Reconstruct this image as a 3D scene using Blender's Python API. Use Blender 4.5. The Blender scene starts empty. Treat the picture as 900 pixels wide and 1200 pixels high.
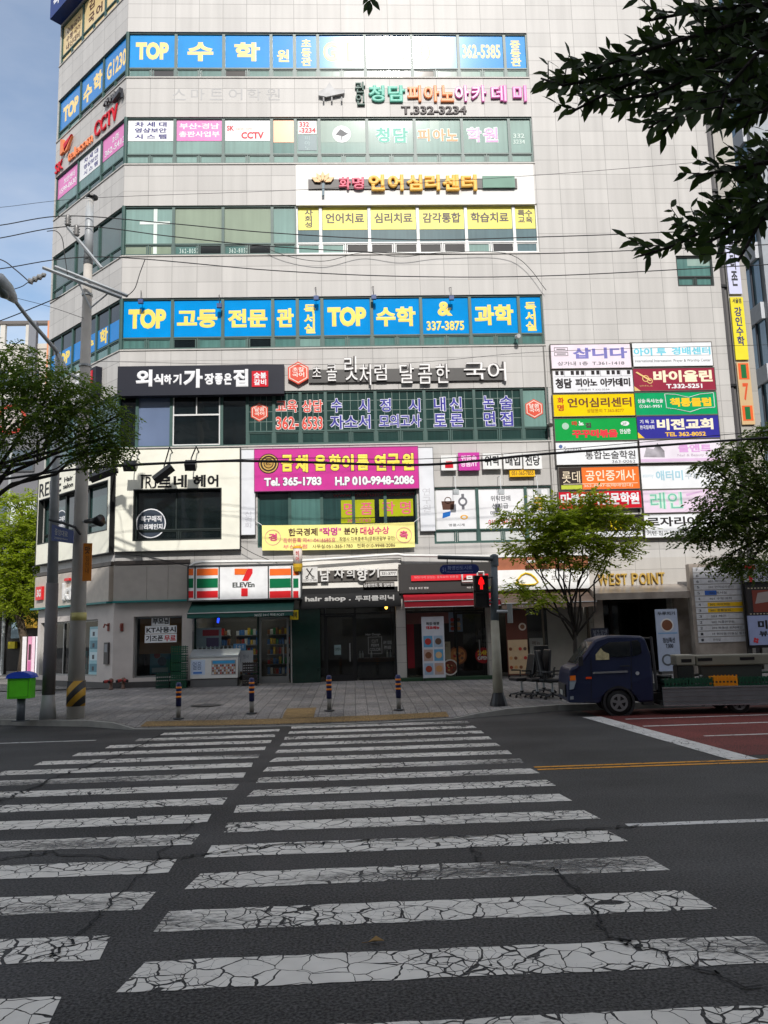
import bpy, math, random
from mathutils import Vector, Matrix
random.seed(7)
SC = bpy.context.scene
COL = SC.collection
R_ = math.radians

# ------------------------------------------------------------------ camera, world, sun, exposure
YAW, PITCH, ROLL, FPX, EYE = .0408403, .151882, -.0270807, 942.8, 2.0
FW = Vector((math.sin(YAW)*math.cos(PITCH), math.cos(YAW)*math.cos(PITCH), math.sin(PITCH)))
_rt = Vector((math.cos(YAW), -math.sin(YAW), 0)); _up = _rt.cross(FW)
RT = _rt*math.cos(ROLL) + _up*math.sin(ROLL); UP = -_rt*math.sin(ROLL) + _up*math.cos(ROLL)
cd = bpy.data.cameras.new('camera'); cam = bpy.data.objects.new('camera', cd); COL.objects.link(cam)
cd.sensor_fit = 'VERTICAL'; cd.sensor_height = 24; cd.sensor_width = 18; cd.lens = FPX*24/1200
cd.clip_start = .05; cd.clip_end = 2000
M = Matrix.Identity(4)
for i in range(3):
    M[i][0] = RT[i]; M[i][1] = UP[i]; M[i][2] = -FW[i]
M[0][3], M[1][3], M[2][3] = 0, 0, EYE
cam.matrix_world = M
SC.camera = cam

SUN_DIR = Vector((.056, -.7777, .6246)).normalized()
W = bpy.data.worlds.new('World'); SC.world = W; W.use_nodes = True
nt = W.node_tree; nt.nodes.clear()
sky = nt.nodes.new('ShaderNodeTexSky'); sky.sky_type = 'NISHITA'; sky.sun_disc = False
sky.sun_elevation = math.asin(SUN_DIR.z); sky.sun_rotation = math.atan2(SUN_DIR.x, SUN_DIR.y)
sky.air_density = 1.2; sky.dust_density = 1.6; sky.ozone_density = 1.0
tc = nt.nodes.new('ShaderNodeTexCoord'); mp = nt.nodes.new('ShaderNodeMapping'); mp.inputs['Scale'].default_value = (1.2, 1.2, 3.2)
nz = nt.nodes.new('ShaderNodeTexNoise'); nz.inputs['Scale'].default_value = 2.6; nz.inputs['Detail'].default_value = 9; nz.inputs['Roughness'].default_value = .55
cr = nt.nodes.new('ShaderNodeValToRGB'); cr.color_ramp.elements[0].position = .3; cr.color_ramp.elements[1].position = .62
# a clearer blue patch of sky over the side street, cloud elsewhere
vn = nt.nodes.new('ShaderNodeVectorMath'); vn.operation = 'DOT_PRODUCT'; vn.inputs[1].default_value = tuple((FW + RT*((0-450)/FPX) - UP*((-120-600)/FPX)).normalized())
rg = nt.nodes.new('ShaderNodeMapRange'); rg.inputs[1].default_value = .8; rg.inputs[2].default_value = 1.0; rg.inputs[3].default_value = 1.0; rg.inputs[4].default_value = .22
m2 = nt.nodes.new('ShaderNodeMath'); m2.operation = 'MULTIPLY'
mx = nt.nodes.new('ShaderNodeMixRGB'); mx.inputs[2].default_value = (6.1, 6.05, 6.1, 1)
bg = nt.nodes.new('ShaderNodeBackground'); bg.inputs[1].default_value = .14
wo = nt.nodes.new('ShaderNodeOutputWorld')
mul = nt.nodes.new('ShaderNodeMath'); mul.operation = 'MULTIPLY'; mul.inputs[1].default_value = .8
for a, b in ((tc.outputs['Generated'], mp.inputs[0]), (mp.outputs[0], nz.inputs['Vector']), (nz.outputs[0], cr.inputs[0]), (cr.outputs[0], mul.inputs[0]),
             (tc.outputs['Generated'], vn.inputs[0]), (vn.outputs['Value'], rg.inputs[0]), (mul.outputs[0], m2.inputs[0]), (rg.outputs[0], m2.inputs[1]), (m2.outputs[0], mx.inputs[0]), (sky.outputs[0], mx.inputs[1]), (mx.outputs[0], bg.inputs[0]), (bg.outputs[0], wo.inputs[0])):
    nt.links.new(a, b)
sd = bpy.data.lights.new('sun', 'SUN'); sd.energy = 2.75; sd.angle = R_(.53); sd.color = (1, .965, .92)
so = bpy.data.objects.new('sun', sd); COL.objects.link(so)
so.rotation_euler = SUN_DIR.to_track_quat('Z', 'Y').to_euler(); so.location = (3, -30, 40)
SC.view_settings.view_transform = 'Standard'; SC.view_settings.look = 'None'
SC.view_settings.exposure = .38; SC.view_settings.gamma = 1
SC.cycles.use_denoising = True; SC.cycles.max_bounces = 6; SC.cycles.transparent_max_bounces = 12
SC.cycles.caustics_reflective = False; SC.cycles.caustics_refractive = False; SC.cycles.sample_clamp_indirect = 6

# ------------------------------------------------------------------ helpers: measuring
def ray(px, py): return FW + RT*((px-450)/FPX) - UP*((py-600)/FPX)
class Pl:                                   # a vertical plane: u to the right, v up, d towards the street
    def __init__(s, ox, oy, ux, uy):
        s.ox, s.oy, s.ux, s.uy = ox, oy, ux, uy; s.nx, s.ny = uy, -ux
    def P(s, u, v, d=0): return (s.ox+s.ux*u+s.nx*d, s.oy+s.uy*u+s.ny*d, v)
    def uv(s, px, py, d=0):
        r = ray(px, py); ox, oy = s.ox+s.nx*d, s.oy+s.ny*d
        k = (ox*s.nx+oy*s.ny)/(r.x*s.nx+r.y*s.ny)
        return ((r.x*k-ox)*s.ux+(r.y*k-oy)*s.uy, EYE+r.z*k)
    def R(s, q, d=0):
        x0, y0, x1, y1 = q; xm, ym = (x0+x1)/2, (y0+y1)/2
        return (s.uv(x0, ym, d)[0], s.uv(xm, y1, d)[1], s.uv(x1, ym, d)[0], s.uv(xm, y0, d)[1])
def crop(q, k, ox, oy): return (ox+q[0]*k, oy+q[1]*k, ox+q[2]*k, oy+q[3]*k)
YF = 29.0
FR = Pl(0, YF, 1, 0)                         # front facade
CU = -8.48
SQ = math.sqrt(.5)
CH = Pl(CU, YF, SQ, -SQ)                     # 45 degree corner face, u in -6..0

# ------------------------------------------------------------------ helpers: materials
def lin(c):
    c = c/255
    return c/12.92 if c <= .04045 else ((c+.055)/1.055)**2.4
_mats = {}
def pm(name, col, rough=.5, var=.1, scale=5, metal=0, spec=.5, emit=None, trans=0, bump=0, srgb=True, gain=1.0):
    if name in _mats: return _mats[name]
    c = [lin(x)*gain for x in col] if srgb else list(col)
    m = bpy.data.materials.new(name); m.use_nodes = True; t = m.node_tree; b = t.nodes['Principled BSDF']
    b.inputs['Roughness'].default_value = rough; b.inputs['Metallic'].default_value = metal; b.inputs['Specular IOR Level'].default_value = spec
    g = t.nodes.new('ShaderNodeNewGeometry'); n = t.nodes.new('ShaderNodeTexNoise'); n.inputs['Scale'].default_value = scale; n.inputs['Detail'].default_value = 6
    t.links.new(g.outputs['Position'], n.inputs['Vector'])
    r = t.nodes.new('ShaderNodeMapRange'); r.inputs[1].default_value = .25; r.inputs[2].default_value = .75; r.inputs[3].default_value = 1-var; r.inputs[4].default_value = 1+var
    t.links.new(n.outputs[0], r.inputs[0])
    h = t.nodes.new('ShaderNodeHueSaturation'); h.inputs['Color'].default_value = (*c, 1); t.links.new(r.outputs[0], h.inputs['Value'])
    t.links.new(h.outputs[0], b.inputs['Base Color'])
    if emit: b.inputs['Emission Color'].default_value = (*[lin(x) for x in emit[0]], 1); b.inputs['Emission Strength'].default_value = emit[1]
    if bump:
        bp = t.nodes.new('ShaderNodeBump'); bp.inputs['Strength'].default_value = bump; bp.inputs['Distance'].default_value = .02
        n2 = t.nodes.new('ShaderNodeTexNoise'); n2.inputs['Scale'].default_value = scale*8; t.links.new(g.outputs['Position'], n2.inputs['Vector'])
        t.links.new(n2.outputs[0], bp.inputs['Height']); t.links.new(bp.outputs[0], b.inputs['Normal'])
    _mats[name] = m
    return m
def V(r, g, b, rough=.2, var=.05): return pm('vinyl_%d_%d_%d_%d' % (r, g, b, rough*100), (r, g, b), rough, var*1.7, 1.7, gain=1.0, spec=.5 if rough < .3 else .2)     # sunlit printed sheet
def S(r, g, b, rough=.45, var=.08): return pm('paint_%d_%d_%d_%d' % (r, g, b, rough*100), (r, g, b), rough, var, 4)               # plain paint / plastic

def stone_mat(name, pl, tw, th, u0, v0, base, joint=.017, dirt=.32):
    m = bpy.data.materials.new(name); m.use_nodes = True; t = m.node_tree; b = t.nodes['Principled BSDF']; N = t.nodes.new; L = t.links.new
    b.inputs['Roughness'].default_value = .42; b.inputs['Specular IOR Level'].default_value = .22
    g = N('ShaderNodeNewGeometry')
    dt = N('ShaderNodeVectorMath'); dt.operation = 'DOT_PRODUCT'; L(g.outputs['Position'], dt.inputs[0]); dt.inputs[1].default_value = (pl.ux, pl.uy, 0)
    sp = N('ShaderNodeSeparateXYZ'); L(g.outputs['Position'], sp.inputs[0])
    o = pl.ox*pl.ux+pl.oy*pl.uy
    def mth(op, a, bb):
        q = N('ShaderNodeMath'); q.operation = op
        for i, x in enumerate((a, bb)):
            if x is None: continue
            if isinstance(x, (int, float)): q.inputs[i].default_value = x
            else: L(x, q.inputs[i])
        return q.outputs[0]
    uu = mth('DIVIDE', mth('SUBTRACT', dt.outputs['Value'], o+u0), tw); vv = mth('DIVIDE', mth('SUBTRACT', sp.outputs[2], v0), th)
    def edge(x, size):
        f = mth('FRACT', x, None); return mth('LESS_THAN', mth('MINIMUM', f, mth('SUBTRACT', 1, f)), joint/2/size)
    j = mth('MAXIMUM', edge(uu, tw), edge(vv, th))
    cx = N('ShaderNodeCombineXYZ'); L(mth('FLOOR', uu, None), cx.inputs[0]); L(mth('FLOOR', vv, None), cx.inputs[1])
    wn = N('ShaderNodeTexWhiteNoise'); wn.noise_dimensions = '3D'; L(cx.outputs[0], wn.inputs['Vector'])
    n1 = N('ShaderNodeTexNoise'); n1.inputs['Scale'].default_value = 30; n1.inputs['Detail'].default_value = 8; L(g.outputs['Position'], n1.inputs['Vector'])
    mp = N('ShaderNodeMapping'); mp.inputs['Scale'].default_value = (2.6, 2.6, .14); L(g.outputs['Position'], mp.inputs[0])
    n2 = N('ShaderNodeTexNoise'); n2.inputs['Scale'].default_value = 1.2; n2.inputs['Detail'].default_value = 5; L(mp.outputs[0], n2.inputs['Vector'])
    val = mth('ADD', mth('ADD', mth('MULTIPLY', wn.outputs['Value'], .11), mth('MULTIPLY', n1.outputs[0], .16)), mth('MULTIPLY', n2.outputs[0], dirt))
    val = mth('ADD', val, .86-dirt/2)
    h = N('ShaderNodeHueSaturation'); h.inputs['Color'].default_value = (*base, 1); L(val, h.inputs['Value'])
    mxx = N('ShaderNodeMixRGB'); L(mth('MULTIPLY', j, .52), mxx.inputs[0]); L(h.outputs[0], mxx.inputs[1]); mxx.inputs[2].default_value = (.1, .095, .09, 1)
    L(mxx.outputs[0], b.inputs['Base Color'])
    bp = N('ShaderNodeBump'); bp.invert = True; bp.inputs['Strength'].default_value = .4; bp.inputs['Distance'].default_value = .01; L(j, bp.inputs['Height']); L(bp.outputs[0], b.inputs['Normal'])
    return m

def pane_mat(name, col, rough=.12, stripes=0.0, sc=9):
    if name in _mats: return _mats[name]
    m = bpy.data.materials.new(name); m.use_nodes = True; t = m.node_tree; b = t.nodes['Principled BSDF']; N = t.nodes.new; L = t.links.new
    b.inputs['Roughness'].default_value = rough; b.inputs['Specular IOR Level'].default_value = .6; b.inputs['Coat Weight'].default_value = .6; b.inputs['Coat Roughness'].default_value = .03
    g = N('ShaderNodeNewGeometry'); mp = N('ShaderNodeMapping'); mp.inputs['Scale'].default_value = (sc, sc, .25); L(g.outputs['Position'], mp.inputs[0])
    n = N('ShaderNodeTexNoise'); n.inputs['Scale'].default_value = 1; n.inputs['Detail'].default_value = 3; L(mp.outputs[0], n.inputs['Vector'])
    n2 = N('ShaderNodeTexNoise'); n2.inputs['Scale'].default_value = .8; n2.inputs['Detail'].default_value = 2; L(g.outputs['Position'], n2.inputs['Vector'])
    ad = N('ShaderNodeMath'); ad.operation = 'ADD'; L(n.outputs[0], ad.inputs[0]); L(n2.outputs[0], ad.inputs[1])
    r = N('ShaderNodeMapRange'); r.inputs[1].default_value = .7; r.inputs[2].default_value = 1.3; r.inputs[3].default_value = 1-stripes; r.inputs[4].default_value = 1+stripes; L(ad.outputs[0], r.inputs[0])
    h = N('ShaderNodeHueSaturation'); h.inputs['Color'].default_value = (*[lin(x)*.95 for x in col], 1); L(r.outputs[0], h.inputs['Value']); L(h.outputs[0], b.inputs['Base Color'])
    wv = N('ShaderNodeTexNoise'); wv.inputs['Scale'].default_value = .9; wv.inputs['Detail'].default_value = 1; L(g.outputs['Position'], wv.inputs['Vector']); bp = N('ShaderNodeBump'); bp.inputs['Strength'].default_value = .25; bp.inputs['Distance'].default_value = .05; L(wv.outputs[0], bp.inputs['Height']); L(bp.outputs[0], b.inputs['Coat Normal'])
    _mats[name] = m
    return m
def clear_glass(name, tint=(.75, .8, .79), refl=1.0):
    if name in _mats: return _mats[name]
    m = bpy.data.materials.new(name); m.use_nodes = True; t = m.node_tree; t.nodes.clear(); N = t.nodes.new; L = t.links.new
    o = N('ShaderNodeOutputMaterial'); mix = N('ShaderNodeMixShader'); tr = N('ShaderNodeBsdfTransparent'); tr.inputs[0].default_value = (*tint, 1)
    gl = N('ShaderNodeBsdfGlossy'); gl.inputs['Roughness'].default_value = .02; gl.inputs['Color'].default_value = (refl, refl, refl, 1)
    fr = N('ShaderNodeFresnel'); fr.inputs[0].default_value = 1.5
    L(fr.outputs[0], mix.inputs[0]); L(tr.outputs[0], mix.inputs[1]); L(gl.outputs[0], mix.inputs[2]); L(mix.outputs[0], o.inputs[0])
    _mats[name] = m
    return m
def leaf_mat(name, c1, c2, trans=.35):
    m = bpy.data.materials.new(name); m.use_nodes = True; t = m.node_tree; b = t.nodes['Principled BSDF']; N = t.nodes.new; L = t.links.new
    b.inputs['Roughness'].default_value = .55; b.inputs['Specular IOR Level'].default_value = .25
    g = N('ShaderNodeNewGeometry'); r = N('ShaderNodeMixRGB'); r.inputs[1].default_value = (*c1, 1); r.inputs[2].default_value = (*c2, 1); L(g.outputs['Random Per Island'], r.inputs[0])
    L(r.outputs[0], b.inputs['Base Color'])
    tl = N('ShaderNodeBsdfTranslucent'); br = N('ShaderNodeMixRGB'); br.blend_type = 'MULTIPLY'; br.inputs[0].default_value = 1; br.inputs[2].default_value = (2.0, 2.0, 1.2, 1); L(r.outputs[0], br.inputs[1]); L(br.outputs[0], tl.inputs[0]); mi = N('ShaderNodeMixShader'); mi.inputs[0].default_value = trans
    L(b.outputs[0], mi.inputs[1]); L(tl.outputs[0], mi.inputs[2]); L(mi.outputs[0], t.nodes['Material Output'].inputs[0])
    return m

# ------------------------------------------------------------------ helpers: text outlines
_tc = bpy.data.curves.new('text_tool', 'FONT'); _tc.resolution_u = 3
_to = bpy.data.objects.new('text_tool', _tc)
_gly = {}
def glyphs(s, bold, line=1.0):
    """letter outlines scaled to 0..1; strokes are thickened by a bevel whose rim lies lower than the cap (z 0..1)"""
    bold = max(0, bold); k = (s, bold, line)
    if k not in _gly:
        _tc.body = s; _tc.bevel_depth = bold; _tc.bevel_resolution = 0; _tc.space_line = line; _tc.align_x = 'CENTER'
        me = _to.to_mesh(); raw = [tuple(v.co) for v in me.vertices]; pol = [tuple(p.vertices) for p in me.polygons]; _to.to_mesh_clear()
        zb = bold if bold > 0 else 1
        key = {}; vs = []; mp_ = []
        for v in raw:
            z = round(v[2]/zb, 2) if bold > 0 else 1.0; kk = (round(v[0], 4), round(v[1], 4), z)
            if kk not in key: key[kk] = len(vs); vs.append((v[0], v[1], z))
            mp_.append(key[kk])
        fs = []
        for f in pol:
            g = []
            for i in f:
                if mp_[i] not in g: g.append(mp_[i])
            if len(g) > 2 and all(vs[i][2] > -.01 for i in g): fs.append(tuple(g))
        x0 = min(v[0] for v in vs); x1 = max(v[0] for v in vs); y0 = min(v[1] for v in vs); y1 = max(v[1] for v in vs)
        cnt = {}
        for f in fs:
            for i in range(len(f)):
                e = (f[i], f[(i+1) % len(f)]); cnt.setdefault((min(e), max(e)), []).append(e)
        lo = .01 if bold > 0 else 2
        bd = [v[0] for v in cnt.values() if len(v) == 1 and vs[v[0][0]][2] < lo and vs[v[0][1]][2] < lo]
        _gly[k] = ([((x-x0)/(x1-x0), (y-y0)/(y1-y0), max(0, z)) for x, y, z in vs], fs, bd, (x1-x0)/(y1-y0))
    return _gly[k]

# ------------------------------------------------------------------ helpers: meshes and objects
class MB:
    def __init__(s): s.v, s.f, s.mi, s.mats = [], [], [], []
    def m(s, mat):
        if mat not in s.mats: s.mats.append(mat)
        return s.mats.index(mat)
    def add(s, vs, fs, mat):
        b = len(s.v); k = s.m(mat); s.v += [tuple(v) for v in vs]
        for f in fs: s.f.append(tuple(i+b for i in f)); s.mi.append(k)
        return s
    def quad(s, pts, mat): return s.add(pts, [tuple(range(len(pts)))], mat)
    def box(s, x0, y0, z0, x1, y1, z1, mat):
        return s.add([(x0,y0,z0),(x1,y0,z0),(x1,y1,z0),(x0,y1,z0),(x0,y0,z1),(x1,y0,z1),(x1,y1,z1),(x0,y1,z1)],
                     [(0,3,2,1),(4,5,6,7),(0,1,5,4),(1,2,6,5),(2,3,7,6),(3,0,4,7)], mat)
    def pbox(s, pl, q, d0, d1, mat):
        u0, v0, u1, v1 = q
        return s.add([pl.P(u0,v0,d1), pl.P(u1,v0,d1), pl.P(u1,v0,d0), pl.P(u0,v0,d0), pl.P(u0,v1,d1), pl.P(u1,v1,d1), pl.P(u1,v1,d0), pl.P(u0,v1,d0)],
                     [(0,3,2,1),(4,5,6,7),(0,1,5,4),(1,2,6,5),(2,3,7,6),(3,0,4,7)], mat)
    def frame(s, pl, q, w, d0, d1, mat):
        u0, v0, u1, v1 = q
        s.pbox(pl, (u0,v0,u1,v0+w), d0, d1, mat); s.pbox(pl, (u0,v1-w,u1,v1), d0, d1, mat)
        s.pbox(pl, (u0,v0+w,u0+w,v1-w), d0, d1, mat); s.pbox(pl, (u1-w,v0+w,u1,v1-w), d0, d1, mat); return s
    def prism(s, pl, pts, d0, d1, mat):     # pts counter-clockwise seen from the street
        n = len(pts); vs = [pl.P(u,v,d1) for u, v in pts]+[pl.P(u,v,d0) for u, v in pts]
        return s.add(vs, [tuple(range(n)), tuple(range(2*n-1, n-1, -1))]+[(i, i+n, (i+1) % n+n, (i+1) % n) for i in range(n)], mat)
    def disc(s, pl, u, v, r, d0, d1, mat, n=28, ry=None):
        return s.prism(pl, [(u+r*math.cos(2*math.pi*i/n), v+(ry or r)*math.sin(2*math.pi*i/n)) for i in range(n)], d0, d1, mat)
    def ring(s, pl, u, v, r0, r1, d0, d1, mat, n=28, ry=1.0):
        for i in range(n):
            a, b = 2*math.pi*i/n, 2*math.pi*(i+1)/n
            s.prism(pl, [(u+r*math.cos(t), v+ry*r*math.sin(t)) for r, t in ((r0,a),(r1,a),(r1,b),(r0,b))], d0, d1, mat)
        return s
    def text(s, st, pl, q, d0, depth, mat, bold=.02, line=1.0, keep=False):
        u0, v0, u1, v1 = q; vs, fs, bd, asp = glyphs(st, bold, line)
        if keep:                              # keep the letter shape: fit inside, centred
            w = min(u1-u0, (v1-v0)*asp); h = w/asp; uc, vc = (u0+u1)/2, (v0+v1)/2; u0, u1, v0, v1 = uc-w/2, uc+w/2, vc-h/2, vc+h/2
        rim = min(.018, depth*.6)
        top = [pl.P(u0+x*(u1-u0), v0+y*(v1-v0), d0+depth-rim*(1-z)) for x, y, z in vs]
        s.add(top, fs, mat)
        if depth > .009:
            n = len(vs); bot = [pl.P(u0+x*(u1-u0), v0+y*(v1-v0), d0) for x, y, z in vs]
            b = len(s.v); s.v += top+bot; kk = s.m(mat)
            for a, c in bd: s.f.append((b+a, b+a+n, b+c+n, b+c)); s.mi.append(kk)
        return s
    def tube(s, pts, r, mat, n=8, cap=True):
        pts = [Vector(p) for p in pts]; rs = r if isinstance(r, (list, tuple)) else [r]*len(pts); vs = []; fs = []
        ref = None
        for i, p in enumerate(pts):
            t = (pts[min(i+1, len(pts)-1)]-pts[max(i-1, 0)]).normalized()
            if ref is None: ref = Vector((0,0,1)) if abs(t.z) < .9 else Vector((1,0,0))
            a = t.cross(ref); 
            if a.length < 1e-4: a = t.cross(Vector((0,1,0)))
            a.normalize(); b = a.cross(t); ref = b
            for k in range(n):
                th = 2*math.pi*k/n; vs.append(p+(a*math.cos(th)+b*math.sin(th))*rs[i])
        for i in range(len(pts)-1):
            for k in range(n): fs.append((i*n+k, i*n+(k+1) % n, (i+1)*n+(k+1) % n, (i+1)*n+k))
        if cap: fs.append(tuple(range(n-1, -1, -1))); fs.append(tuple((len(pts)-1)*n+k for k in range(n)))
        return s.add(vs, fs, mat)
    def lathe(s, x, y, prof, mat, n=16):
        vs = []; fs = []
        for r, z in prof:
            for k in range(n): vs.append((x+r*math.cos(2*math.pi*k/n), y+r*math.sin(2*math.pi*k/n), z))
        for i in range(len(prof)-1):
            for k in range(n): fs.append((i*n+k, i*n+(k+1) % n, (i+1)*n+(k+1) % n, (i+1)*n+k))
        fs.append(tuple(range(n-1, -1, -1))); fs.append(tuple((len(prof)-1)*n+k for k in range(n)))
        return s.add(vs, fs, mat)
def root_loc(p):
    q = Vector((0,0,0))
    while p is not None: q = q+Vector(p.location); p = p.parent
    return q
def obj(name, mb, parent=None, smooth=False, loc=None, bevel=0):
    o0 = root_loc(parent) if parent else Vector(loc or (0,0,0))
    used = sorted({i for f in mb.f for i in f}); ren = {a: b for b, a in enumerate(used)}
    me = bpy.data.meshes.new(name); me.from_pydata([(mb.v[i][0]-o0.x, mb.v[i][1]-o0.y, mb.v[i][2]-o0.z) for i in used], [], [tuple(ren[i] for i in f) for f in mb.f])
    for mt in mb.mats: me.materials.append(mt)
    me.polygons.foreach_set('material_index', mb.mi)
    if smooth: me.polygons.foreach_set('use_smooth', [True]*len(me.polygons))
    me.update()
    o = bpy.data.objects.new(name, me); COL.objects.link(o)
    if parent: o.parent = parent
    elif loc: o.location = loc
    if bevel:
        bv = o.modifiers.new('bevel', 'BEVEL'); bv.width = bevel; bv.segments = 2; bv.limit_method = 'ANGLE'
    return o
def tag(o, label, cat, group=None, kind=None):
    o['label'] = label; o['category'] = cat
    if group: o['group'] = group
    if kind: o['kind'] = kind
    return o
def thing(name, label, cat, loc, group=None):
    o = bpy.data.objects.new(name, None); COL.objects.link(o); o.location = loc; o.empty_display_size = .2
    return tag(o, label, cat, group)
def struct(name, mb, kind='structure', smooth=False):
    o = obj(name, mb, smooth=smooth); o['kind'] = kind; return o
def copy_tree(o, parent=None):
    c = o.copy(); COL.objects.link(c)
    if parent: c.parent = parent
    for ch in list(o.children): copy_tree(ch, c)
    return c
def sign(name, label, cat, pl, q, d0, d1, mat, texts=(), group=None, edge=None, px=True, frame=0, depth=.004):
    """a board with its lettering; texts = (string, rect, material, bold, depth)"""
    if px: q = pl.R(q, d1)
    t = thing(name, label, cat, pl.P((q[0]+q[2])/2, q[1], (d0+d1)/2), group)
    obj('panel', MB().pbox(pl, q, d0, d1, mat), t, bevel=0)
    if frame: obj('frame', MB().frame(pl, (q[0]-frame, q[1]-frame, q[2]+frame, q[3]+frame), frame, d0, d1+.012, edge), t)
    if texts:
        mb = MB()
        for x in texts: put(mb, pl, x, d1, depth, px)
        obj('lettering', mb, t)
    return t
def put(mb, pl, x, d, depth=.004, px=True):
    st, r, mt = x[:3]; bold = x[3] if len(x) > 3 else .02; dp = x[4] if len(x) > 4 else depth
    r = pl.R(r, d) if px else r
    if len(x) > 5 and x[5]:                   # outline colour behind the letters
        w = .035*(r[3]-r[1]); mb.text(st, pl, (r[0]-w, r[1]-w, r[2]+w, r[3]+w), d, dp*.5, x[5], bold+.045)
    mb.text(st, pl, r, d+(dp*.5 if len(x) > 5 and x[5] else 0), dp, mt, bold)

# ================================================================== SETTING: ground, road, markings, pavement
def ground_mat(name, base, rough, kind):
    m = bpy.data.materials.new(name); m.use_nodes = True; t = m.node_tree; b = t.nodes['Principled BSDF']; N = t.nodes.new; L = t.links.new
    b.inputs['Roughness'].default_value = rough; b.inputs['Specular IOR Level'].default_value = .3
    g = N('ShaderNodeNewGeometry')
    def noise(sc, det, mapping=None):
        n = N('ShaderNodeTexNoise'); n.inputs['Scale'].default_value = sc; n.inputs['Detail'].default_value = det
        if mapping:
            mp = N('ShaderNodeMapping'); mp.inputs['Scale'].default_value = mapping; L(g.outputs['Position'], mp.inputs[0]); L(mp.outputs[0], n.inputs['Vector'])
        else: L(g.outputs['Position'], n.inputs['Vector'])
        return n.outputs[0]
    def mth(op, a, bb):
        q = N('ShaderNodeMath'); q.operation = op
        for i, x in enumerate((a, bb)):
            if isinstance(x, (int, float)): q.inputs[i].default_value = x
            else: L(x, q.inputs[i])
        return q.outputs[0]
    fine = noise(120, 4); big = noise(.45, 6); lane = noise(1, 4, (.08, .9, 1)); mid = noise(6, 6)
    grit = noise(48, 3); v = mth('ADD', mth('ADD', mth('MULTIPLY', mth('SUBTRACT', fine, .3), 1.9), mth('MULTIPLY', mth('SUBTRACT', grit, .5), 4.6)), mth('ADD', mth('MULTIPLY', mth('SUBTRACT', big, .5), 1.7), .42)); v = mth('ADD', v, mth('ADD', mth('MULTIPLY', mth('SUBTRACT', lane, .5), 1.1), .27)); v = mth('ADD', v, mth('MULTIPLY', mid, .35)); v = mth('SUBTRACT', v, .33)
    h = N('ShaderNodeHueSaturation'); h.inputs['Color'].default_value = (*base, 1); L(v, h.inputs['Value'])
    col = h.outputs[0]
    if kind == 'paving':
        br = N('ShaderNodeTexBrick'); br.inputs['Color1'].default_value = (1.12, 1.1, 1.08, 1); br.inputs['Color2'].default_value = (.82, .83, .86, 1); br.inputs['Mortar'].default_value = (.45, .45, .45, 1)
        br.inputs['Scale'].default_value = 1; br.inputs['Brick Width'].default_value = .6; br.inputs['Row Height'].default_value = .3; br.inputs['Mortar Size'].default_value = .012
        mp = N('ShaderNodeMapping'); mp.inputs['Rotation'].default_value = (0, 0, R_(90)); L(g.outputs['Position'], mp.inputs[0]); L(mp.outputs[0], br.inputs['Vector'])
        mm = N('ShaderNodeMixRGB'); mm.blend_type = 'MULTIPLY'; mm.inputs[0].default_value = 1; L(col, mm.inputs[1]); L(br.outputs['Color'], mm.inputs[2]); col = mm.outputs[0]
    L(col, b.inputs['Base Color'])
    bp = N('ShaderNodeBump'); bp.inputs['Strength'].default_value = .35; bp.inputs['Distance'].default_value = .008; L(fine, bp.inputs['Height']); L(bp.outputs[0], b.inputs['Normal'])
    return m
ASPH = ground_mat('asphalt', (.046, .0445, .044), .75, 'road'); REDA = ground_mat('red_asphalt', (.13, .026, .022), .75, 'road')
PAVE = ground_mat('paving', (.25, .236, .222), .7, 'paving'); EARTH = ground_mat('old_asphalt', (.08, .08, .08), .9, 'road')
CONC = pm('kerb_concrete', (150, 148, 142), .8, .2, 3, bump=.3); TACT = ground_mat('tactile_yellow', (.24, .155, .06), .7, 'road')

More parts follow.
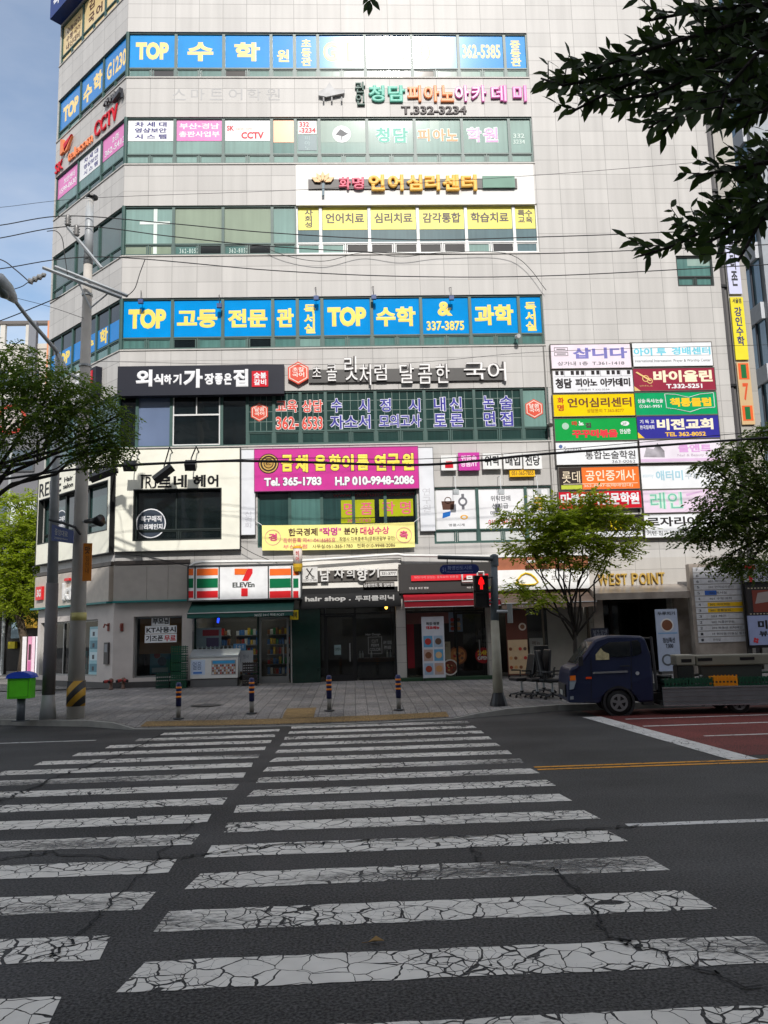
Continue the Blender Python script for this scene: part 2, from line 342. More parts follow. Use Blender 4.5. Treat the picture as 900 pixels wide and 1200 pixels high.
def paint_mat(name, base, wear=.5, crack=1.0):
    m = bpy.data.materials.new(name); m.use_nodes = True; t = m.node_tree; b = t.nodes['Principled BSDF']; N = t.nodes.new; L = t.links.new
    b.inputs['Roughness'].default_value = .65; b.inputs['Specular IOR Level'].default_value = .3
    g = N('ShaderNodeNewGeometry')
    def mth(op, a, bb, c=None):
        q = N('ShaderNodeMath'); q.operation = op
        for i, x in enumerate((a, bb, c)):
            if x is None: continue
            if isinstance(x, (int, float)): q.inputs[i].default_value = x
            else: L(x, q.inputs[i])
        return q.outputs[0]
    # warp the position a little so that cracks wander
    nw = N('ShaderNodeTexNoise'); nw.inputs['Scale'].default_value = 5; L(g.outputs['Position'], nw.inputs['Vector'])
    wv = N('ShaderNodeVectorMath'); wv.operation = 'MULTIPLY_ADD'; L(nw.outputs['Color'], wv.inputs[0]); wv.inputs[1].default_value = (.14, .14, 0); L(g.outputs['Position'], wv.inputs[2])
    def vor(sc):
        v = N('ShaderNodeTexVoronoi'); v.feature = 'DISTANCE_TO_EDGE'; v.inputs['Scale'].default_value = sc; L(wv.outputs[0], v.inputs['Vector']); return v.outputs['Distance']
    n1 = N('ShaderNodeTexNoise'); n1.inputs['Scale'].default_value = 1.1; n1.inputs['Detail'].default_value = 3; L(g.outputs['Position'], n1.inputs['Vector'])
    c1 = mth('LESS_THAN', mth('DIVIDE', vor(5.2), 5.2), mth('MULTIPLY', mth('SUBTRACT', n1.outputs[0], .22), .019*crack))
    c2 = mth('LESS_THAN', mth('DIVIDE', vor(10.5), 10.5), mth('MULTIPLY', mth('SUBTRACT', n1.outputs[0], .46), .018*crack))
    # some stretches are scoured thin: the tar shows through in a soft grey smear
    mp = N('ShaderNodeMapping'); mp.inputs['Scale'].default_value = (.22, 1.08, 1); L(g.outputs['Position'], mp.inputs[0])
    n2 = N('ShaderNodeTexNoise'); n2.inputs['Scale'].default_value = 1.0; n2.inputs['Detail'].default_value = 1; L(mp.outputs[0], n2.inputs['Vector'])
    m3 = N('ShaderNodeMapping'); m3.inputs['Scale'].default_value = (9, 30, 1); L(g.outputs['Position'], m3.inputs[0])
    n3 = N('ShaderNodeTexNoise'); n3.inputs['Scale'].default_value = 1; n3.inputs['Detail'].default_value = 8; n3.inputs['Roughness'].default_value = .7; L(m3.outputs[0], n3.inputs['Vector'])
    wr = N('ShaderNodeMapRange'); wr.inputs[1].default_value = .98-wear*.62; wr.inputs[2].default_value = 1.22-wear*.62; wr.inputs[3].default_value = 0; wr.inputs[4].default_value = .86
    L(mth('ADD', n3.outputs[0], mth('MULTIPLY', mth('SUBTRACT', n2.outputs[0], .5), 1.5)), wr.inputs[0]); w = wr.outputs[0]
    hole = mth('MAXIMUM', mth('MAXIMUM', c1, c2), w)
    h = N('ShaderNodeHueSaturation'); h.inputs['Color'].default_value = (*base, 1)
    n4 = N('ShaderNodeTexNoise'); n4.inputs['Scale'].default_value = 3; n4.inputs['Detail'].default_value = 8; L(g.outputs['Position'], n4.inputs['Vector'])
    L(mth('ADD', mth('MULTIPLY', n4.outputs[0], .5), .75), h.inputs['Value']); L(h.outputs[0], b.inputs['Base Color'])
    tr = N('ShaderNodeBsdfTransparent'); mi = N('ShaderNodeMixShader'); L(hole, mi.inputs[0]); L(b.outputs[0], mi.inputs[1]); L(tr.outputs[0], mi.inputs[2]); L(mi.outputs[0], t.nodes['Material Output'].inputs[0])
    return m
WHITE = paint_mat('road_paint_white', (.64, .61, .555), .62); YEL = paint_mat('road_paint_yellow', (.62, .27, .02), .35, .6); WHT2 = paint_mat('road_paint_fresh', (.58, .565, .535), .3, .5)
def sheet(mb, pts, z, mat): mb.quad([(x, y, z) for x, y in pts], mat)
def stripe_sheet(mb, x0, y0, x1, y1, z, mat, n=36):
    lo = [(x0+(x1-x0)*i/n, y0+random.uniform(-.011, .011)) for i in range(n+1)]; hi = [(x0+(x1-x0)*i/n, y1+random.uniform(-.011, .011)) for i in range(n+1)]
    hi[0] = (x0+random.uniform(-.03, .06), y1-.01); hi[-1] = (x1-random.uniform(-.02, .07), y1-.01)
    for i in range(n): mb.quad([(*lo[i], z), (*lo[i+1], z), (*hi[i+1], z), (*hi[i], z)], mat)
def rect(x0, y0, x1, y1): return [(x0, y0), (x1, y0), (x1, y1), (x0, y1)]

mb = MB(); sheet(mb, rect(-400, -400, 400, 700), -.03, EARTH); struct('ground', mb)
mb = MB(); sheet(mb, rect(-90, -11, 90, 21.6), 0, ASPH); struct('road', mb)
mb = MB(); sheet(mb, [(5.62, 18.3), (5.95, 12.75), (90, 12.75), (90, 20.4), (5.6, 20.4)], .004, REDA); struct('bus_lane', mb)
mb = MB()
y = 4.11
k = 0
while y < 18.75:
    j = random.uniform(-.03, .03)
    stripe_sheet(mb, -1.43+j*.5, y, 2.57+j, y+.44, .004, WHITE)
    xl = -5.72 if y < 13.3 else -5.72+(y-13.3)*.31
    stripe_sheet(mb, xl-.1, y-.46, -1.66+j*.4, y-.02, .004, WHITE)
    y += .957
struct('crosswalk_markings', mb)
mb = MB()
sheet(mb, [(5.22, 18.9), (5.62, 12.3), (6.06, 12.3), (5.66, 18.9)], .009, WHT2)
sheet(mb, rect(5.9, 16.75, 60, 16.87), .009, WHT2); sheet(mb, rect(6.4, 15.0, 60, 15.1), .009, WHT2); sheet(mb, rect(6.0, 18.15, 60, 18.25), .009, WHT2)
sheet(mb, rect(2.76, 8.5, 60, 8.63), .004, WHT2)
sheet(mb, rect(-60, 14.6, -7.2, 14.74), .004, WHT2); sheet(mb, rect(-60, 17.4, -5.4, 17.5), .004, WHT2); sheet(mb, rect(-60, 8.5, -6.4, 8.63), .004, WHT2)
struct('lane_lines', mb)
mb = MB(); sheet(mb, rect(2.63, 12.02, 60, 12.12), .006, YEL); sheet(mb, rect(2.63, 12.24, 60, 12.34), .006, YEL); struct('centre_line', mb)
# long cracks that run through asphalt and paint
mb = MB(); TAR = pm('crack_dark', (17, 17, 18), .9, .2)  # one dark colour for all crack ribbons
def crackline(pts, w):
    P = []
    for (x0, y0), (x1, y1) in zip(pts[:-1], pts[1:]):
        for i in range(14):
            t = i/14; P.append((x0+(x1-x0)*t+random.uniform(-.05, .05), y0+(y1-y0)*t+random.uniform(-.05, .05)))
    for (x0, y0), (x1, y1) in zip(P[:-1], P[1:]):
        dx, dy = x1-x0, y1-y0; l = math.hypot(dx, dy) or 1; ww = w*random.uniform(.5, 1.2); nx, ny = -dy/l*ww, dx/l*ww
        mb.quad([(x0-nx, y0-ny, .013), (x1+dx*.1-nx, y1+dy*.1-ny, .013), (x1+dx*.1+nx, y1+dy*.1+ny, .013), (x0+nx, y0+ny, .013)], TAR)
def gxy(px, py): r = ray(px, py); k = -EYE/r.z; return (r.x*k, r.y*k)
crackline([gxy(*p) for p in ((0, 940), (70, 910), (150, 882), (190, 860))], .02)
crackline([gxy(*p) for p in ((-20, 1010), (60, 1000), (160, 1010), (240, 1003), (330, 990), (480, 985), (640, 975), (760, 968))], .014)
crackline([gxy(*p) for p in ((555, 992), (562, 1010), (660, 1022), (720, 1100), (745, 1110), (900, 1165))], .009)
crackline([gxy(*p) for p in ((60, 1125), (90, 1100), (160, 1030), (230, 960))], .008)
crackline([gxy(*p) for p in ((150, 922), (290, 915), (450, 908))], .012)
struct('road_cracks', mb)

KP = [(-70, 22.2, .14), (-9.0, 21.35, .14), (-6.5, 20.3, .14), (-5.75, 19.72, .13), (-5.1, 19.2, .03), (-3.2, 18.98, .02), (-1.5, 18.88, .02), (.6, 18.98, .02), (2.3, 19.25, .03), (2.9, 19.6, .09), (3.7, 20.0, .14), (5.1, 20.62, .14), (70, 20.7, .14)]
def kerb(x):
    for (x0, y0, z0), (x1, y1, z1) in zip(KP[:-1], KP[1:]):
        if x0 <= x <= x1: t = (x-x0)/(x1-x0); return y0+(y1-y0)*t, z0+(z1-z0)*t
def pz(x, y):                                # height of the pavement
    ky, kz = kerb(max(-69.9, min(69.9, x))); t = max(0, min(1, (y-ky)/(YF-ky)))
    ramp = max(0, 1-(y-ky)/1.6) if kz < .13 else 0
    return (.14+.28*t)-(.14-kz)*ramp if y <= YF else .42
XS = sorted(set([-70, -40, -20, -14, 11, 14, 20, 40, 70]+[p[0] for p in KP]+[-9+i*.5 for i in range(37)]))
mb = MB(); rows = [.15, .5, 1.0, 1.6, 2.5, 4, 6, 8, None, 'b']
grid = []
for x in XS:
    ky, kz = kerb(x)
    grid.append([(x, (YF if r is None else 75 if r == 'b' else ky+r), pz(x, YF if r is None else 75 if r == 'b' else ky+r)) for r in rows])
nR = len(rows)
mb.add([p for c in grid for p in c], [(i*nR+j, (i+1)*nR+j, (i+1)*nR+j+1, i*nR+j+1) for i in range(len(XS)-1) for j in range(nR-1)], PAVE)
struct('pavement', mb)
mb = MB()
for (x0, x1) in zip(XS[:-1], XS[1:]):
    (ya, za), (yb, zb) = kerb(x0), kerb(x1)
    za += .004; zb += .004
    mb.quad([(x0, ya, -.05), (x1, yb, -.05), (x1, yb, zb), (x0, ya, za)], CONC); mb.quad([(x0, ya, za), (x1, yb, zb), (x1, yb+.155, zb), (x0, ya+.155, za)], CONC)
struct('kerb', mb)
mb = MB()
def tact(x0, x1, a, b):
    n = max(1, int((x1-x0)/.3))
    for i in range(n):
        xa, xb = x0+(x1-x0)*i/n, x0+(x1-x0)*(i+1)/n; ya, yb = kerb(xa)[0], kerb(xb)[0]
        for r0, r1 in ((a, (a+b)/2), ((a+b)/2, b)):
            mb.quad([(xa, ya+r0, pz(xa, ya+r0)+.012), (xb, yb+r0, pz(xb, yb+r0)+.012), (xb, yb+r1, pz(xb, yb+r1)+.012), (xa, ya+r1, pz(xa, ya+r1)+.012)], TACT)
tact(-5.0, 2.2, .2, .8); tact(-1.75, -1.0, .84, 2.3)
struct('tactile_paving', mb)
mb = MB(); mb.disc(Pl(0, 0, 1, 0), 0, 0, .35, 0, .01, S(70, 68, 66))
mh = MB(); x0, y0 = -4.05, 22.6
mh.add([(x0+.42*math.cos(a*.2244), y0+.42*math.sin(a*.2244), pz(x0, y0)+.012) for a in range(28)], [tuple(range(28))], S(52, 52, 52))
tag(obj('manhole_cover', mh), 'round dark manhole cover set in the pavement before the convenience shop', 'manhole cover')

# ================================================================== THE CORNER BUILDING
STONE = stone_mat('granite_front', FR, .94, .62, CU, 25.93, (.535, .518, .494)); STONEC = stone_mat('granite_corner', CH, .94, .62, 0, 25.93, (.535, .518, .494))
STONEP = stone_mat('granite_plinth', FR, .94, .62, CU, .4, (.5, .475, .44), dirt=.3)
GRN = pm('window_frame_green', (58, 88, 82), .4, .1); DGRN = pm('window_frame_dark', (28, 40, 38), .4, .1); WFR = pm('window_frame_white', (222, 222, 220), .4, .05)
T1 = pane_mat('glass_pale', (128, 162, 154), .1, .14); T2 = pane_mat('glass_teal', (88, 128, 122), .1, .25); T3 = pane_mat('glass_deep', (44, 74, 72), .1, .3); T4 = pane_mat('glass_green', (142, 158, 136), .1, .1, 4)
TD = pane_mat('glass_black', (22, 29, 31), .06, .3); TS = pane_mat('glass_painted_sky', (112, 128, 158), .05, .12, 1); TW = pane_mat('glass_white_film', (214, 216, 214), .15, .04); TBLU = pane_mat('glass_blue_grey', (82, 112, 118), .1, .15)  # TS has the reflected sky painted into its pane colour
TGR = pane_mat('glass_grid_green', (40, 66, 62), .1, .2, 12)
B = bpy.data.objects.new('office_building', None); COL.objects.link(B); B.location = (0, YF, .42)
tag(B, 'pale granite office building with chamfered corner covered in shop signs', 'building')
ZT = [25.93, 22.23, 18.51, 14.77, 11.08]                       # tops of the window rows: fifth row up to first
XB = [-8.46, -6.58, -4.70, -2.82, -1.89, -.96, .92, 2.80, 4.68, 6.56, 7.48]
CB = [-5.94, -3.96, -1.98, -.03]
holesF, holesC = [], []
def row_hole(zt, zb): holesF.append((XB[0], zb, XB[-1], zt)); holesC.append((CB[0], zb, CB[-1], zt))
for zt, zb in ((29.65, 27.65), (25.93, 23.95), (22.23, 20.25), (18.51, 16.48), (14.77, 12.75), (11.08, 9.02)): row_hole(zt, zb)
RJ = FR.R((158, 574, 261, 634), -.05); PW = FR.R((302, 574, 489, 640), -.05); WW = FR.R((508, 570, 648, 636), -.05); SW = FR.R((792.5, 300, 835, 336), -.05)
holesF += [RJ, PW, WW, SW]
RC = (-5.9, 6.0, -.25, 7.85); holesC.append(RC)
def wall_holes(mb, pl, u0, v0, u1, v1, holes, depth, mat):
    us = sorted({u0, u1, *[h[0] for h in holes], *[h[2] for h in holes]}); vs = sorted({v0, v1, *[h[1] for h in holes], *[h[3] for h in holes]})
    us = [u for u in us if u0 <= u <= u1]; vs = [v for v in vs if v0 <= v <= v1]
    for a, b in zip(us[:-1], us[1:]):
        for c, e in zip(vs[:-1], vs[1:]):
            m_, n_ = (a+b)/2, (c+e)/2
            if any(h[0] < m_ < h[2] and h[1] < n_ < h[3] for h in holes): continue
            mb.quad([pl.P(a,c), pl.P(b,c), pl.P(b,e), pl.P(a,e)], mat)
    for h in holes:
        a, c, b, e = h
        for p, q in (((a,c),(b,c)), ((b,c),(b,e)), ((b,e),(a,e)), ((a,e),(a,c))):
            mb.quad([pl.P(*p), pl.P(*q), pl.P(*q, -depth), pl.P(*p, -depth)], mat)
mb = MB(); wall_holes(mb, FR, CU, 4.55, 14.5, 32.6, holesF, .16, STONE); wall_holes(mb, CH, -6.0, 4.55, 0, 32.6, holesC, .16, STONEC)
cl = CH.P(-6, 0)
mb.quad([(cl[0], cl[1], .3), (cl[0], cl[1], 32.6), (cl[0], 46, 32.6), (cl[0], 46, .3)], STONEC); mb.quad([(14.5, YF, .3), (14.5, 46, .3), (14.5, 46, 32.6), (14.5, YF, 32.6)], STONE)
mb.quad([(cl[0], 46, .3), (14.5, 46, .3), (14.5, 46, 32.6), (cl[0], 46, 32.6)], STONE); mb.quad([(CU, YF, 32.6), (14.5, YF, 32.6), (14.5, 46, 32.6), (cl[0], 46, 32.6), (cl[0], cl[1], 32.6)], STONE)
obj('wall', mb, B)
# string courses below the window rows
mb = MB(); SILL = pm('sill_stone', (188, 184, 178), .5, .12)
for zb in (27.65, 23.95, 20.25, 16.48, 12.75, 9.02): mb.pbox(FR, (CU, zb-.05, 7.5, zb-.004), 0, .035, SILL); mb.pbox(CH, (-6, zb-.05, 0, zb-.004), 0, .035, SILL)
obj('sill_course', mb, B)
def window(pl, q, tr, pane, vent=None, fr=GRN, fd=-.11, mull=None, split=1, openv=None, w=.055):
    """frame with a big pane over a row of low vents (sub-parts)"""
    u0, v0, u1, v1 = q; mb = MB(); mb.frame(pl, q, w, fd-.04, fd+.06, fr)
    if tr: mb.pbox(pl, (u0+w, tr-w/2, u1-w, tr+w/2), fd-.04, fd+.055, fr)
    for s in range(1, split):
        u = u0+(u1-u0)*s/split; mb.pbox(pl, (u-w*.45, v0+w, u+w*.45, (tr or v1)-w/2), fd-.04, fd+.05, fr)
    for u in (mull or ()): mb.pbox(pl, (u-w*.4, (tr or v0)+w/2, u+w*.4, v1-w), fd-.04, fd+.05, fr)
    f = obj('window', mb, B)
    obj('pane', MB().quad([pl.P(u0+w*.6, (tr or v0), fd), pl.P(u1-w*.6, (tr or v0), fd), pl.P(u1-w*.6, v1-w*.6, fd), pl.P(u0+w*.6, v1-w*.6, fd)], pane), f)
    if random.random() < .6 and pane in (T1, T2, T4, TBLU) and u1-u0 > 1.2:
        a = u0+w+(u1-u0)*random.choice((0, 0, .3)); b = u1-w-(u1-u0)*random.choice((0, 0, .45)); v = v1-(v1-(tr or v0))*random.uniform(.2, .75)
        obj('blind', MB().quad([pl.P(a, v, fd+.003), pl.P(b, v, fd+.003), pl.P(b, v1-w, fd+.003), pl.P(a, v1-w, fd+.003)], pane_mat('blind_behind_glass', (150, 176, 166), .1, .12, 5)), f)
    if tr:
        mb = MB()
        for s in range(split):
            a, b = u0+(u1-u0)*s/split, u0+(u1-u0)*(s+1)/split; dark = openv and s in openv
            mb.frame(pl, (a+.05, v0+.06, b-.05, tr-.035), .035, fd, fd+.03, fr)
            mb.quad([pl.P(a+.02, v0+.02, fd+.004), pl.P(b-.02, v0+.02, fd+.004), pl.P(b-.02, tr, fd+.004), pl.P(a+.02, tr, fd+.004)], TD if dark else (vent or pane))
        obj('vent', mb, f)
    return f
BEIGE_P = V(232, 205, 150)
big = lambda i: (XB[i+1]-XB[i]) > 1.2
opens = {(0, 0): (1,), (0, 2): (0,), (0, 7): (0,), (2, 1): (1,), (2, 2): (1,), (2, 5): (1,), (2, 6): (0, 1), (2, 7): (0, 1), (2, 8): (1,), (3, 1): (0,), (3, 2): (1,)}
for r, zt in enumerate([29.65]+ZT[:4]):
    rr = r-1; zb = zt-1.98 if r not in (3, 4) else zt-2.03; tr = zt-1.55
    for i in range(10):
        white = rr == 2 and i >= 4
        pane = (T3, T2, [T1, T1, T1, T2, T1, T1, T1, T1, T1, T1][i], [T1, T4, T4, T1, TBLU, TBLU, TBLU, TBLU, TBLU, TBLU][i], T2)[r]
        window(FR, (XB[i], zb, XB[i+1], zt), tr, pane, (T2, T2, T1, [T4, T2, T2, T2, T1, T1, T2, T2, T1, TBLU][i], T2)[r] if random.random() < .8 else T1, WFR if white else GRN, split=2 if big(i) else 1, openv=opens.get((rr, i)))
    for i in range(3):
        window(CH, (CB[i], zb, CB[i+1], zt), tr, (BEIGE_P, T2, T2, T3, TD)[r], (BEIGE_P, T2, T3, T3, T2)[r], GRN, split=2, openv=(0, 1) if (rr == 0 and i) else None, mull=[(CB[i]+CB[i+1])/2] if rr == 3 else None)
# corner post of the glazed corner
for zt in [29.65]+ZT: obj('corner_post', MB().tube([(CU+.01, YF+.05, zt-2.0), (CU+.01, YF+.05, zt)], .075, GRN, 8), B)
# third floor: restaurant on the left, classrooms on the right
z1, z0, tr = ZT[4], 9.02, 9.55
X3 = [-8.46]+[FR.uv(px, 485, -.1)[0] for px in (161, 201, 260, 290, 321, 352, 381.5, 440, 497.5, 556, 612)]+[7.48]
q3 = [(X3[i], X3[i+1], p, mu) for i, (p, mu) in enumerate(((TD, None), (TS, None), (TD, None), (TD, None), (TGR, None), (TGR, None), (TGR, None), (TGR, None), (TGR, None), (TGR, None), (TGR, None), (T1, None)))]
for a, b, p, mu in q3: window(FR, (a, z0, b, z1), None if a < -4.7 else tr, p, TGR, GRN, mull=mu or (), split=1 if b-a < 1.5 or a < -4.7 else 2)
mb = MB(); qa = (X3[2]+.06, z0+.06, X3[3]-.06, z1-.06); mb.frame(FR, qa, .04, -.1, -.06, WFR); mb.pbox(FR, (qa[0]+.04, 10.2, qa[2]-.04, 10.26), -.1, -.06, WFR); mb.pbox(FR, ((qa[0]+qa[2])/2-.02, 10.26, (qa[0]+qa[2])/2+.02, z1-.1), -.1, -.06, WFR); obj('window_frame', mb, B)
for i in range(3): window(CH, (CB[i], z0, CB[i+1], z1), None, (T3, TBLU, T3)[i])
# thin lattice glued behind the classroom panes
mb = MB()
for a, b in [(X3[i]+.06, X3[i+1]-.06) for i in range(4, 11)]:
    n = 6 if b-a > 1.3 else 4
    for k in range(1, n): u = a+(b-a)*k/n; mb.pbox(FR, (u-.008, tr+.04, u+.008, z1-.06), -.11, -.098, S(120, 140, 132))
    for k in range(1, 4): v = tr+(z1-tr)*k/4; mb.pbox(FR, (a, v-.008, b, v+.008), -.11, -.1, S(120, 140, 132))
obj('window_lattice', mb, B)
# second floor
window(FR, RJ, RJ[1]+.42, TD, TD, DGRN, split=2, mull=[(RJ[0]+RJ[2])/2-.1]); um = lambda q, k: q[0]+(q[2]-q[0])*k
for k in range(3): window(CH, (RC[0]+(RC[2]-RC[0])*k/3, RC[1], RC[0]+(RC[2]-RC[0])*(k+1)/3, RC[3]), RC[1]+.4, T3 if k != 1 else TD, T3, DGRN)
n = 5
for k in range(n): window(FR, (um(PW, k/n), PW[1], um(PW, (k+1)/n), PW[3]), None, (T3, T2, T3, TD, TD)[k])
for a, b in ((508, 560), (560, 617), (617, 648)):
    q = FR.R((a, 570, b, 636), -.05); window(FR, (q[0], WW[1], q[2], WW[3]), WW[1]+.5, TW, TW, GRN, split=2 if b-a > 40 else 1)
window(FR, SW, SW[1]+.42, T2, T2, DGRN, split=2)

# ground floor: wall with shop openings, interiors behind
gq = lambda x0, y0, x1, y1: FR.R((x0, y0, x1, y1), 0)
G0 = .36
TEL = gq(156, 722, 213, 802); SEV = (-5.72, G0, -2.25, 3.55); HAR = (-1.95, G0, 1.52, 3.5); RES = (1.85, G0, 4.78, 3.55); YUB = (5.12, G0, 8.6, 3.55); ENT = (9.0, G0, 11.55, 3.15)
TEL = (TEL[0], .75, TEL[2], TEL[3])
WALLP = pm('plaster_shop_wall', (196, 188, 182), .6, .1, 2); MARB = pm('marble_pier', (150, 140, 130), .3, .35, 2.5)
TELC = (-5.75, .8, -1.1, 2.85)
mb = MB()
wall_holes(mb, FR, -8.48, .3, -5.72, 4.55, [TEL], .35, WALLP); wall_holes(mb, CH, -6.0, .3, 0, 4.55, [TELC], .3, WALLP)
wall_holes(mb, FR, -5.72, .3, 14.5, 4.55, [SEV, HAR, RES, YUB, ENT], .5, STONEP)
obj('ground_floor_wall', mb, B)
mb = MB(); PL = pm('plinth_dark', (70, 68, 68), .5, .15)
mb.pbox(FR, (-8.48, .3, -5.76, .62), 0, .06, PL); mb.pbox(CH, (-5.98, .3, -.0, .62), 0, .06, PL); obj('plinth', mb, B)
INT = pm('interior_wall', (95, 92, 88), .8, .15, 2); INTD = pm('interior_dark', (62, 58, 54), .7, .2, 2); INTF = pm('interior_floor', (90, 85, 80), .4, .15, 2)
def interior(pl, q, d0, d1, mat, fl=INTF):
    u0, v0, u1, v1 = q; mb = MB(); A = lambda u, v, d: pl.P(u, v, -d)
    mb.quad([A(u0,v0,d1), A(u1,v0,d1), A(u1,v1,d1), A(u0,v1,d1)], mat); mb.quad([A(u0,v0,d0), A(u0,v0,d1), A(u0,v1,d1), A(u0,v1,d0)], mat)
    mb.quad([A(u1,v0,d1), A(u1,v0,d0), A(u1,v1,d0), A(u1,v1,d1)], mat); mb.quad([A(u0,v1,d1), A(u1,v1,d1), A(u1,v1,d0), A(u0,v1,d0)], mat)
    mb.quad([A(u0,v0,d0), A(u1,v0,d0), A(u1,v0,d1), A(u0,v0,d1)], fl); obj('shop_interior', mb, B)
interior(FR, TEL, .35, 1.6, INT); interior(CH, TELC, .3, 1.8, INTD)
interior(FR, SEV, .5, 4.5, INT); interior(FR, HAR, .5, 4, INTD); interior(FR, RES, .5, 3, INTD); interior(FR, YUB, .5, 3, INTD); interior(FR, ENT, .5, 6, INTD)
CLG = clear_glass('shop_glass'); ALU = pm('aluminium', (150, 152, 152), .35, .1, metal=.7); BLK = S(24, 24, 25, .35); GRNM = S(20, 60, 50, .35)
def front(q, d, cols, fr, door=None, head=None, name='shopfront'):
    u0, v0, u1, v1 = q; mb = MB(); w = .06; mb.frame(FR, q, w, d-.05, d+.05, fr)
    for u in cols: mb.pbox(FR, (u-w/2, v0+w, u+w/2, v1-w), d-.05, d+.05, fr)
    if head: mb.pbox(FR, (u0+w, head-w/2, u1-w, head+w/2), d-.045, d+.045, fr)
    f = obj(name, mb, B)
    obj('pane', MB().quad([FR.P(u0, v0, d), FR.P(u1, v0, d), FR.P(u1, v1, d), FR.P(u0, v1, d)], CLG), f)
    if door:
        a, b, h, mt = door; md = MB().frame(FR, (a, v0+.02, b, h), .07, d+.055, d+.1, mt); md.pbox(FR, (a+.07, v0+.09, b-.07, v0+.3), d+.06, d+.09, mt); dr = obj('door', md, f)
        obj('handle', MB().pbox(FR, (b-.2, 1.1, b-.16, 1.75), d+.1, d+.15, ALU), dr)
front(TEL, -.3, [], ALU); front(SEV, -.45, [-3.45], GRNM, (-3.4, -2.35, 2.75, ALU), 2.8)
front(HAR, -.45, [-1.05, .05], BLK, (-1.02, .02, 2.75, BLK), 2.8); front(RES, -.45, [3.65], BLK, (3.68, 4.7, 2.75, BLK), 2.8); front(YUB, -.45, [6.9], S(120, 110, 96), None, 2.9)
mb = MB(); q = TELC; f = None
mb.frame(CH, TELC, .06, -.32, -.22, ALU); [mb.pbox(CH, (u-.03, q[1]+.06, u+.03, q[3]-.06), -.32, -.22, ALU) for u in (-4.2, -2.65)]; f = obj('shopfront', mb, B)
obj('pane', MB().quad([CH.P(q[0], q[1], -.27), CH.P(q[2], q[1], -.27), CH.P(q[2], q[3], -.27), CH.P(q[0], q[3], -.27)], CLG), f)
# entrance with canopy, inner glass doors
mb = MB(); mb.add([FR.P(8.5, 3.56, .003), FR.P(12.0, 3.56, .003), FR.P(12.0, 3.25, .9), FR.P(8.5, 3.25, .9), FR.P(8.5, 3.2, .003), FR.P(12.0, 3.2, .003), FR.P(12.0, 3.02, .9), FR.P(8.5, 3.02, .9)],
       [(0,3,2,1), (4,5,6,7), (3,7,6,2), (0,4,7,3), (1,2,6,5)], MARB); obj('entrance_canopy', mb, B)
mb = MB(); mb.frame(FR, (9.1, .42, 11.45, 3.1), .08, -3.1, -3.0, S(60, 52, 46)); mb.pbox(FR, (10.2, .5, 10.32, 3.02), -3.1, -3.0, S(60, 52, 46)); fdoor = obj('door_frame', mb, B)
obj('pane', MB().quad([FR.P(9.1, .42, -3.05), FR.P(11.45, .42, -3.05), FR.P(11.45, 3.1, -3.05), FR.P(9.1, 3.1, -3.05)], CLG), fdoor)
for a, b in ((8.62, 8.98), (11.58, 12.1)): obj('pier', MB().pbox(FR, (a, .36, b, 3.15), .004, .12, MARB), B)
# ledge and gutter lines between first and second floor
mb = MB(); mb.pbox(FR, (CU+.02, 4.72, -5.8, 4.86), 0, .14, S(70, 64, 60)); mb.pbox(CH, (-6, 4.72, -.02, 4.86), 0, .14, S(70, 64, 60)); obj('ledge', mb, B)

# ================================================================== SIGNS ON THE FACADE
GW = -.098                                    # outer face of sheets stuck on the glass
A_ = lambda *q: crop(q, .355556, 40, 0)
B_ = lambda *q: crop(q, .355556, 340, 0)
C4 = lambda *q: crop(q, .355556, 0, 220)
C5 = lambda *q: crop(q, .377778, 310, 220)
C7 = lambda *q: crop(q, .355556, 0, 400)
C8 = lambda *q: crop(q, .4, 290, 400)
E5 = lambda *q: crop(q, .122222, 640, 395)
E6 = lambda *q: crop(q, .138889, 735, 395)
E7 = lambda *q: crop(q, .244444, 640, 515)
S3 = lambda *q: crop(q, .244444, 140, 640)
S4 = lambda *q: crop(q, .155556, 340, 640)
S5 = lambda *q: crop(q, .155556, 460, 650)
PU = lambda *q: crop(q, .233333, 290, 520)
BLUE = V(0, 146, 222, .115); BLUE2 = V(14, 128, 205, .115); YLW = V(250, 222, 110, .3); CRM = V(252, 222, 150, .3); WHT = V(236, 236, 238, .3); PNK = V(226, 128, 190, .25); NAVY = V(52, 48, 120, .4); MAG = V(206, 62, 150, .3)
BLK2 = V(32, 32, 34, .4); RED = V(206, 26, 44, .35); ORG = V(250, 160, 110, .35); TEAL = V(118, 196, 176, .4); GRY = V(90, 92, 96, .4); LYE = V(252, 240, 120, .3); DYE = V(235, 205, 0, .3); GREEN = V(18, 160, 70, .3); PALE = V(206, 222, 214, .3); BRN = V(90, 62, 52, .4); WINE = V(150, 44, 66, .35); GOLD = V(232, 196, 130, .35)
def window_vinyls(name, label, cat, pl, rows, group=None):
    """rows = (panel rect uv, panel material, [(text, rect uv, mat, bold, depth, outline)])"""
    q0 = rows[0][0]; t = thing(name, label, cat, pl.P((rows[0][0][0]+rows[-1][0][2])/2, q0[1], GW), group)
    for q, mt, tx in rows:
        if mt is not None: p = obj('panel', MB().pbox(pl, q, GW-.009, GW, mt), t)
        else: p = t
        if tx:
            mb = MB()
            for x in tx: put(mb, pl, x, GW if mt is not None else GW-.006, .004, False)
            obj('lettering', mb, p)
    return t
def bayq(i, zt, zb, pad=.065): return (XB[i]+pad, zb, XB[i+1]-pad, zt)
def inb(q, a, b, c, d): return (q[0]+(q[2]-q[0])*a, q[1]+(q[3]-q[1])*b, q[0]+(q[2]-q[0])*c, q[1]+(q[3]-q[1])*d)
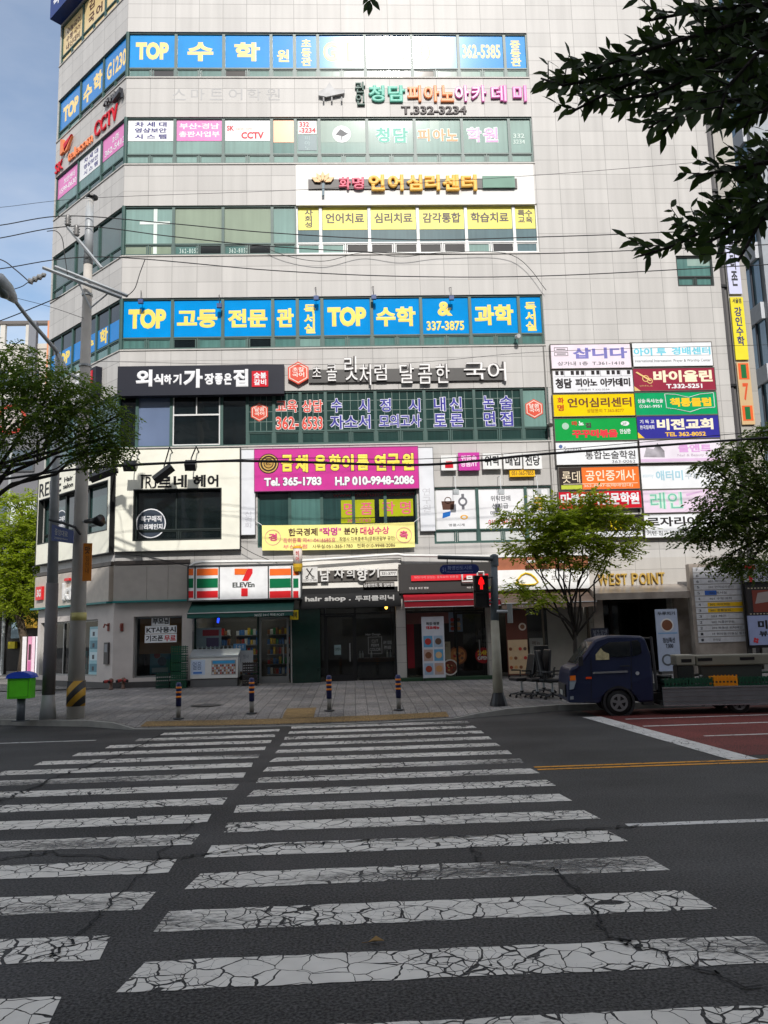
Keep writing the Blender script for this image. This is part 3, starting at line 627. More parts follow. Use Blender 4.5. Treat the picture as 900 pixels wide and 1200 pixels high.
# --- fifth window row (topmost full row)
z1, z0 = 25.87, 24.43
R7 = [bayq(i, z1, z0) for i in range(10)]
top = lambda q, y, w=.78: [('TOP', inb(q, .5-w/2, .24, .5+w/2, .78), y, .06)]
window_vinyls('window_sign', 'uppermost long row of blue window sheets on the front, its middle lost in sun glare', 'window sign', FR,
  [(R7[0], BLUE, top(R7[0], CRM, .74)), (R7[1], BLUE, [('수', inb(R7[1], .22, .2, .8, .78), CRM, .045)]), (R7[2], BLUE, [('학', inb(R7[2], .2, .2, .78, .78), CRM, .045)]), (R7[3], BLUE, [('원', inb(R7[3], .2, .18, .8, .56), CRM, .035)]),
   (R7[4], BLUE, [('초\n등\n관', inb(R7[4], .24, .06, .76, .88), CRM, .035, .004)]), (R7[5], BLUE, [('G', inb(R7[5], .08, .2, .42, .8), CRM, .05), ('1', inb(R7[5], .62, .2, .78, .8), CRM, .05)]), (R7[6], BLUE, [('2 3', inb(R7[6], .1, .2, .9, .8), CRM, .05)]),
   (R7[7], BLUE, [('0', inb(R7[7], .1, .2, .4, .8), CRM, .05)]), (R7[8], BLUE, [('362-5385', inb(R7[8], .06, .3, .94, .74), CRM, .03)]), (R7[9], BLUE, [('중\n등\n관', inb(R7[9], .22, .06, .76, .86), CRM, .035)])])
# --- fourth window row: security shop on the left, piano school on the right
z1 = 22.17
P6 = [bayq(i, z1, 21.27 if i < 3 else 21.2) for i in range(4)]
window_vinyls('window_sign', 'white, pink and orange half-height window sheets beside the corner under the uppermost blue row', 'window sign', FR,
  [(P6[0], WHT, [('차 세 대', inb(P6[0], .15, .68, .85, .9), NAVY, .03), ('영상보안', inb(P6[0], .15, .39, .85, .61), NAVY, .03), ('시 스 템', inb(P6[0], .15, .1, .85, .32), NAVY, .03)]),
   (P6[1], PNK, [('부산•경남', inb(P6[1], .06, .56, .94, .84), WHT, .03), ('총판사업부', inb(P6[1], .05, .18, .95, .46), WHT, .03)]),
   (P6[2], WHT, [('SK', inb(P6[2], .04, .48, .2, .72), RED, .03), ('telecom', inb(P6[2], .23, .5, .6, .68), V(226, 190, 170, .3), .01), ('CCTV', inb(P6[2], .36, .1, .86, .42), RED, .04)]), (P6[3], V(246, 178, 130, .25), [])])
q = bayq(4, 22.12, 21.55, .1); q2 = bayq(4, 21.5, 20.85, .1)
window_vinyls('window_sign', 'small white window sheet with a red phone number left of the round piano emblem', 'window sign', FR,
  [(q, V(236, 222, 222, .3), [('332', inb(q, .08, .55, .6, .92), RED, .03), ('-3234', inb(q, .05, .1, .95, .48), RED, .03)]), (q2, V(120, 140, 144, .3), [('피\n아\n노', inb(q2, .34, .04, .66, .96), V(160, 180, 180, .3), .02)])])
z0 = 20.75; P6 = [bayq(i, 22.15, z0) for i in range(10)]
t = thing('window_emblem', 'round white emblem with a little piano on the teal window', 'emblem', FR.P(-.05, 21.1, GW), None)
uc, vc = FR.uv(*(340+170*.355556, 442*.355556), GW)
obj('disc', MB().disc(FR, uc, vc, .36, GW-.008, GW-.002, WHT), t)
mb = MB(); mb.prism(FR, [(uc-.24, vc-.02), (uc+.05, vc-.1), (uc+.26, vc+.02), (uc+.18, vc+.06), (uc-.05, vc+.22)], GW-.002, GW+.003, GRY); mb.pbox(FR, (uc-.02, vc-.26, uc+.02, vc-.08), GW-.002, GW+.003, GRY); obj('piano_drawing', mb, t)
OTL = V(210, 232, 226, .3)
window_vinyls('window_lettering', 'outlined green, orange and pink window lettering of the piano school on teal panes', 'window sign', FR,
  [(P6[6], None, [(w, FR.R(B_(*r), GW), TEAL, .03, .004, OTL) for w, r in (('청', (283, 420, 328, 470)), ('담', (340, 420, 388, 470)))]),
   (P6[7], None, [(w, FR.R(B_(*r), GW), ORG, .03, .004, OTL) for w, r in (('피', (420, 425, 460, 465)), ('아', (470, 425, 512, 465)), ('노', (515, 425, 552, 465)))]),
   (P6[8], None, [(w, FR.R(B_(*r), GW), PNK, .03, .004, OTL) for w, r in (('학', (584, 420, 630, 468)), ('원', (636, 420, 684, 468)))]),
   (P6[9], None, [('332', FR.R(B_(735, 440, 772, 455), GW), PALE, .02), ('3234', FR.R(B_(735, 460, 774, 474), GW), PALE, .02)])])
# channel letters of the piano school
t = thing('channel_letter_sign', 'green, orange and pink block letters with a metal piano above the teal piano windows', 'sign', FR.P(2.8, 22.6, .1))
dp = .08
def letters(t, pl, items, d, depth, name='letter'):
    for w, r, mt, bd in items: obj(name, MB().text(w, pl, pl.R(r, d+depth), d, depth, mt, bd), t)
letters(t, FR, [('관\n인', B_(214, 268, 248, 345), V(80, 110, 100, .4), .03)], .02, dp)
letters(t, FR, [(w, B_(a, 280, b, 334), mt, .045) for w, a, b, mt in (('청', 258, 312, TEAL), ('담', 322, 380, TEAL), ('피', 386, 432, ORG), ('아', 440, 492, ORG), ('노', 496, 540, ORG), ('아', 543, 590, PNK), ('카', 596, 648, PNK), ('데', 662, 714, PNK), ('미', 734, 780, PNK))], .02, dp)
letters(t, FR, [('T.332-3234', B_(366, 348, 582, 376), V(70, 62, 62, .4), .045)], .008, .035, 'phone_number')
u0, v0, u1, v1 = FR.R(B_(92, 272, 182, 335), .1)
mb = MB(); mb.prism(FR, [inb((u0, v0, u1, v1), *(p+p))[:2] for p in ((.02, .3), (.3, .22), (.96, .42), (.98, .6), (.6, .62), (.42, .98), (.3, .7), (.02, .5))], .05, .14, V(172, 172, 172, .4, .2))
for a in (.2, .5, .86): mb.pbox(FR, (u0+(u1-u0)*a-.03, v0, u0+(u1-u0)*a+.03, v0+.2), .06, .12, V(130, 130, 130, .4))
obj('piano_plate', mb, t)
# pale outlines of removed letters
mb = MB(); GH = pm('removed_letter_residue', (182, 181, 180), .7, .1)
for i, w in enumerate('스마트어학원'): mb.text(w, FR, FR.R(A_(455+i*62, 292, 500+i*62, 330), 0), .001, .002, GH, .0)
obj('removed_letter_marks', mb, B)
# --- speech centre board above the yellow sheets
q = FR.R((346.5, 193, 626, 240), .05)
t = sign('fascia_sign', 'white fascia with gold hangul letters and a flower above the yellow window sheets', 'sign', FR, q, .004, .06, V(236, 234, 230, .5), px=False)
obj('letter_rail', MB().pbox(FR, FR.R(B_(60, 590, 748, 622), .1), .062, .11, S(62, 56, 54)), t)
letters(t, FR, [(w, B_(a, 582, b, 622), V(232, 120, 140, .4), .04) for w, a, b in (('화', 160, 200), ('명', 204, 244))], .115, .08)
letters(t, FR, [(w, B_(a, 574, b, 626), V(250, 196, 96, .4), .05) for w, a, b in (('언', 258, 312), ('어', 322, 374), ('심', 384, 436), ('리', 444, 494), ('센', 502, 558), ('터', 564, 616))], .115, .1)
obj('address_plate', MB().pbox(FR, FR.R(B_(634, 582, 740, 620), .12), .112, .17, V(110, 150, 132, .4)), t)
mb = MB(); uc, vc = FR.uv(340+108*.355556, 606*.355556, .15)
for k in range(5):
    a = R_(30+k*30); c, s_ = math.cos(a), math.sin(a); cx, cy = uc+.3*c, vc+.3*s_
    mb.prism(FR, [(cx-.1*s_, cy+.1*c), (cx-.2*c, cy-.2*s_), (cx+.1*s_, cy-.1*c), (cx+.2*c, cy+.2*s_)], .12+k*.004, .2, V(240, 200, 150, .4))
mb.prism(FR, [(uc-.04, vc-.5), (uc+.05, vc-.5), (uc+.06, vc), (uc-.03, vc)], .12, .2, V(110, 130, 140, .4)); obj('flower_emblem', mb, t)
# --- third window row: yellow sheets
tx5 = [('사\n회\n성', 4), ('언어치료', 5), ('심리치료', 6), ('감각통합', 7), ('학습치료', 8), ('특수\n교육', 9)]
DGY = V(104, 96, 92, .4); rows = []
for w, i in tx5:
    q = bayq(i, 18.45, 17.52, .075); rows.append((q, LYE, [(w, inb(q, .07, .28, .93, .74) if i in (5, 6, 7, 8) else inb(q, .3, .1, .72, .9) if i == 4 else inb(q, .12, .24, .88, .84), DGY, .032)]))
window_vinyls('window_sign', 'row of yellow half-height window sheets with grey writing in white window frames', 'window sign', FR, rows)
t = thing('window_cross', 'tall white cross on the pale corner window of the third window row', 'cross', FR.P(-7.2, 16.6, GW))
u0, v0, u1, v1 = FR.R(C4(460, 68, 560, 218), GW); uc = (u0+u1)/2+.02
mb = MB(); mb.pbox(FR, (uc-.07, v0, uc+.07, v1), GW-.008, GW, V(222, 232, 226, .3)); vv = FR.uv(180, 220+116*.3556, GW)[1]; mb.pbox(FR, (u0, vv-.06, uc-.07, vv+.06), GW-.008, GW, V(222, 232, 226, .3)); mb.pbox(FR, (uc+.07, vv-.06, u1, vv+.06), GW-.008, GW, V(222, 232, 226, .3)); obj('beam', mb, t)
window_vinyls('window_lettering', 'small white phone numbers on the low vents right of the cross window', 'window sign', FR,
  [(bayq(i, 16.88, 16.56, .1), None, [('3 6 2 - 8 0 5 2', inb(bayq(i, 16.88, 16.56, .1), .08, .15, .5, .75), PALE, .02)]) for i in (1, 2)])
# --- second window row: the long blue row
z1, z0 = 14.70, 13.25
R4 = [bayq(i, z1, z0) for i in range(10)]
V3 = lambda i, w: [(w, inb(R4[i], .22, .06, .78, .86), YLW, .04)]
window_vinyls('window_sign', 'unbroken row of blue window sheets with yellow letters just above the black restaurant fascia', 'window sign', FR,
  [(R4[0], BLUE, top(R4[0], YLW, .8)), (R4[1], BLUE, [('고등', inb(R4[1], .06, .25, .92, .75), YLW, .045)]), (R4[2], BLUE, [('전문', inb(R4[2], .07, .25, .92, .75), YLW, .045)]), (R4[3], BLUE, [('관', inb(R4[3], .1, .24, .9, .76), YLW, .045)]), (R4[4], BLUE, V3(4, '독\n서\n실')),
   (R4[5], BLUE, top(R4[5], YLW, .84)), (R4[6], BLUE, [('수학', inb(R4[6], .06, .23, .92, .77), YLW, .045)]), (R4[7], BLUE, [('&', inb(R4[7], .33, .5, .66, .9), YLW, .045), ('337-3875', inb(R4[7], .08, .1, .9, .36), YLW, .03)]), (R4[8], BLUE, [('과학', inb(R4[8], .06, .23, .92, .8), YLW, .045)]), (R4[9], BLUE, V3(9, '독\n서\n실'))])
# --- corner face sheets
q7 = [(CB[i]+.07, 24.43, CB[i+1]-.07, 25.87) for i in range(3)]
window_vinyls('window_sign', 'three blue window sheets with pale yellow letters on the chamfered corner high up', 'window sign', CH,
  [(q7[0], BLUE2, [('TOP', inb(q7[0], .14, .2, .9, .72), CRM, .06)]), (q7[1], BLUE2, [('수', inb(q7[1], .06, .14, .48, .72), CRM, .045), ('학', inb(q7[1], .54, .2, .94, .8), CRM, .045)]), (q7[2], BLUE2, [('G1230', inb(q7[2], .08, .2, .92, .72), CRM, .03)])])
q8 = [(CB[i]+.07, 28.14, CB[i+1]-.07, 29.6) for i in range(3)]
window_vinyls('window_sign', 'beige window sheets with black writing at the very top of the chamfered corner', 'window sign', CH,
  [(q8[0], BEIGE_P, [('수능국어', inb(q8[0], .16, .6, .86, .84), BRN, .03), ('수행·국어', inb(q8[0], .16, .34, .86, .56), BRN, .03), ('내신대비', inb(q8[0], .16, .08, .86, .3), BRN, .03)]),
   (q8[1], BEIGE_P, [('김', inb(q8[1], .2, .56, .48, .92), BRN, .04), ('국', inb(q8[1], .2, .12, .48, .46), BRN, .04), ('어', inb(q8[1], .56, .12, .86, .46), BRN, .04)]), (q8[2], BEIGE_P, [('논술', inb(q8[2], .15, .3, .85, .7), BRN, .04)])])
q6 = [(CB[i]+.07, 21.2, CB[i+1]-.07, 22.17) for i in range(3)]
window_vinyls('window_sign', 'pink, white and pink window sheets under the red corner letters', 'window sign', CH,
  [(q6[0], PNK, [('보안센터', inb(q6[0], .3, .52, .84, .8), WHT, .02), ('1599-0630', inb(q6[0], .1, .16, .92, .42), WHT, .02)]), (q6[1], WHT, [('차 세 대', inb(q6[1], .2, .68, .85, .9), NAVY, .03), ('영상보안', inb(q6[1], .2, .39, .85, .61), NAVY, .03), ('시 스 템', inb(q6[1], .2, .1, .85, .32), NAVY, .03)]),
   (q6[2], PNK, [('2층', inb(q6[2], .4, .52, .7, .8), WHT, .02), ('362-5413', inb(q6[2], .08, .14, .95, .42), WHT, .02)])])
t = thing('channel_letter_sign', 'red and orange block letters fixed across the chamfered corner below blue sheets', 'sign', CH.P(-3, 22.4, .1))
for w, q, mt in (('SK', (-5.9, 22.32, -5.15, 22.8), RED), ('telecom', (-4.7, 22.36, -2.55, 22.82), V(240, 140, 90, .4)), ('CCTV', (-2.4, 22.42, -.55, 23.1), RED)): obj('lettering', MB().text(w, CH, q, .03, .05, mt, .025), t)
mb = MB(); mb.prism(CH, [(-5.3, 22.95), (-5.0, 23.0), (-5.05, 23.6), (-5.3, 23.7)], .04, .14, V(240, 140, 90, .4)); mb.prism(CH, [(-4.95, 23.1), (-4.6, 23.25), (-4.3, 23.5), (-5.0, 23.35)], .04, .14, RED); mb.prism(CH, [(-4.9, 22.9), (-4.65, 22.95), (-4.25, 23.4), (-4.55, 23.18)], .04, .14, V(240, 140, 90, .4)); obj('wing_emblem', mb, t)
mb = MB(); mb.text('사이버', CH, (-1.6, 23.35, -.7, 23.65), .04, .1, S(60, 60, 64), .04); mb.prism(CH, [(-.75, 23.15), (-.2, 23.3), (-.15, 23.5), (-.7, 23.35)], .04, .2, S(70, 70, 74)); mb.pbox(CH, (-.2, 23.1, -.1, 23.3), .04, .12, S(60, 60, 64)); obj('camera_emblem', mb, t)
q4 = [(-5.87, 13.3, -4.03, 14.05), (-3.89, 13.3, -3.0, 14.05), (-2.95, 13.3, -2.05, 14.05), (-1.91, 13.3, -1.05, 14.05), (-.98, 13.3, -.1, 14.05)]
window_vinyls('window_sign', 'low blue window sheets with yellow letters on the corner beside the utility pole', 'window sign', CH,
  [(q4[0], BLUE2, [('TOP', inb(q4[0], .15, .15, .9, .85), YLW, .06)]), (q4[1], BLUE2, []), (q4[2], BLUE2, [('수', inb(q4[2], .1, .12, .8, .88), YLW, .045)]), (q4[3], BLUE2, [('학', inb(q4[3], .2, .12, .9, .95), YLW, .045)]), (q4[4], BLUE2, [])])
q = (-6.0, 29.9, -1.2, 31.2)
sign('fascia_sign', 'dark blue fascia with white writing at the roof corner, cut by the photo edge', 'sign', CH, (-6.0, 29.75, -3.3, 31.0), .0, .5, V(24, 52, 120, .3), [('독서실', (-5.7, 30.1, -3.9, 30.8), WHT, .03)], px=False)
sign('fascia_sign', 'narrow black board with white writing below the blue roof corner fascia', 'sign', CH, (-6.0, 29.72, -2.4, 29.745), .0, .3, BLK2, px=False) if 0 else None

# --- third floor: restaurant fascia and language school
q = FR.R((138, 428.5, 333, 463), .28)
t = sign('fascia_sign', 'long black restaurant fascia with white brush lettering and red seal above dark windows', 'sign', FR, q, .0, .32, V(40, 42, 52, .45), px=False)
mb = MB()
for w, r in (('외', (448, 600, 502, 656)), ('식', (506, 614, 538, 650)), ('하', (540, 616, 566, 648)), ('기', (570, 614, 598, 650)), ('가', (604, 598, 668, 660)), ('장', (674, 612, 706, 650)), ('좋', (708, 612, 734, 650)), ('은', (738, 612, 764, 650)), ('집', (768, 598, 818, 656))):
    put(mb, FR, (w, C4(*r), WHT, .05, .02), .32)
obj('lettering', mb, t)
q = FR.R(C4(830, 604, 884, 656), .34); sl = obj('seal', MB().pbox(FR, q, .322, .345, RED), t)
mb = MB(); mb.text('숯불', FR, inb(q, .12, .52, .88, .9), .345, .005, WHT, .03); mb.text('갈비', FR, inb(q, .12, .1, .88, .47), .345, .005, WHT, .03); obj('lettering', mb, sl)
t = thing('fascia_sign', 'black corner end board with one white brush letter and red seal, partly behind the pole', 'sign', CH.P(-2, 11.3, .1))
obj('panel', MB().pbox(CH, (-2.4, 11.3, -1.3, 12.4), .0, .25, V(40, 42, 52, .45)), t)
mb = MB(); mb.text('집', CH, (-3.3, 11.4, -2.5, 12.6), .05, .12, WHT, .06); obj('lettering', mb, t); q = (-2.3, 11.75, -1.55, 12.3); sl = obj('seal', MB().pbox(CH, q, .252, .27, RED), t); obj('lettering', MB().text('숯불', CH, inb(q, .15, .2, .85, .8), .27, .005, WHT, .03), sl)
def hexsign(name, label, pl, px, py, r, d0, d1, lines, cat='emblem'):
    u, v = pl.uv(px, py, d1); hx = lambda k: [(u+r*k*math.sin(2*math.pi*i/6), v-r*k*math.cos(2*math.pi*i/6)) for i in range(6)]
    t = thing(name, label, cat, pl.P(u, v-r, d0)); obj('panel', MB().prism(pl, hx(1), d0, d1, V(222, 90, 70, .35)), t); mb = MB(); mb.prism(pl, hx(.88), d1, d1+.004, V(240, 214, 200, .35)); mb.prism(pl, hx(.78), d1+.004, d1+.008, V(222, 90, 70, .35)); obj('rim', mb, t)
    mb = MB(); h = .9*r/len(lines)
    for i, w in enumerate(lines): mb.text(w, pl, (u-.5*r, v+.5*r-(i+1)*h+.04*r, u+.5*r, v+.5*r-i*h), d1+.008, .004, V(250, 236, 226, .35), .02)
    obj('lettering', mb, t); return t
hexsign('hexagon_emblem', 'orange red hexagon emblem starting the black rail of channel letters', FR, 349.5, 437, .44, .05, .16, ['초칼', '국어'])
hexsign('hexagon_emblem', 'hexagon emblem in the left classroom pane beside the red phone number', FR, 304, 483, .36, GW-.008, GW, ['달콤', '국어'])
hexsign('hexagon_emblem', 'hexagon emblem in the pale narrow pane at the right end of classroom windows', FR, 626, 479, .38, GW-.008, GW, ['달콤', '국어'])
t = thing('channel_letter_sign', 'dark rail of white edged channel letters over the classroom windows', 'sign', FR.P(3.5, 12, .1))
obj('letter_rail', MB().pbox(FR, FR.R((362, 432, 590, 447), .08), .05, .09, S(70, 68, 66)), t)
for w, r in (('초', (190, 74, 216, 104)), ('콜', (232, 66, 262, 116)), ('릿', (284, 44, 322, 114)), ('처', (328, 66, 362, 128)), ('럼', (372, 68, 408, 114)), ('달', (446, 66, 488, 122)), ('콤', (500, 66, 540, 124)), ('한', (552, 66, 592, 122)), ('국', (634, 62, 698, 112)), ('어', (704, 60, 758, 116))):
    ob = MB(); put(ob, FR, (w, C8(*r), S(88, 84, 82), .05, .06), .09); put(ob, FR, (w, C8(*r), V(236, 234, 232, .4), .0, .012), .15); obj('letter', ob, t)
LET = V(70, 66, 160, .35); OW = V(226, 226, 240, .3)
RT2 = [('교육', (84, 172, 146, 208)), ('상담', (160, 172, 220, 208)), ('362-', (84, 220, 150, 258)), ('6533', (160, 220, 220, 258))]
BT2 = [('수', (246, 168, 276, 208)), ('시', (326, 168, 358, 208)), ('정', (388, 168, 420, 206)), ('시', (472, 168, 506, 206)), ('내', (546, 164, 580, 204)), ('신', (592, 164, 628, 204)), ('논', (690, 160, 722, 200)), ('술', (740, 160, 776, 200)),
       ('자소서', (242, 216, 360, 256)), ('모의고사', (386, 214, 508, 252)), ('토', (546, 212, 582, 250)), ('론', (594, 212, 632, 250)), ('면', (692, 206, 726, 248)), ('접', (740, 206, 778, 248))]
t = thing('window_lettering', 'outlined red contact words and violet subject words on gridded classroom windows', 'window sign', FR.P(1.6, 9.7, GW))
mb = MB()
for w, r in RT2: put(mb, FR, (w, C8(*r), V(226, 84, 70, .35), .02, .004, V(244, 226, 222, .3)), GW-.006)
obj('contact_lettering', mb, t); mb = MB()
for w, r in BT2: put(mb, FR, (w, C8(*r), LET, .02, .004, OW), GW-.006)
obj('subject_lettering', mb, t)

# --- second floor
CREAM = V(238, 236, 220, .5)
def ring_fascia(name, label, pl, Q, H, d, mt):
    t = thing(name, label, 'fascia', pl.P((Q[0]+Q[2])/2, Q[1], 0)); mb = MB()
    for q in ((Q[0], H[3], Q[2], Q[3]), (Q[0], Q[1], Q[2], H[1]), (Q[0], H[1], H[0], H[3]), (H[2], H[1], Q[2], H[3])): mb.pbox(pl, q, .003, d, mt)
    obj('panel', mb, t); mb = MB(); mb.frame(pl, (Q[0]-.03, Q[1]-.03, Q[2]+.03, Q[3]+.03), .03, .002, d+.02, S(40, 40, 40)); mb.frame(pl, H, .035, .02, d+.01, S(40, 44, 42)); obj('trim', mb, t); return t
Q = FR.R((133, 526, 281, 645), .18); Q = (-8.45, Q[1], Q[2], Q[3])
t = ring_fascia('salon_fascia', 'cream salon fascia box with black hangul letters framing a dark window on the front', FR, Q, RJ, .2, CREAM)
mb = MB()
for w, r in (('르', (520, 446, 566, 482)), ('네', (572, 440, 616, 482)), ('헤', (636, 440, 678, 480)), ('어', (684, 440, 720, 480))): put(mb, FR, (w, C7(*r), BLK2, .035, .03), .2)
put(mb, FR, ('R', C7(480, 446, 502, 484), BLK2, .0, .02), .2); put(mb, FR, ('J', C7(502, 446, 516, 484), BLK2, .0, .02), .2); q = FR.R(C7(466, 446, 472, 484), .2); mb.pbox(FR, q, .2, .22, BLK2); q = FR.R(C7(464, 440, 500, 444), .2); mb.pbox(FR, q, .2, .22, BLK2)
obj('lettering', mb, t)
t = thing('window_emblem', 'round navy sticker with white writing in the dark salon window on the front', 'emblem', FR.P(-7.3, 6.2, GW)); u, v = FR.uv(497*.355556, 400+600*.355556, GW)
obj('disc', MB().disc(FR, u, v, .55, GW-.008, GW-.004, S(44, 56, 72)), t); mb = MB(); mb.ring(FR, u, v, .5, .54, GW-.004, GW, WHT); mb.text('복구매직', FR, (u-.36, v+.06, u+.38, v+.28), GW-.004, .004, WHT, .03); mb.text('클리체인지', FR, (u-.42, v-.24, u+.42, v-.02), GW-.004, .004, WHT, .03); obj('lettering', mb, t)
t = ring_fascia('salon_fascia', 'cream salon fascia box wrapping the chamfered corner behind the two poles', CH, (-5.98, Q[1], -.06, Q[3]), RC, .2, CREAM)
mb = MB(); hq = (-5.8, 8.1, -3.6, 8.75); mb.text('RENE', CH, (-5.85, 7.95, -3.95, 8.5), .2, .02, BLK2, .0); mb.text('Hair\nsalon', CH, (-3.75, 8.0, -2.95, 8.45), .2, .02, BLK2, .0)
for i, w in enumerate('르네헤어'): mb.text(w, CH, (-2.55+i*.6+(i > 1)*.1, 7.98, -2.05+i*.6+(i > 1)*.1, 8.5), .2, .03, BLK2, .035)
obj('lettering', mb, t)
t = thing('window_emblem', 'round navy sticker in the corner salon window behind the steel pole', 'emblem', CH.P(-4.6, 6.3, GW)); u, v = -4.5, 6.75
obj('disc', MB().disc(CH, u, v, .55, GW-.008, GW-.004, S(44, 56, 72)), t); mb = MB(); mb.ring(CH, u, v, .5, .54, GW-.004, GW, WHT); mb.text('복구매직', CH, (u-.36, v+.06, u+.38, v+.28), GW-.004, .004, WHT, .03); mb.text('클리체인지', CH, (u-.42, v-.24, u+.42, v-.02), GW-.004, .004, WHT, .03); obj('lettering', mb, t)
sign('vertical_sign', 'tall white strip board left of the purple fascia', 'sign', FR, C7(796, 357, 840, 637), .002, .14, V(226, 228, 232, .45), [('산\n경\n화', C7(806, 560, 832, 615), V(196, 196, 202, .4), .0)], edge=S(120, 120, 122), frame=.02)
sign('vertical_sign', 'tall white strip board right of the purple fascia', 'sign', FR, (491.5, 524.5, 508.5, 622), .002, .14, V(224, 226, 230, .45), [('연\n구\n원', (495, 572, 505, 600), V(200, 200, 204, .4), .0)], edge=S(120, 120, 122), frame=.02)
t = sign('fascia_sign', 'magenta fascia with yellow hangul, round black and gold seal and phone numbers', 'sign', FR, (298.5, 525, 490, 573.5), .002, .2, MAG, edge=S(150, 60, 120), frame=.025)
mb = MB()
for w, r in (('금', (170, 56, 228, 140)), ('채', (240, 56, 304, 144)), ('음', (336, 56, 396, 136)), ('향', (410, 54, 468, 136)), ('이', (474, 54, 534, 136)), ('름', (548, 54, 610, 134)), ('연', (638, 52, 696, 136)), ('구', (702, 50, 764, 134)), ('원', (776, 48, 836, 134))): put(mb, FR, (w, PU(*r), V(250, 226, 90, .35), .05, .008, V(120, 40, 90, .35)), .2)
for w, r in (('Tel. 365-1783', (84, 168, 372, 212)), ('H.P 010-9948-2086', (440, 162, 838, 208))): put(mb, FR, (w, PU(*r), WHT, .05, .008, V(60, 40, 60, .4)), .2)
obj('lettering', mb, t); u, v = FR.uv(290+106*.2333, 520+100*.2333, .2); r = 51*.2333*.0312
mb = MB(); mb.disc(FR, u, v, r, .2, .208, V(60, 48, 36, .4)); mb.ring(FR, u, v, r*.8, r*.9, .208, .213, V(214, 174, 96, .4)); mb.ring(FR, u, v, r*.5, r*.62, .208, .213, V(214, 174, 96, .4)); mb.disc(FR, u, v, r*.4, .208, .213, V(190, 150, 80, .4)); mb.text('KC', FR, (u-r*.25, v-r*.15, u+r*.25, v+r*.15), .213, .004, V(60, 48, 36, .4), .03); obj('seal', mb, t)
YG = V(176, 182, 30, .3); PK2 = V(226, 100, 130, .35)
rows = []
for r, w, x in (((470, 282, 638, 370), '명 품', (484, 296, 628, 358)), ((662, 278, 832, 364), '작 명', (676, 290, 820, 354)), ((470, 374, 640, 398), '365-1783', (500, 378, 620, 394))): rows.append((FR.R(PU(*r), GW), YG, [(w, FR.R(PU(*x), GW), PK2, .015)]))
window_vinyls('window_sign', 'olive yellow sheets with pink writing in the dark window under the magenta fascia', 'window sign', FR, rows)
t = thing('window_lettering', 'faint red web address across the dark window top under the magenta fascia', 'window sign', FR.P(1, 7, GW)); mb = MB(); put(mb, FR, ('www.goldnamecool.com', PU(430, 244, 846, 270), V(150, 60, 70, .4), .0), GW-.004); obj('lettering', mb, t)
# yellow award banner, slightly slack
q = FR.R((307, 613.5, 486, 643), .24); t = thing('banner', 'pale yellow cloth award banner with pink and dark writing hung below the olive window sheets', 'banner', FR.P((q[0]+q[2])/2, q[1], .2))
mb = MB(); n = 24; YB = V(250, 240, 150, .7); vs = []
for i in range(n+1):
    for j in range(5): x, y = i/n, j/4; vs.append(FR.P(q[0]+(q[2]-q[0])*x, q[1]+(q[3]-q[1])*y-.03*math.sin(math.pi*x), .21+.012*math.sin(x*23+y*3)))
mb.add(vs, [(i*5+j, (i+1)*5+j, (i+1)*5+j+1, i*5+j+1) for i in range(n) for j in range(4)], YB); obj('cloth', mb, t, smooth=True)
mb = MB()
for w, r, mt, bd in (('한국경제', (206, 424, 352, 462), BRN, .025), ('"작명"', (362, 420, 470, 460), MAG, .025), ('분야', (484, 420, 554, 456), BRN, .025), ('대상수상', (566, 416, 712, 454), V(220, 80, 130, .35), .025), ('경', (106, 450, 148, 488), V(220, 80, 130, .35), .03), ('축', (764, 436, 806, 476), V(220, 80, 130, .35), .03),
    ('특허등록 제41-0416685호', (180, 472, 442, 496), V(220, 100, 140, .35), .0), ('작명사 자격증취득(문화관광부 공인)', (462, 466, 742, 490), BRN, .0), ('부산본점', (180, 506, 300, 526), V(220, 80, 130, .35), .0), ('사무실:051-365-1783', (326, 504, 528, 524), BRN, .0), ('전화:010-9948-2086', (550, 500, 742, 520), BRN, .0)): put(mb, FR, (w, PU(*r), mt, bd, .004), .226)
obj('lettering', mb, t); mb = MB()
for x, y in ((127, 470), (786, 458)): u, v = FR.uv(290+x*.2333, 520+y*.2333, .226); mb.ring(FR, u, v, .27, .285, .226, .229, V(230, 150, 160, .4))
obj('printed_circle', mb, t); obj('cord', MB().tube([FR.P(q[0], q[3], .21), FR.P(q[0]-.4, q[3]+.3, .05)], .01, WHT, 5).tube([FR.P(q[2], q[3], .21), FR.P(q[2]+.35, q[3]+.3, .05)], .01, WHT, 5), t)
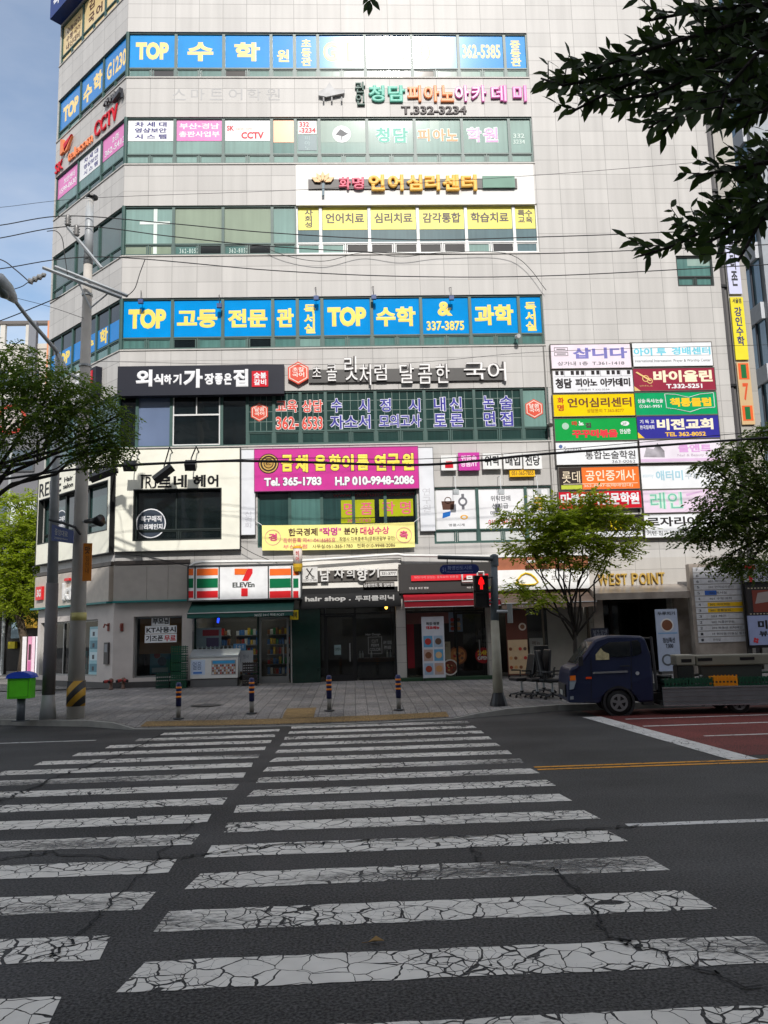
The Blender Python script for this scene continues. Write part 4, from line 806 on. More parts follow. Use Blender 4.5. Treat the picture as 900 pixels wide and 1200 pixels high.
# consignment shop plates
for i, (r, mt, w, lm, lab) in enumerate((((567, 334, 612, 378), V(232, 232, 230, .4), None, RED, 'white square plate with a red bag drawing, first of the square plates'), ((618, 326, 680, 378), V(200, 60, 160, .4), '귀금속\n명품/IT', V(246, 220, 240, .4), 'magenta square plate among the white plates above the white windows'),
      ((689, 328, 744, 374), V(232, 232, 230, .4), '위탁', BLK2, 'white plate with black hangul directly right of the magenta plate'), ((750, 328, 804, 374), V(232, 232, 230, .4), '매입', BLK2, 'white plate with black hangul second right of the magenta plate'), ((808, 328, 862, 374), V(232, 232, 230, .4), '전당', BLK2, 'white plate with black hangul at the right end of the square plates'))):
    q = FR.R(C8(*r), .2); t = sign('plate_sign', lab, 'sign', FR, q, .1, .22, mt, [(w, inb(q, .1, .2, .9, .84), lm, .03)] if w else (), group='square plates above the white windows', px=False)
    if not w:
        mb = MB(); mb.pbox(FR, inb(q, .25, .15, .78, .42), .22, .226, RED); mb.pbox(FR, inb(q, .32, .48, .72, .6), .22, .226, V(220, 110, 110, .4)); mb.text('▲', FR, inb(q, .36, .62, .66, .9), .22, .004, RED, 0) if 0 else None; obj('bag_drawing', mb, t)
    obj('bracket', MB().pbox(FR, inb(q, .1, .3, .9, .7), .003, .1, S(60, 60, 60)), t)
sign('plate_sign', 'small orange plate with a phone number hanging under the square plates', 'sign', FR, C8(768, 376, 842, 396), .06, .16, V(246, 190, 30, .4), [('051-365-7855', C8(774, 380, 838, 392), BRN, .01)])
t = thing('window_poster', 'white window sheet picturing a bag, watch, ring and phone', 'poster', FR.P(4.3, 6.5, GW)); q = FR.R(C8(554, 436, 668, 550), GW); obj('panel', MB().pbox(FR, q, GW-.009, GW, WHT), t); mb = MB()
mb.prism(FR, [inb(q, *(p+p))[:2] for p in ((.16, .5), (.44, .5), (.47, .72), (.13, .72))], GW, GW+.005, BRN); mb.ring(FR, *inb(q, .3, .74, 0, 0)[:2], .1, .13, GW, GW+.005, BRN, 16)
mb.ring(FR, *inb(q, .68, .7, 0, 0)[:2], .1, .17, GW, GW+.005, V(120, 120, 126, .3), 20); mb.pbox(FR, inb(q, .65, .5, .72, .6), GW, GW+.005, V(120, 120, 126, .3)); mb.pbox(FR, inb(q, .65, .81, .72, .9), GW, GW+.005, V(120, 120, 126, .3))
mb.prism(FR, [inb(q, *(p+p))[:2] for p in ((.14, .28), (.34, .34), (.36, .46), (.16, .42))], GW, GW+.005, V(40, 110, 190, .3)); mb.ring(FR, *inb(q, .7, .3, 0, 0)[:2], .08, .14, GW, GW+.005, V(236, 176, 60, .3), 16, .6); obj('goods_picture', mb, t); mb = MB(); put(mb, FR, ('명품시계', C8(590, 534, 636, 542), GRY, .01), GW); obj('lettering', mb, t)
q = FR.R(C8(678, 434, 814, 552), GW); sign('window_poster', 'white window sheet listing services in grey writing with a red phone number', 'poster', FR, q, GW-.009, GW, WHT, [(w, FR.R(C8(*r), GW), mt, .015) for w, r, mt in (('위탁판매', (712, 452, 770, 468), GRY), ('선지급', (716, 474, 764, 490), GRY), ('매입 전당', (712, 496, 776, 510), GRY), ('010-2565-7855', (706, 522, 800, 536), RED))], px=False)
q = FR.R(C8(824, 434, 882, 550), GW); sign('window_poster', 'narrow white window sheet with one gold character above the orange plate corner', 'poster', FR, q, GW-.009, GW, WHT, [('금', FR.R(C8(838, 456, 866, 494), GW), V(222, 170, 60, .3), .03)], px=False)

# --- the board wall on the right: eight rows, two columns
SB0, SB1 = .01, .17; FRM = S(96, 92, 86)
def board(label, r, mat, texts, extra=None, k=E5):
    q = FR.R(k(*r), SB1); t = sign('shop_board', label, 'sign', FR, q, SB0, SB1, mat, [(w, k(*x), mt, bd) if False else (w, FR.R(k(*x), SB1), mt, bd) for w, x, mt, bd in texts], group='boards on the right wall', px=False, edge=FRM, frame=.022)
    if extra:
        mb = MB(); extra(mb, q); obj('graphic', mb, t)
    return t
LPK = V(238, 224, 234, .35); VIO = V(126, 124, 190, .35); LWH = V(236, 238, 240, .35); SKY_ = V(120, 206, 224, .35); BLK3 = V(46, 42, 44, .35)
def gold(mb, q): 
    for a in (.52, .72): mb.frame(FR, inb(q, .04, a, .21, a+.16), .02, SB1, SB1+.006, V(120, 116, 120, .4)); mb.pbox(FR, inb(q, .07, a+.06, .18, a+.1), SB1, SB1+.005, V(120, 116, 120, .4))
board('pale pink board with violet gold buying letters, upper left of the board wall', (48, 68, 826, 296), LPK, [('삽니다', (254, 100, 776, 206), VIO, .04), ('상가내 1층  T.361-1418', (108, 232, 750, 270), GRY, .01)], gold)
board('white board with light blue letters, upper right of the board wall', (32, 46, 716, 244), LWH, [('아이 투', (54, 90, 328, 158), SKY_, .035), ('경배센터', (374, 84, 702, 148), SKY_, .035), ('International Intercession  Prayer & Worship Center', (66, 186, 706, 216), GRY, .0)], lambda mb, q: mb.pbox(FR, inb(q, .02, .44, .98, .45), SB1, SB1+.004, GRY), E6)
def keys(mb, q):
    for i in range(15):
        if i in (2, 6, 9, 13): mb.pbox(FR, inb(q, .02+i*.064, .72, .024+i*.064, .98), SB1, SB1+.004, GRY); continue
        mb.pbox(FR, inb(q, .035+i*.064, .8, .075+i*.064, .98), SB1, SB1+.005, BLK3)
    mb.pbox(FR, inb(q, .02, .715, .98, .725), SB1, SB1+.004, GRY)
board('white board with black letters under a strip of piano keys', (66, 318, 834, 528), V(232, 232, 236, .35), [('청담', (88, 396, 248, 494), BLK3, .05), ('피아노', (280, 396, 490, 476), BLK3, .05), ('아카데미', (518, 392, 806, 474), BLK3, .05), ('교육문의 T.332-3234', (300, 494, 606, 512), GRY, .0)], keys)
def violin(mb, q):
    mb.ring(FR, *inb(q, .15, .55, 0, 0)[:2], .1, .13, SB1, SB1+.005, GOLD, 16); mb.ring(FR, *inb(q, .2, .44, 0, 0)[:2], .08, .11, SB1+.005, SB1+.01, GOLD, 16); mb.prism(FR, [inb(q, *(p+p))[:2] for p in ((.05, .86), (.03, .82), (.2, .42), (.22, .46))], SB1+.01, SB1+.015, GOLD); mb.prism(FR, [inb(q, *(p+p))[:2] for p in ((.0, .0), (.08, .0), (.0, .22))], SB1, SB1+.006, GOLD)
board('wine red board with cream letters and a violin drawing', (52, 262, 740, 450), WINE, [('바이올린', (220, 280, 718, 380), V(248, 232, 200, .35), .045), ('T.332-5251', (330, 394, 634, 432), WHT, .04), ('남녀노소', (106, 404, 216, 418), GOLD, .0)], violin, E6)
board('bright yellow board with dark brown letters, below the piano key board', (70, 546, 850, 756), DYE, [('화', (108, 580, 170, 636), V(190, 60, 20, .35), .035), ('명', (108, 648, 170, 710), V(190, 60, 20, .35), .035), ('언어심리센터', (204, 580, 818, 672), V(110, 66, 40, .35), .03), ('상담문의 T.363-8277', (392, 686, 746, 722), V(170, 90, 20, .35), .0)])
def book(mb, q):
    P = [(.37, .93), (.5, .9), (.66, .76), (.8, .9), (.97, .95), (.97, .3), (.8, .26), (.66, .1), (.5, .24), (.38, .3)]
    for a, b in zip(P, P[1:]+P[:1]): mb.tube([FR.P(*inb(q, *(a+a))[:2], SB1+.006), FR.P(*inb(q, *(b+b))[:2], SB1+.006)], .014, WHT, 4)
board('green board with yellow letters inside a white open book outline', (66, 466, 756, 654), V(0, 158, 96, .35), [('책통클럽', (360, 512, 708, 586), V(250, 196, 40, .35), .045), ('심술·독서/논술', (88, 520, 302, 556), WHT, .02), ('①361-9951', (102, 570, 290, 598), WHT, .02)], book, E6)
board('green snack board with red outlined letters and a grey face drawing', (84, 778, 870, 990), GREEN, [('마', (246, 806, 300, 850), RED, .05), ('노', (310, 806, 360, 846), WHT, .05), ('집', (374, 820, 430, 870), V(70, 60, 60, .4), .05), ('꾸꾸미볶음', (250, 886, 686, 964), V(226, 60, 70, .35), .07), ('안심한', (706, 880, 810, 926), WHT, .03), ('2F', (726, 818, 772, 846), V(60, 120, 70, .4), .03)],
   lambda mb, q: (mb.disc(FR, *inb(q, .13, .66, 0, 0)[:2], .13, SB1, SB1+.006, V(170, 200, 180, .4)), mb.disc(FR, *inb(q, .86, .74, 0, 0)[:2], .16, SB1, SB1+.0035, WHT, 24, .09)))
board('indigo board with cream letters and yellow corner triangle', (84, 664, 774, 852), V(52, 50, 150, .35), [('비전교회', (250, 688, 726, 782), V(244, 234, 206, .35), .045), ('기 독 교', (106, 698, 228, 730), WHT, .02), ('한국침례회', (108, 744, 228, 778), WHT, .02), ('TEL 362-8052', (320, 800, 664, 836), V(240, 190, 60, .35), .035)], lambda mb, q: mb.prism(FR, [inb(q, *(p+p))[:2] for p in ((.0, .02), (.08, .02), (.0, .3))], SB1, SB1+.005, V(240, 200, 60, .35)), E6)
board('white academy board with thin black letters, crossed by the thick cable', (48, 12, 440, 118), LWH, [('통합논술학원', (188, 54, 428, 94), BLK3, .015), ('Summa', (84, 34, 170, 56), GRY, .0), ('363-0062', (316, 98, 428, 112), GRY, .0)], lambda mb, q: mb.disc(FR, *inb(q, .06, .82, 0, 0)[:2], .07, SB1, SB1+.005, V(90, 110, 160, .4)), E7)
board('white board with a grey photograph and faint lilac letters', (450, 0, 838, 108), V(234, 226, 236, .35), [('클앤트', (632, 22, 792, 60), V(222, 168, 222, .35), .04), ('Nail & Beauty Art', (630, 68, 796, 84), V(190, 170, 190, .4), .0)], lambda mb, q: (mb.prism(FR, [inb(q, *(p+p))[:2] for p in ((.04, .25), (.3, .22), (.3, .5), (.22, .86), (.17, .6), (.08, .66))], SB1, SB1+.005, V(150, 146, 152, .4, .6)), mb.pbox(FR, inb(q, .0, .03, 1, .16), SB1, SB1+.004, V(220, 190, 220, .35))), E7)
board('black and orange estate agent board with cream letters', (62, 132, 446, 238), V(240, 120, 50, .35), [('롯데', (76, 152, 162, 208), V(244, 226, 196, .35), .0), ('공인중개사', (188, 146, 428, 198), V(248, 232, 206, .35), .015), ('362-8997·8(매매임대)', (180, 212, 416, 230), V(248, 232, 206, .35), .0)], lambda mb, q: (mb.pbox(FR, inb(q, 0, 0, .285, 1), SB1-.002, SB1+.0015, V(58, 50, 46, .35)), mb.pbox(FR, inb(q, .02, .02, .28, .2), SB1+.0015, SB1+.004, V(190, 200, 70, .35)), mb.pbox(FR, inb(q, .05, .24, .98, .26), SB1+.0015, SB1+.004, V(248, 232, 206, .35))), E7)
board('white board with very pale blue letters half behind the right tree', (456, 124, 842, 234), LWH, [('애터미', (526, 148, 656, 196), V(166, 206, 220, .35), .03), ('atomy', (462, 166, 516, 188), V(190, 214, 224, .35), .0), ('쿠팡', (664, 160, 740, 190), V(196, 206, 214, .35), .01)], None, E7)
board('crimson board with white letters half behind the sunlit street tree', (62, 248, 456, 330), RED, [('마블영어전문학원', (70, 256, 446, 314), WHT, .04)], None, E7)
board('pale pink board with green and white outlined letters', (466, 240, 848, 348), V(234, 214, 232, .35), [('레인', (498, 252, 656, 334), V(206, 232, 218, .35), .06), ], lambda mb, q: (mb.text('레인', FR, FR.R(E7(500, 254, 654, 332), SB1), SB1+.0045, .004, V(120, 196, 170, .35), -.01), mb.prism(FR, [inb(q, *(p+p))[:2] for p in ((.55, .7), (.8, .95), (.82, .99), (.54, .8))], SB1, SB1+.004, V(222, 184, 222, .35))), E7)
board('black study room board with yellow letters behind the street tree', (70, 364, 468, 470), BLK3, [('Study', (162, 392, 240, 432), V(236, 206, 30, .35), .03), ('TOP', (300, 388, 376, 434), V(236, 206, 30, .35), .06), ('독서실', (384, 404, 462, 430), WHT, .02)], lambda mb, q: mb.pbox(FR, inb(q, .02, .02, .98, .26), SB1, SB1+.004, LWH), E7)
board('white curtain shop board with black letters, lower right behind the dark tree', (472, 356, 860, 466), LWH, [('로자리아', (482, 370, 738, 416), BLK3, .03), ('커텐·침구·블라인드·이불', (484, 436, 740, 458), BLK3, .01)], None, E7)
t = thing('sign_rack', 'steel rack carrying two columns of boards on the right wall', 'rack', FR.P(11, 5.4, 0)); mb = MB()
qq = FR.R((645, 402, 838, 640), 0)
for u in (qq[0]-.05, (qq[0]+qq[2])/2+.02, qq[2]+.12): mb.pbox(FR, (u-.03, 5.3, u+.03, 12.75), .002, .009, S(110, 108, 104))
mb.pbox(FR, (8.0, 5.3, 13.9, 5.42), .01, .16, S(70, 68, 66)); obj('rails', mb, t)

# ================================================================== GROUND FLOOR SIGNS, AWNINGS, DISPLAYS
TIN = S(34, 120, 118, .4); WSH = S(222, 220, 216, .4); GSH = S(168, 161, 153, .45)
t = thing('fascia_band', 'grey metal fascia with teal edge over the corner phone shop front', 'fascia', FR.P(-7.1, 3.1, 0)); q = FR.R((150, 662, 219, 703), .2)
q = (-8.46, q[1], -5.86, q[3]); mb = MB()
for a, b in ((q[0], -7.3), (-7.29, -6.55), (-6.54, q[2])): mb.pbox(FR, (a, q[1], b, q[3]), .004, .18, GSH)
obj('panel', mb, t); obj('teal_edge', MB().pbox(FR, (q[0], q[1]-.07, q[2], q[1]-.004), .002, .26, TIN), t); fz = q
t = thing('fascia_band', 'grey metal fascia with teal edge on the chamfered corner, behind the poles', 'fascia', CH.P(-3, 3.1, 0)); mb = MB()
for a, b in ((-6.0, -4.0), (-3.99, -2.0), (-1.99, -.06)): mb.pbox(CH, (a, q[1], b, q[3]), .004, .18, pm('fascia_beige', (186, 176, 164), .5, .1))
obj('panel', mb, t); obj('teal_edge', MB().pbox(CH, (-6.2, q[1]-.07, -.06, q[1]-.004), .002, .26, TIN), t)
q = (-5.7, 3.75, -5.15, 4.28); sign('plate_sign', 'small red square plate with white 5G on the corner fascia', 'sign', CH, q, .184, .28, S(220, 30, 36, .35), [('5G', inb(q, .18, .22, .84, .78), WSH, .05)], px=False)
t = thing('channel_letter_sign', 'white kt letters with a red dash, mostly behind the utility pole', 'sign', CH.P(-2.9, 3.3, .19)); obj('letter', MB().text('kt', CH, (-3.45, 3.62, -2.5, 4.3), .184, .1, WSH, .05), t); obj('dash', MB().pbox(CH, (-3.3, 4.36, -2.9, 4.46), .184, .27, S(220, 30, 36, .35)), t)
# phone shop display: cardboard, notices, poster
q = (TEL[0]+.1, 2.0, TEL[2]-.1, 3.1); q = FR.R((164, 725, 213, 766), -.33); t = thing('cardboard_sheet', 'brown cardboard fixed inside the phone shop window behind the white notices', 'cardboard', FR.P(-6.9, 1.7, -.45)); obj('sheet', MB().pbox(FR, q, -.34, -.32, pm('cardboard', (168, 118, 70), .8, .1, 3)), t)
NB = S(40, 42, 50)
for i, (r, w, m_, lab) in enumerate((((163, 384-22+22, 745, 0), None, None, None),)): pass
for (x0, y0, x1, y1), parts, lab in (((177.5, 722.5, 198.8, 733), [('부모님', (179, 724, 197.5, 731.5), NB)], 'upper short white notice taped in the phone shop window'),
    ((170, 733.2, 207, 742.5), [('KT사용시', (171.5, 734.5, 206, 741.5), NB)], 'middle wide white notice taped in the phone shop window'), ((169.5, 743, 207, 753), [('기즈폰', (171, 744.5, 191, 751.5), NB), ('무료', (192.5, 744.5, 206, 751.5), S(210, 40, 50))], 'lowest white notice with two red letters in the phone shop window')):
    q = FR.R((x0, y0, x1, y1), -.27); sign('paper_notice', lab, 'notice', FR, q, -.285, -.275, S(236, 238, 240), [(w, FR.R(r, -.27), m_, .035) for w, r, m_ in parts], group='notices in the phone shop window', px=False)
def poster_stand(name, label, x, y, w, h, z, base, items, cat='poster stand', legs=True, ang=0):
    pl = Pl(x, y, math.cos(ang), math.sin(ang)); t = thing(name, label, cat, (x, y, z)); obj('board', MB().pbox(pl, (-w/2, z+.1, w/2, z+.1+h), -.02, .02, base), t); mb = MB()
    for k in items: k(mb, pl, -w/2, z+.1, w, h)
    if mb.v: obj('graphic', mb, t)
    if legs: obj('foot', MB().pbox(pl, (-w/2, z+.0, -w/2+.04, z+.1), -.1, .1, BLK).pbox(pl, (w/2-.04, z, w/2, z+.1), -.1, .1, BLK), t)
    return t
def blk(a, b, c, d, mat, o=.004): return lambda mb, pl, u, v, w, h: mb.pbox(pl, (u+a*w, v+b*h, u+c*w, v+d*h), .02, .02+o, mat)
def dsc(a, b, r, mat, o=.006): return lambda mb, pl, u, v, w, h: mb.disc(pl, u+a*w, v+b*h, r*w, .02, .02+o, mat, 20)
def wrd(st, a, b, c, d, mat, bd=.02, o=.01): return lambda mb, pl, u, v, w, h: mb.text(st, pl, (u+a*w, v+b*h, u+c*w, v+d*h), .02+o, .003, mat, bd)
FOODS = [S(150, 60, 40), S(190, 140, 90), S(120, 74, 48), S(200, 170, 130), S(170, 50, 44), S(96, 70, 56)]
poster_stand('poster_stand', 'light blue poster on a stand inside the phone shop window', -6.95, 29.55, .72, 1.1, .75, S(110, 170, 190), [blk(.05, .75, .95, .95, S(190, 220, 230)), dsc(.35, .6, .16, S(190, 70, 60)), dsc(.6, .4, .22, S(60, 90, 120)), blk(.1, .05, .9, .2, S(220, 235, 240))])
for i, (u, lab) in enumerate(((-5.3, 'tall pale blue poster at the far left of the corner shop window'), (-1.8, 'pale blue gadget poster column right of the utility pole in the corner shop window'))):
    p = CH.P(u, 0, -.24); pl = Pl(p[0], p[1], SQ, -SQ); t = thing('window_poster', lab, 'poster', (p[0], p[1], .85)); obj('panel', MB().pbox(pl, (-.34, .85, .34, 2.6), -.01, .01, S(150, 196, 206)), t); mb = MB()
    for k in range(4): mb.pbox(pl, (-.28, .95+k*.42, .28, 1.25+k*.42), .01, .014, S(200, 222, 228) if k % 2 else S(90, 140, 156)); mb.pbox(pl, (-.1, 1.0+k*.42, .05, 1.15+k*.42), .014, .018, S(60, 66, 76))
    obj('graphic', mb, t)
for u, lab, c in ((-3.9, 'teal display column with phones inside the corner shop window', (40, 120, 116)), (-3.2, 'dark display rack with small cards inside the corner shop window', (60, 66, 70))):
    p = CH.P(u, 0, -.9); t = thing('display_rack', lab, 'display rack', (p[0], p[1], .42)); pl = Pl(p[0], p[1], SQ, -SQ); obj('body', MB().pbox(pl, (-.3, .42, .3, 1.7), -.2, .0, S(*c)), t); mb = MB()
    for k in range(6): mb.pbox(pl, (-.24+(k % 3)*.18, .7+(k//3)*.5, -.12+(k % 3)*.18, 1.0+(k//3)*.5), .0, .02, FOODS[k] if k % 2 else S(190, 210, 215))
    obj('card', mb, t)
# wall fittings on the plaster between corner and window
RUST = S(120, 52, 40, .5)
for px, lab in ((124.5, 'left rusty red wall lamp bracket above the intercom'), (142, 'right rusty red wall lamp bracket near the phone shop window')):
    pl = CH if px < 133 else FR; u, v = pl.uv(px, 735, .1); t = thing('wall_bracket', lab, 'bracket', pl.P(u, v, 0)); obj('plate', MB().pbox(pl, (u-.05, v-.14, u+.05, v+.14), .003, .04, RUST), t); obj('hook', MB().tube([pl.P(u, v+.06, .04), pl.P(u, v+.1, .16), pl.P(u, v-.02, .2)], .03, RUST, 6), t)
for px, lab in ((128.5, 'left red fire hose inlet at the wall foot'), (144, 'right red fire hose inlet at the wall foot')):
    pl = CH if px < 133 else FR; u, v = pl.uv(px, 800, .3); p = pl.P(u, .42, .25); t = thing('fire_hose_inlet', lab, 'fire inlet', p); z0 = pz(p[0], p[1]); CU_ = S(112, 84, 70, .5)
    obj('stem', MB().lathe(p[0], p[1], [(.08, z0), (.08, z0+.04), (.055, z0+.05), (.055, z0+.24), (.085, z0+.26), (.085, z0+.34), (.04, z0+.38)], CU_, 12), t, True)
    for s in (-1, 1): a = pl.P(u+s*.06, z0+.29, .3); b = pl.P(u+s*.16, z0+.27, .4); o = obj('nozzle', MB().tube([a, b], [.05, .06], S(150, 40, 34, .4), 10), t); obj('cap', MB().tube([b, pl.P(u+s*.19, z0+.265, .43)], .045, BLK, 10), o)
u, v = CH.uv(124.5, 765, .05); t = thing('intercom', 'dark wall intercom panel between the corner window and hose inlets', 'intercom', CH.P(u, v, 0)); obj('case', MB().pbox(CH, (u-.15, v-.4, u+.15, v+.36), .003, .07, S(66, 62, 62)), t); obj('display', MB().pbox(CH, (u-.1, v+.02, u+.1, v+.3), .07, .076, S(130, 134, 140)), t)

# convenience store
q = FR.R((221, 663, 352, 702), .42); t = thing('fascia_sign', 'white convenience store fascia with large 7 and orange green red stripes', 'sign', FR.P(-4, q[1], .2)); WLB = S(236, 236, 236, .3)
obj('panel', MB().pbox(FR, q, .004, .4, WLB), t); obj('frame', MB().frame(FR, (q[0]-.05, q[1]-.05, q[2]+.05, q[3]+.05), .05, .003, .44, S(60, 62, 62)), t)
O7, G7, R7_ = S(240, 110, 40, .3), S(0, 108, 66, .3), S(222, 38, 44, .3); mb = MB()
for a, b in ((330, 354), (371, 472), (720, 822), (833, 858)):
    for y0, y1, mt in ((108, 140, O7), (155, 200, G7), (215, 248, R7_)): mb.pbox(FR, FR.R(S3(a, y0, b, y1), .4), .4, .406, mt)
obj('stripe', mb, t); mb = MB()
for x in (362, 478, 714, 826): mb.pbox(FR, FR.R(S3(x-3, 96, x+3, 252), .4), .4, .415, S(60, 62, 62))
obj('divider', mb, t)
def s3p(pts): return [FR.uv(140+x*.244444, 640+y*.244444, .4) for x, y in pts]
mb = MB(); mb.prism(FR, s3p([(552, 137), (600, 137), (614, 108), (552, 108)]), .4, .412, O7); mb.prism(FR, s3p([(588, 166), (617, 166), (638, 128), (638, 108), (615, 108), (601, 137)]), .4, .412, R7_); mb.prism(FR, s3p([(584, 240), (615, 240), (615, 202), (584, 202)]), .4, .412, R7_); obj('numeral', mb, t)
mb = MB(); put(mb, FR, ('ELEVEn', S3(542, 173, 648, 198), S(60, 66, 62), .04, .006), .4); obj('lettering', mb, t)
def awning(name, label, q, d0, d1, drop, mt, val=.3, ribs=0):
    """q: u0, z of front top edge, u1, z at wall"""
    u0, zf, u1, zw = q; t = thing(name, label, 'awning', FR.P((u0+u1)/2, zf-val, (d0+d1)/2)); mb = MB(); n = 20; rng = range(n+1); sag = lambda i: .018*math.sin(i*1.9)
    vs = [FR.P(u0+(u1-u0)*i/n, zw, d0) for i in rng]+[FR.P(u0+(u1-u0)*i/n, (zw+zf)/2-.03+sag(i)*.5, (d0+d1)/2) for i in rng]+[FR.P(u0+(u1-u0)*i/n, zf+sag(i)*.4, d1) for i in rng]+[FR.P(u0+(u1-u0)*i/n, zf-val-sag(i), d1+.02) for i in rng]
    for k in range(3): mb.add([], [], mt); mb.f += [(k*(n+1)+i, (k+1)*(n+1)+i, (k+1)*(n+1)+i+1, k*(n+1)+i+1) for i in range(n)]; mb.mi += [0]*n
    mb.v = [tuple(v) for v in vs]
    b = len(mb.v)
    for u in (u0, u1): mb.add([FR.P(u, zw, d0), FR.P(u, zf, d1), FR.P(u, zf-val, d1+.02), FR.P(u, zw-.1, d0)], [(0, 1, 2, 3)], mt)
    obj('canvas', mb, t); obj('front_bar', MB().tube([FR.P(u0-.02, zf, d1+.01), FR.P(u1+.02, zf, d1+.01)], .022, ALU, 8), t)
    for u in (u0+.3, u1-.3): obj('arm', MB().tube([FR.P(u, zw-.45, d0), FR.P(u, zf-.02, d1-.03)], .018, ALU, 6), t)
    return t
ya = lambda px, y0, y1, y2, d: (FR.uv(px, y0, .02)[1], FR.uv(px, y1, d)[1], FR.uv(px, y1, d)[1]-FR.uv(px, y2, d)[1])
zw, zf_, vl = ya(284, 703.5, 717.5, 723, .9); t = awning('shop_awning', 'dark green canvas awning under the convenience store fascia', (-5.72, zf_, -2.1, zw), .02, .9, 0, S(24, 74, 66, .8), vl); mb = MB(); put(mb, FR, ('365일 24시 택배 POST', (298, 718.8, 333, 722), WSH, .0, .004), .93); obj('lettering', mb, t)
t = thing('ice_cream_freezer', 'white chest freezer with printed front under the green awning', 'freezer', (-4.85, 28.4, pz(-4.85, 28.4))); zf = pz(-4.85, 28.4); FW_ = S(214, 214, 210, .3)
pl = Pl(-4.85, 28.4, 1, 0); obj('cabinet', MB().pbox(pl, (-.82, zf+.28, .82, zf+1.0), -.62, 0, FW_), t, bevel=.02); obj('base_grille', MB().pbox(pl, (-.8, zf, .8, zf+.26), -.6, -.03, S(96, 96, 96)), t)
mb = MB(); mb.add([pl.P(-.84, zf+1.0, .02), pl.P(.84, zf+1.0, .02), pl.P(.84, zf+1.22, -.64), pl.P(-.84, zf+1.22, -.64), pl.P(-.84, zf+1.06, .02), pl.P(.84, zf+1.06, .02), pl.P(.84, zf+1.28, -.64), pl.P(-.84, zf+1.28, -.64)], [(0,3,2,1), (4,5,6,7), (0,1,5,4), (1,2,6,5), (3,0,4,7), (2,3,7,6)], S(170, 176, 178, .2)); obj('lid', mb, t)
mb = MB(); mb.pbox(pl, (-.78, zf+.42, -.3, zf+.92), .0, .005, S(190, 205, 225)); mb.pbox(pl, (-.08, zf+.4, .76, zf+.9), .0, .005, S(150, 150, 150)); mb.pbox(pl, (-.04, zf+.78, .72, zf+.88), .005, .009, S(60, 150, 200))
for i in range(12):
    for j in range(4): mb.pbox(pl, (-.05+i*.067, zf+.43+j*.085, 0+i*.067, zf+.49+j*.085), .005, .009, FOODS[(i+j*2) % 6] if (i+j) % 3 else S(200, 200, 205))
mb.text('얼음', pl, (-.72, zf+.6, -.42, zf+.86), .005, .004, S(90, 110, 150), .0); mb.pbox(pl, (-.7, zf+.46, -.4, zf+.52), .005, .009, S(60, 120, 200)); obj('printed_front', mb, t)
t = thing('bottle_case', 'pale stacked case of bottles standing behind the chest freezer', 'case', (-5.2, 28.9, zf)); mb = MB(); mb.box(-5.62, 29.05, .42, -4.3, 29.4, 1.42, S(120, 130, 134)); obj('case', mb, t); mb = MB()
for k in range(9): mb.lathe(-5.55+k*.15, 29.2, [(.055, 1.42), (.055, 1.64), (.02, 1.72), (.02, 1.78)], S(176, 190, 194, .25), 8)
obj('bottles', mb, t)
def crate(label, x, y, z, w, d, h, mt, group, name='plastic_crate'):
    mb = MB(); th = .025
    mb.box(x, y, z, x+w, y+d, z+.02, mt)
    for k in range(4):
        a = z+.03+(h-.05)*k/4; b = a+(h-.05)/4*(.5 if k < 3 else .75)
        mb.box(x, y, a, x+w, y+th, b, mt).box(x, y+d-th, a, x+w, y+d, b, mt).box(x, y+th+.001, a, x+th, y+d-th-.001, b, mt).box(x+w-th, y+th+.001, a, x+w, y+d-th-.001, b, mt)
    for k in range(7): mb.box(x+(w-.03)*k/6, y-.012, z+.005, x+(w-.03)*k/6+.03, y-.001, z+h-.01, mt)
    o = obj(name, mb, loc=(x+w/2, y+d/2, z)); tag(o, label, 'crate', group); return o
GRC = S(24, 76, 54, .4); z = pz(-6.0, 28.4)
for k, nm in enumerate(('bottom', 'second lowest', 'middle', 'second topmost', 'topmost')): crate('green bottle crate left of the chest freezer, %s of its tall stack' % nm, -6.28, 28.25, z+k*.29, .5, .4, .28, GRC, 'green crates by the convenience store')
crate('dark green crate standing left of the tall crate stack', -6.82, 28.4, z, .44, .4, .55, S(20, 58, 46, .4), 'green crates by the convenience store')
crate('black crate stacked on another right of the chest freezer', -3.86, 28.35, z+.42, .5, .4, .4, S(46, 42, 42), 'dark crates right of the freezer'); crate('black crate under another right of the chest freezer', -3.86, 28.35, z, .5, .4, .4, S(46, 42, 42), 'dark crates right of the freezer')
# inside the store: shelves, poster, lamp
for k, (u, d, lab) in enumerate(((-5.2, 2.4, 'store shelf of packets left inside the convenience store'), (-4.2, 3.2, 'store shelf of packets far inside the convenience store'), (-2.95, 2.9, 'dark store shelf of bottles behind the convenience store door'))):
    t = thing('store_shelf', lab, 'shelf', FR.P(u, .42, -d), 'shelves inside the convenience store'); mb = MB(); mb.pbox(FR, (u-.45, .42, u+.45, 2.2), -d-.3, -d-.26, S(120, 120, 118)); [mb.pbox(FR, (u-.45, .6+j*.38, u+.45, .63+j*.38), -d-.26, -d, S(150, 150, 150)) for j in range(5)]; obj('rack', mb, t); mb = MB()
    for j in range(5):
        for i in range(8): c = random.choice(((200, 60, 50), (230, 190, 60), (70, 120, 180), (220, 220, 215), (60, 140, 80), (150, 100, 60))); mb.pbox(FR, (u-.43+i*.11, .635+j*.38, u-.34+i*.11, .635+j*.38+random.uniform(.15, .28)), -d-.2, -d-.03, S(*c))
    obj('goods', mb, t)
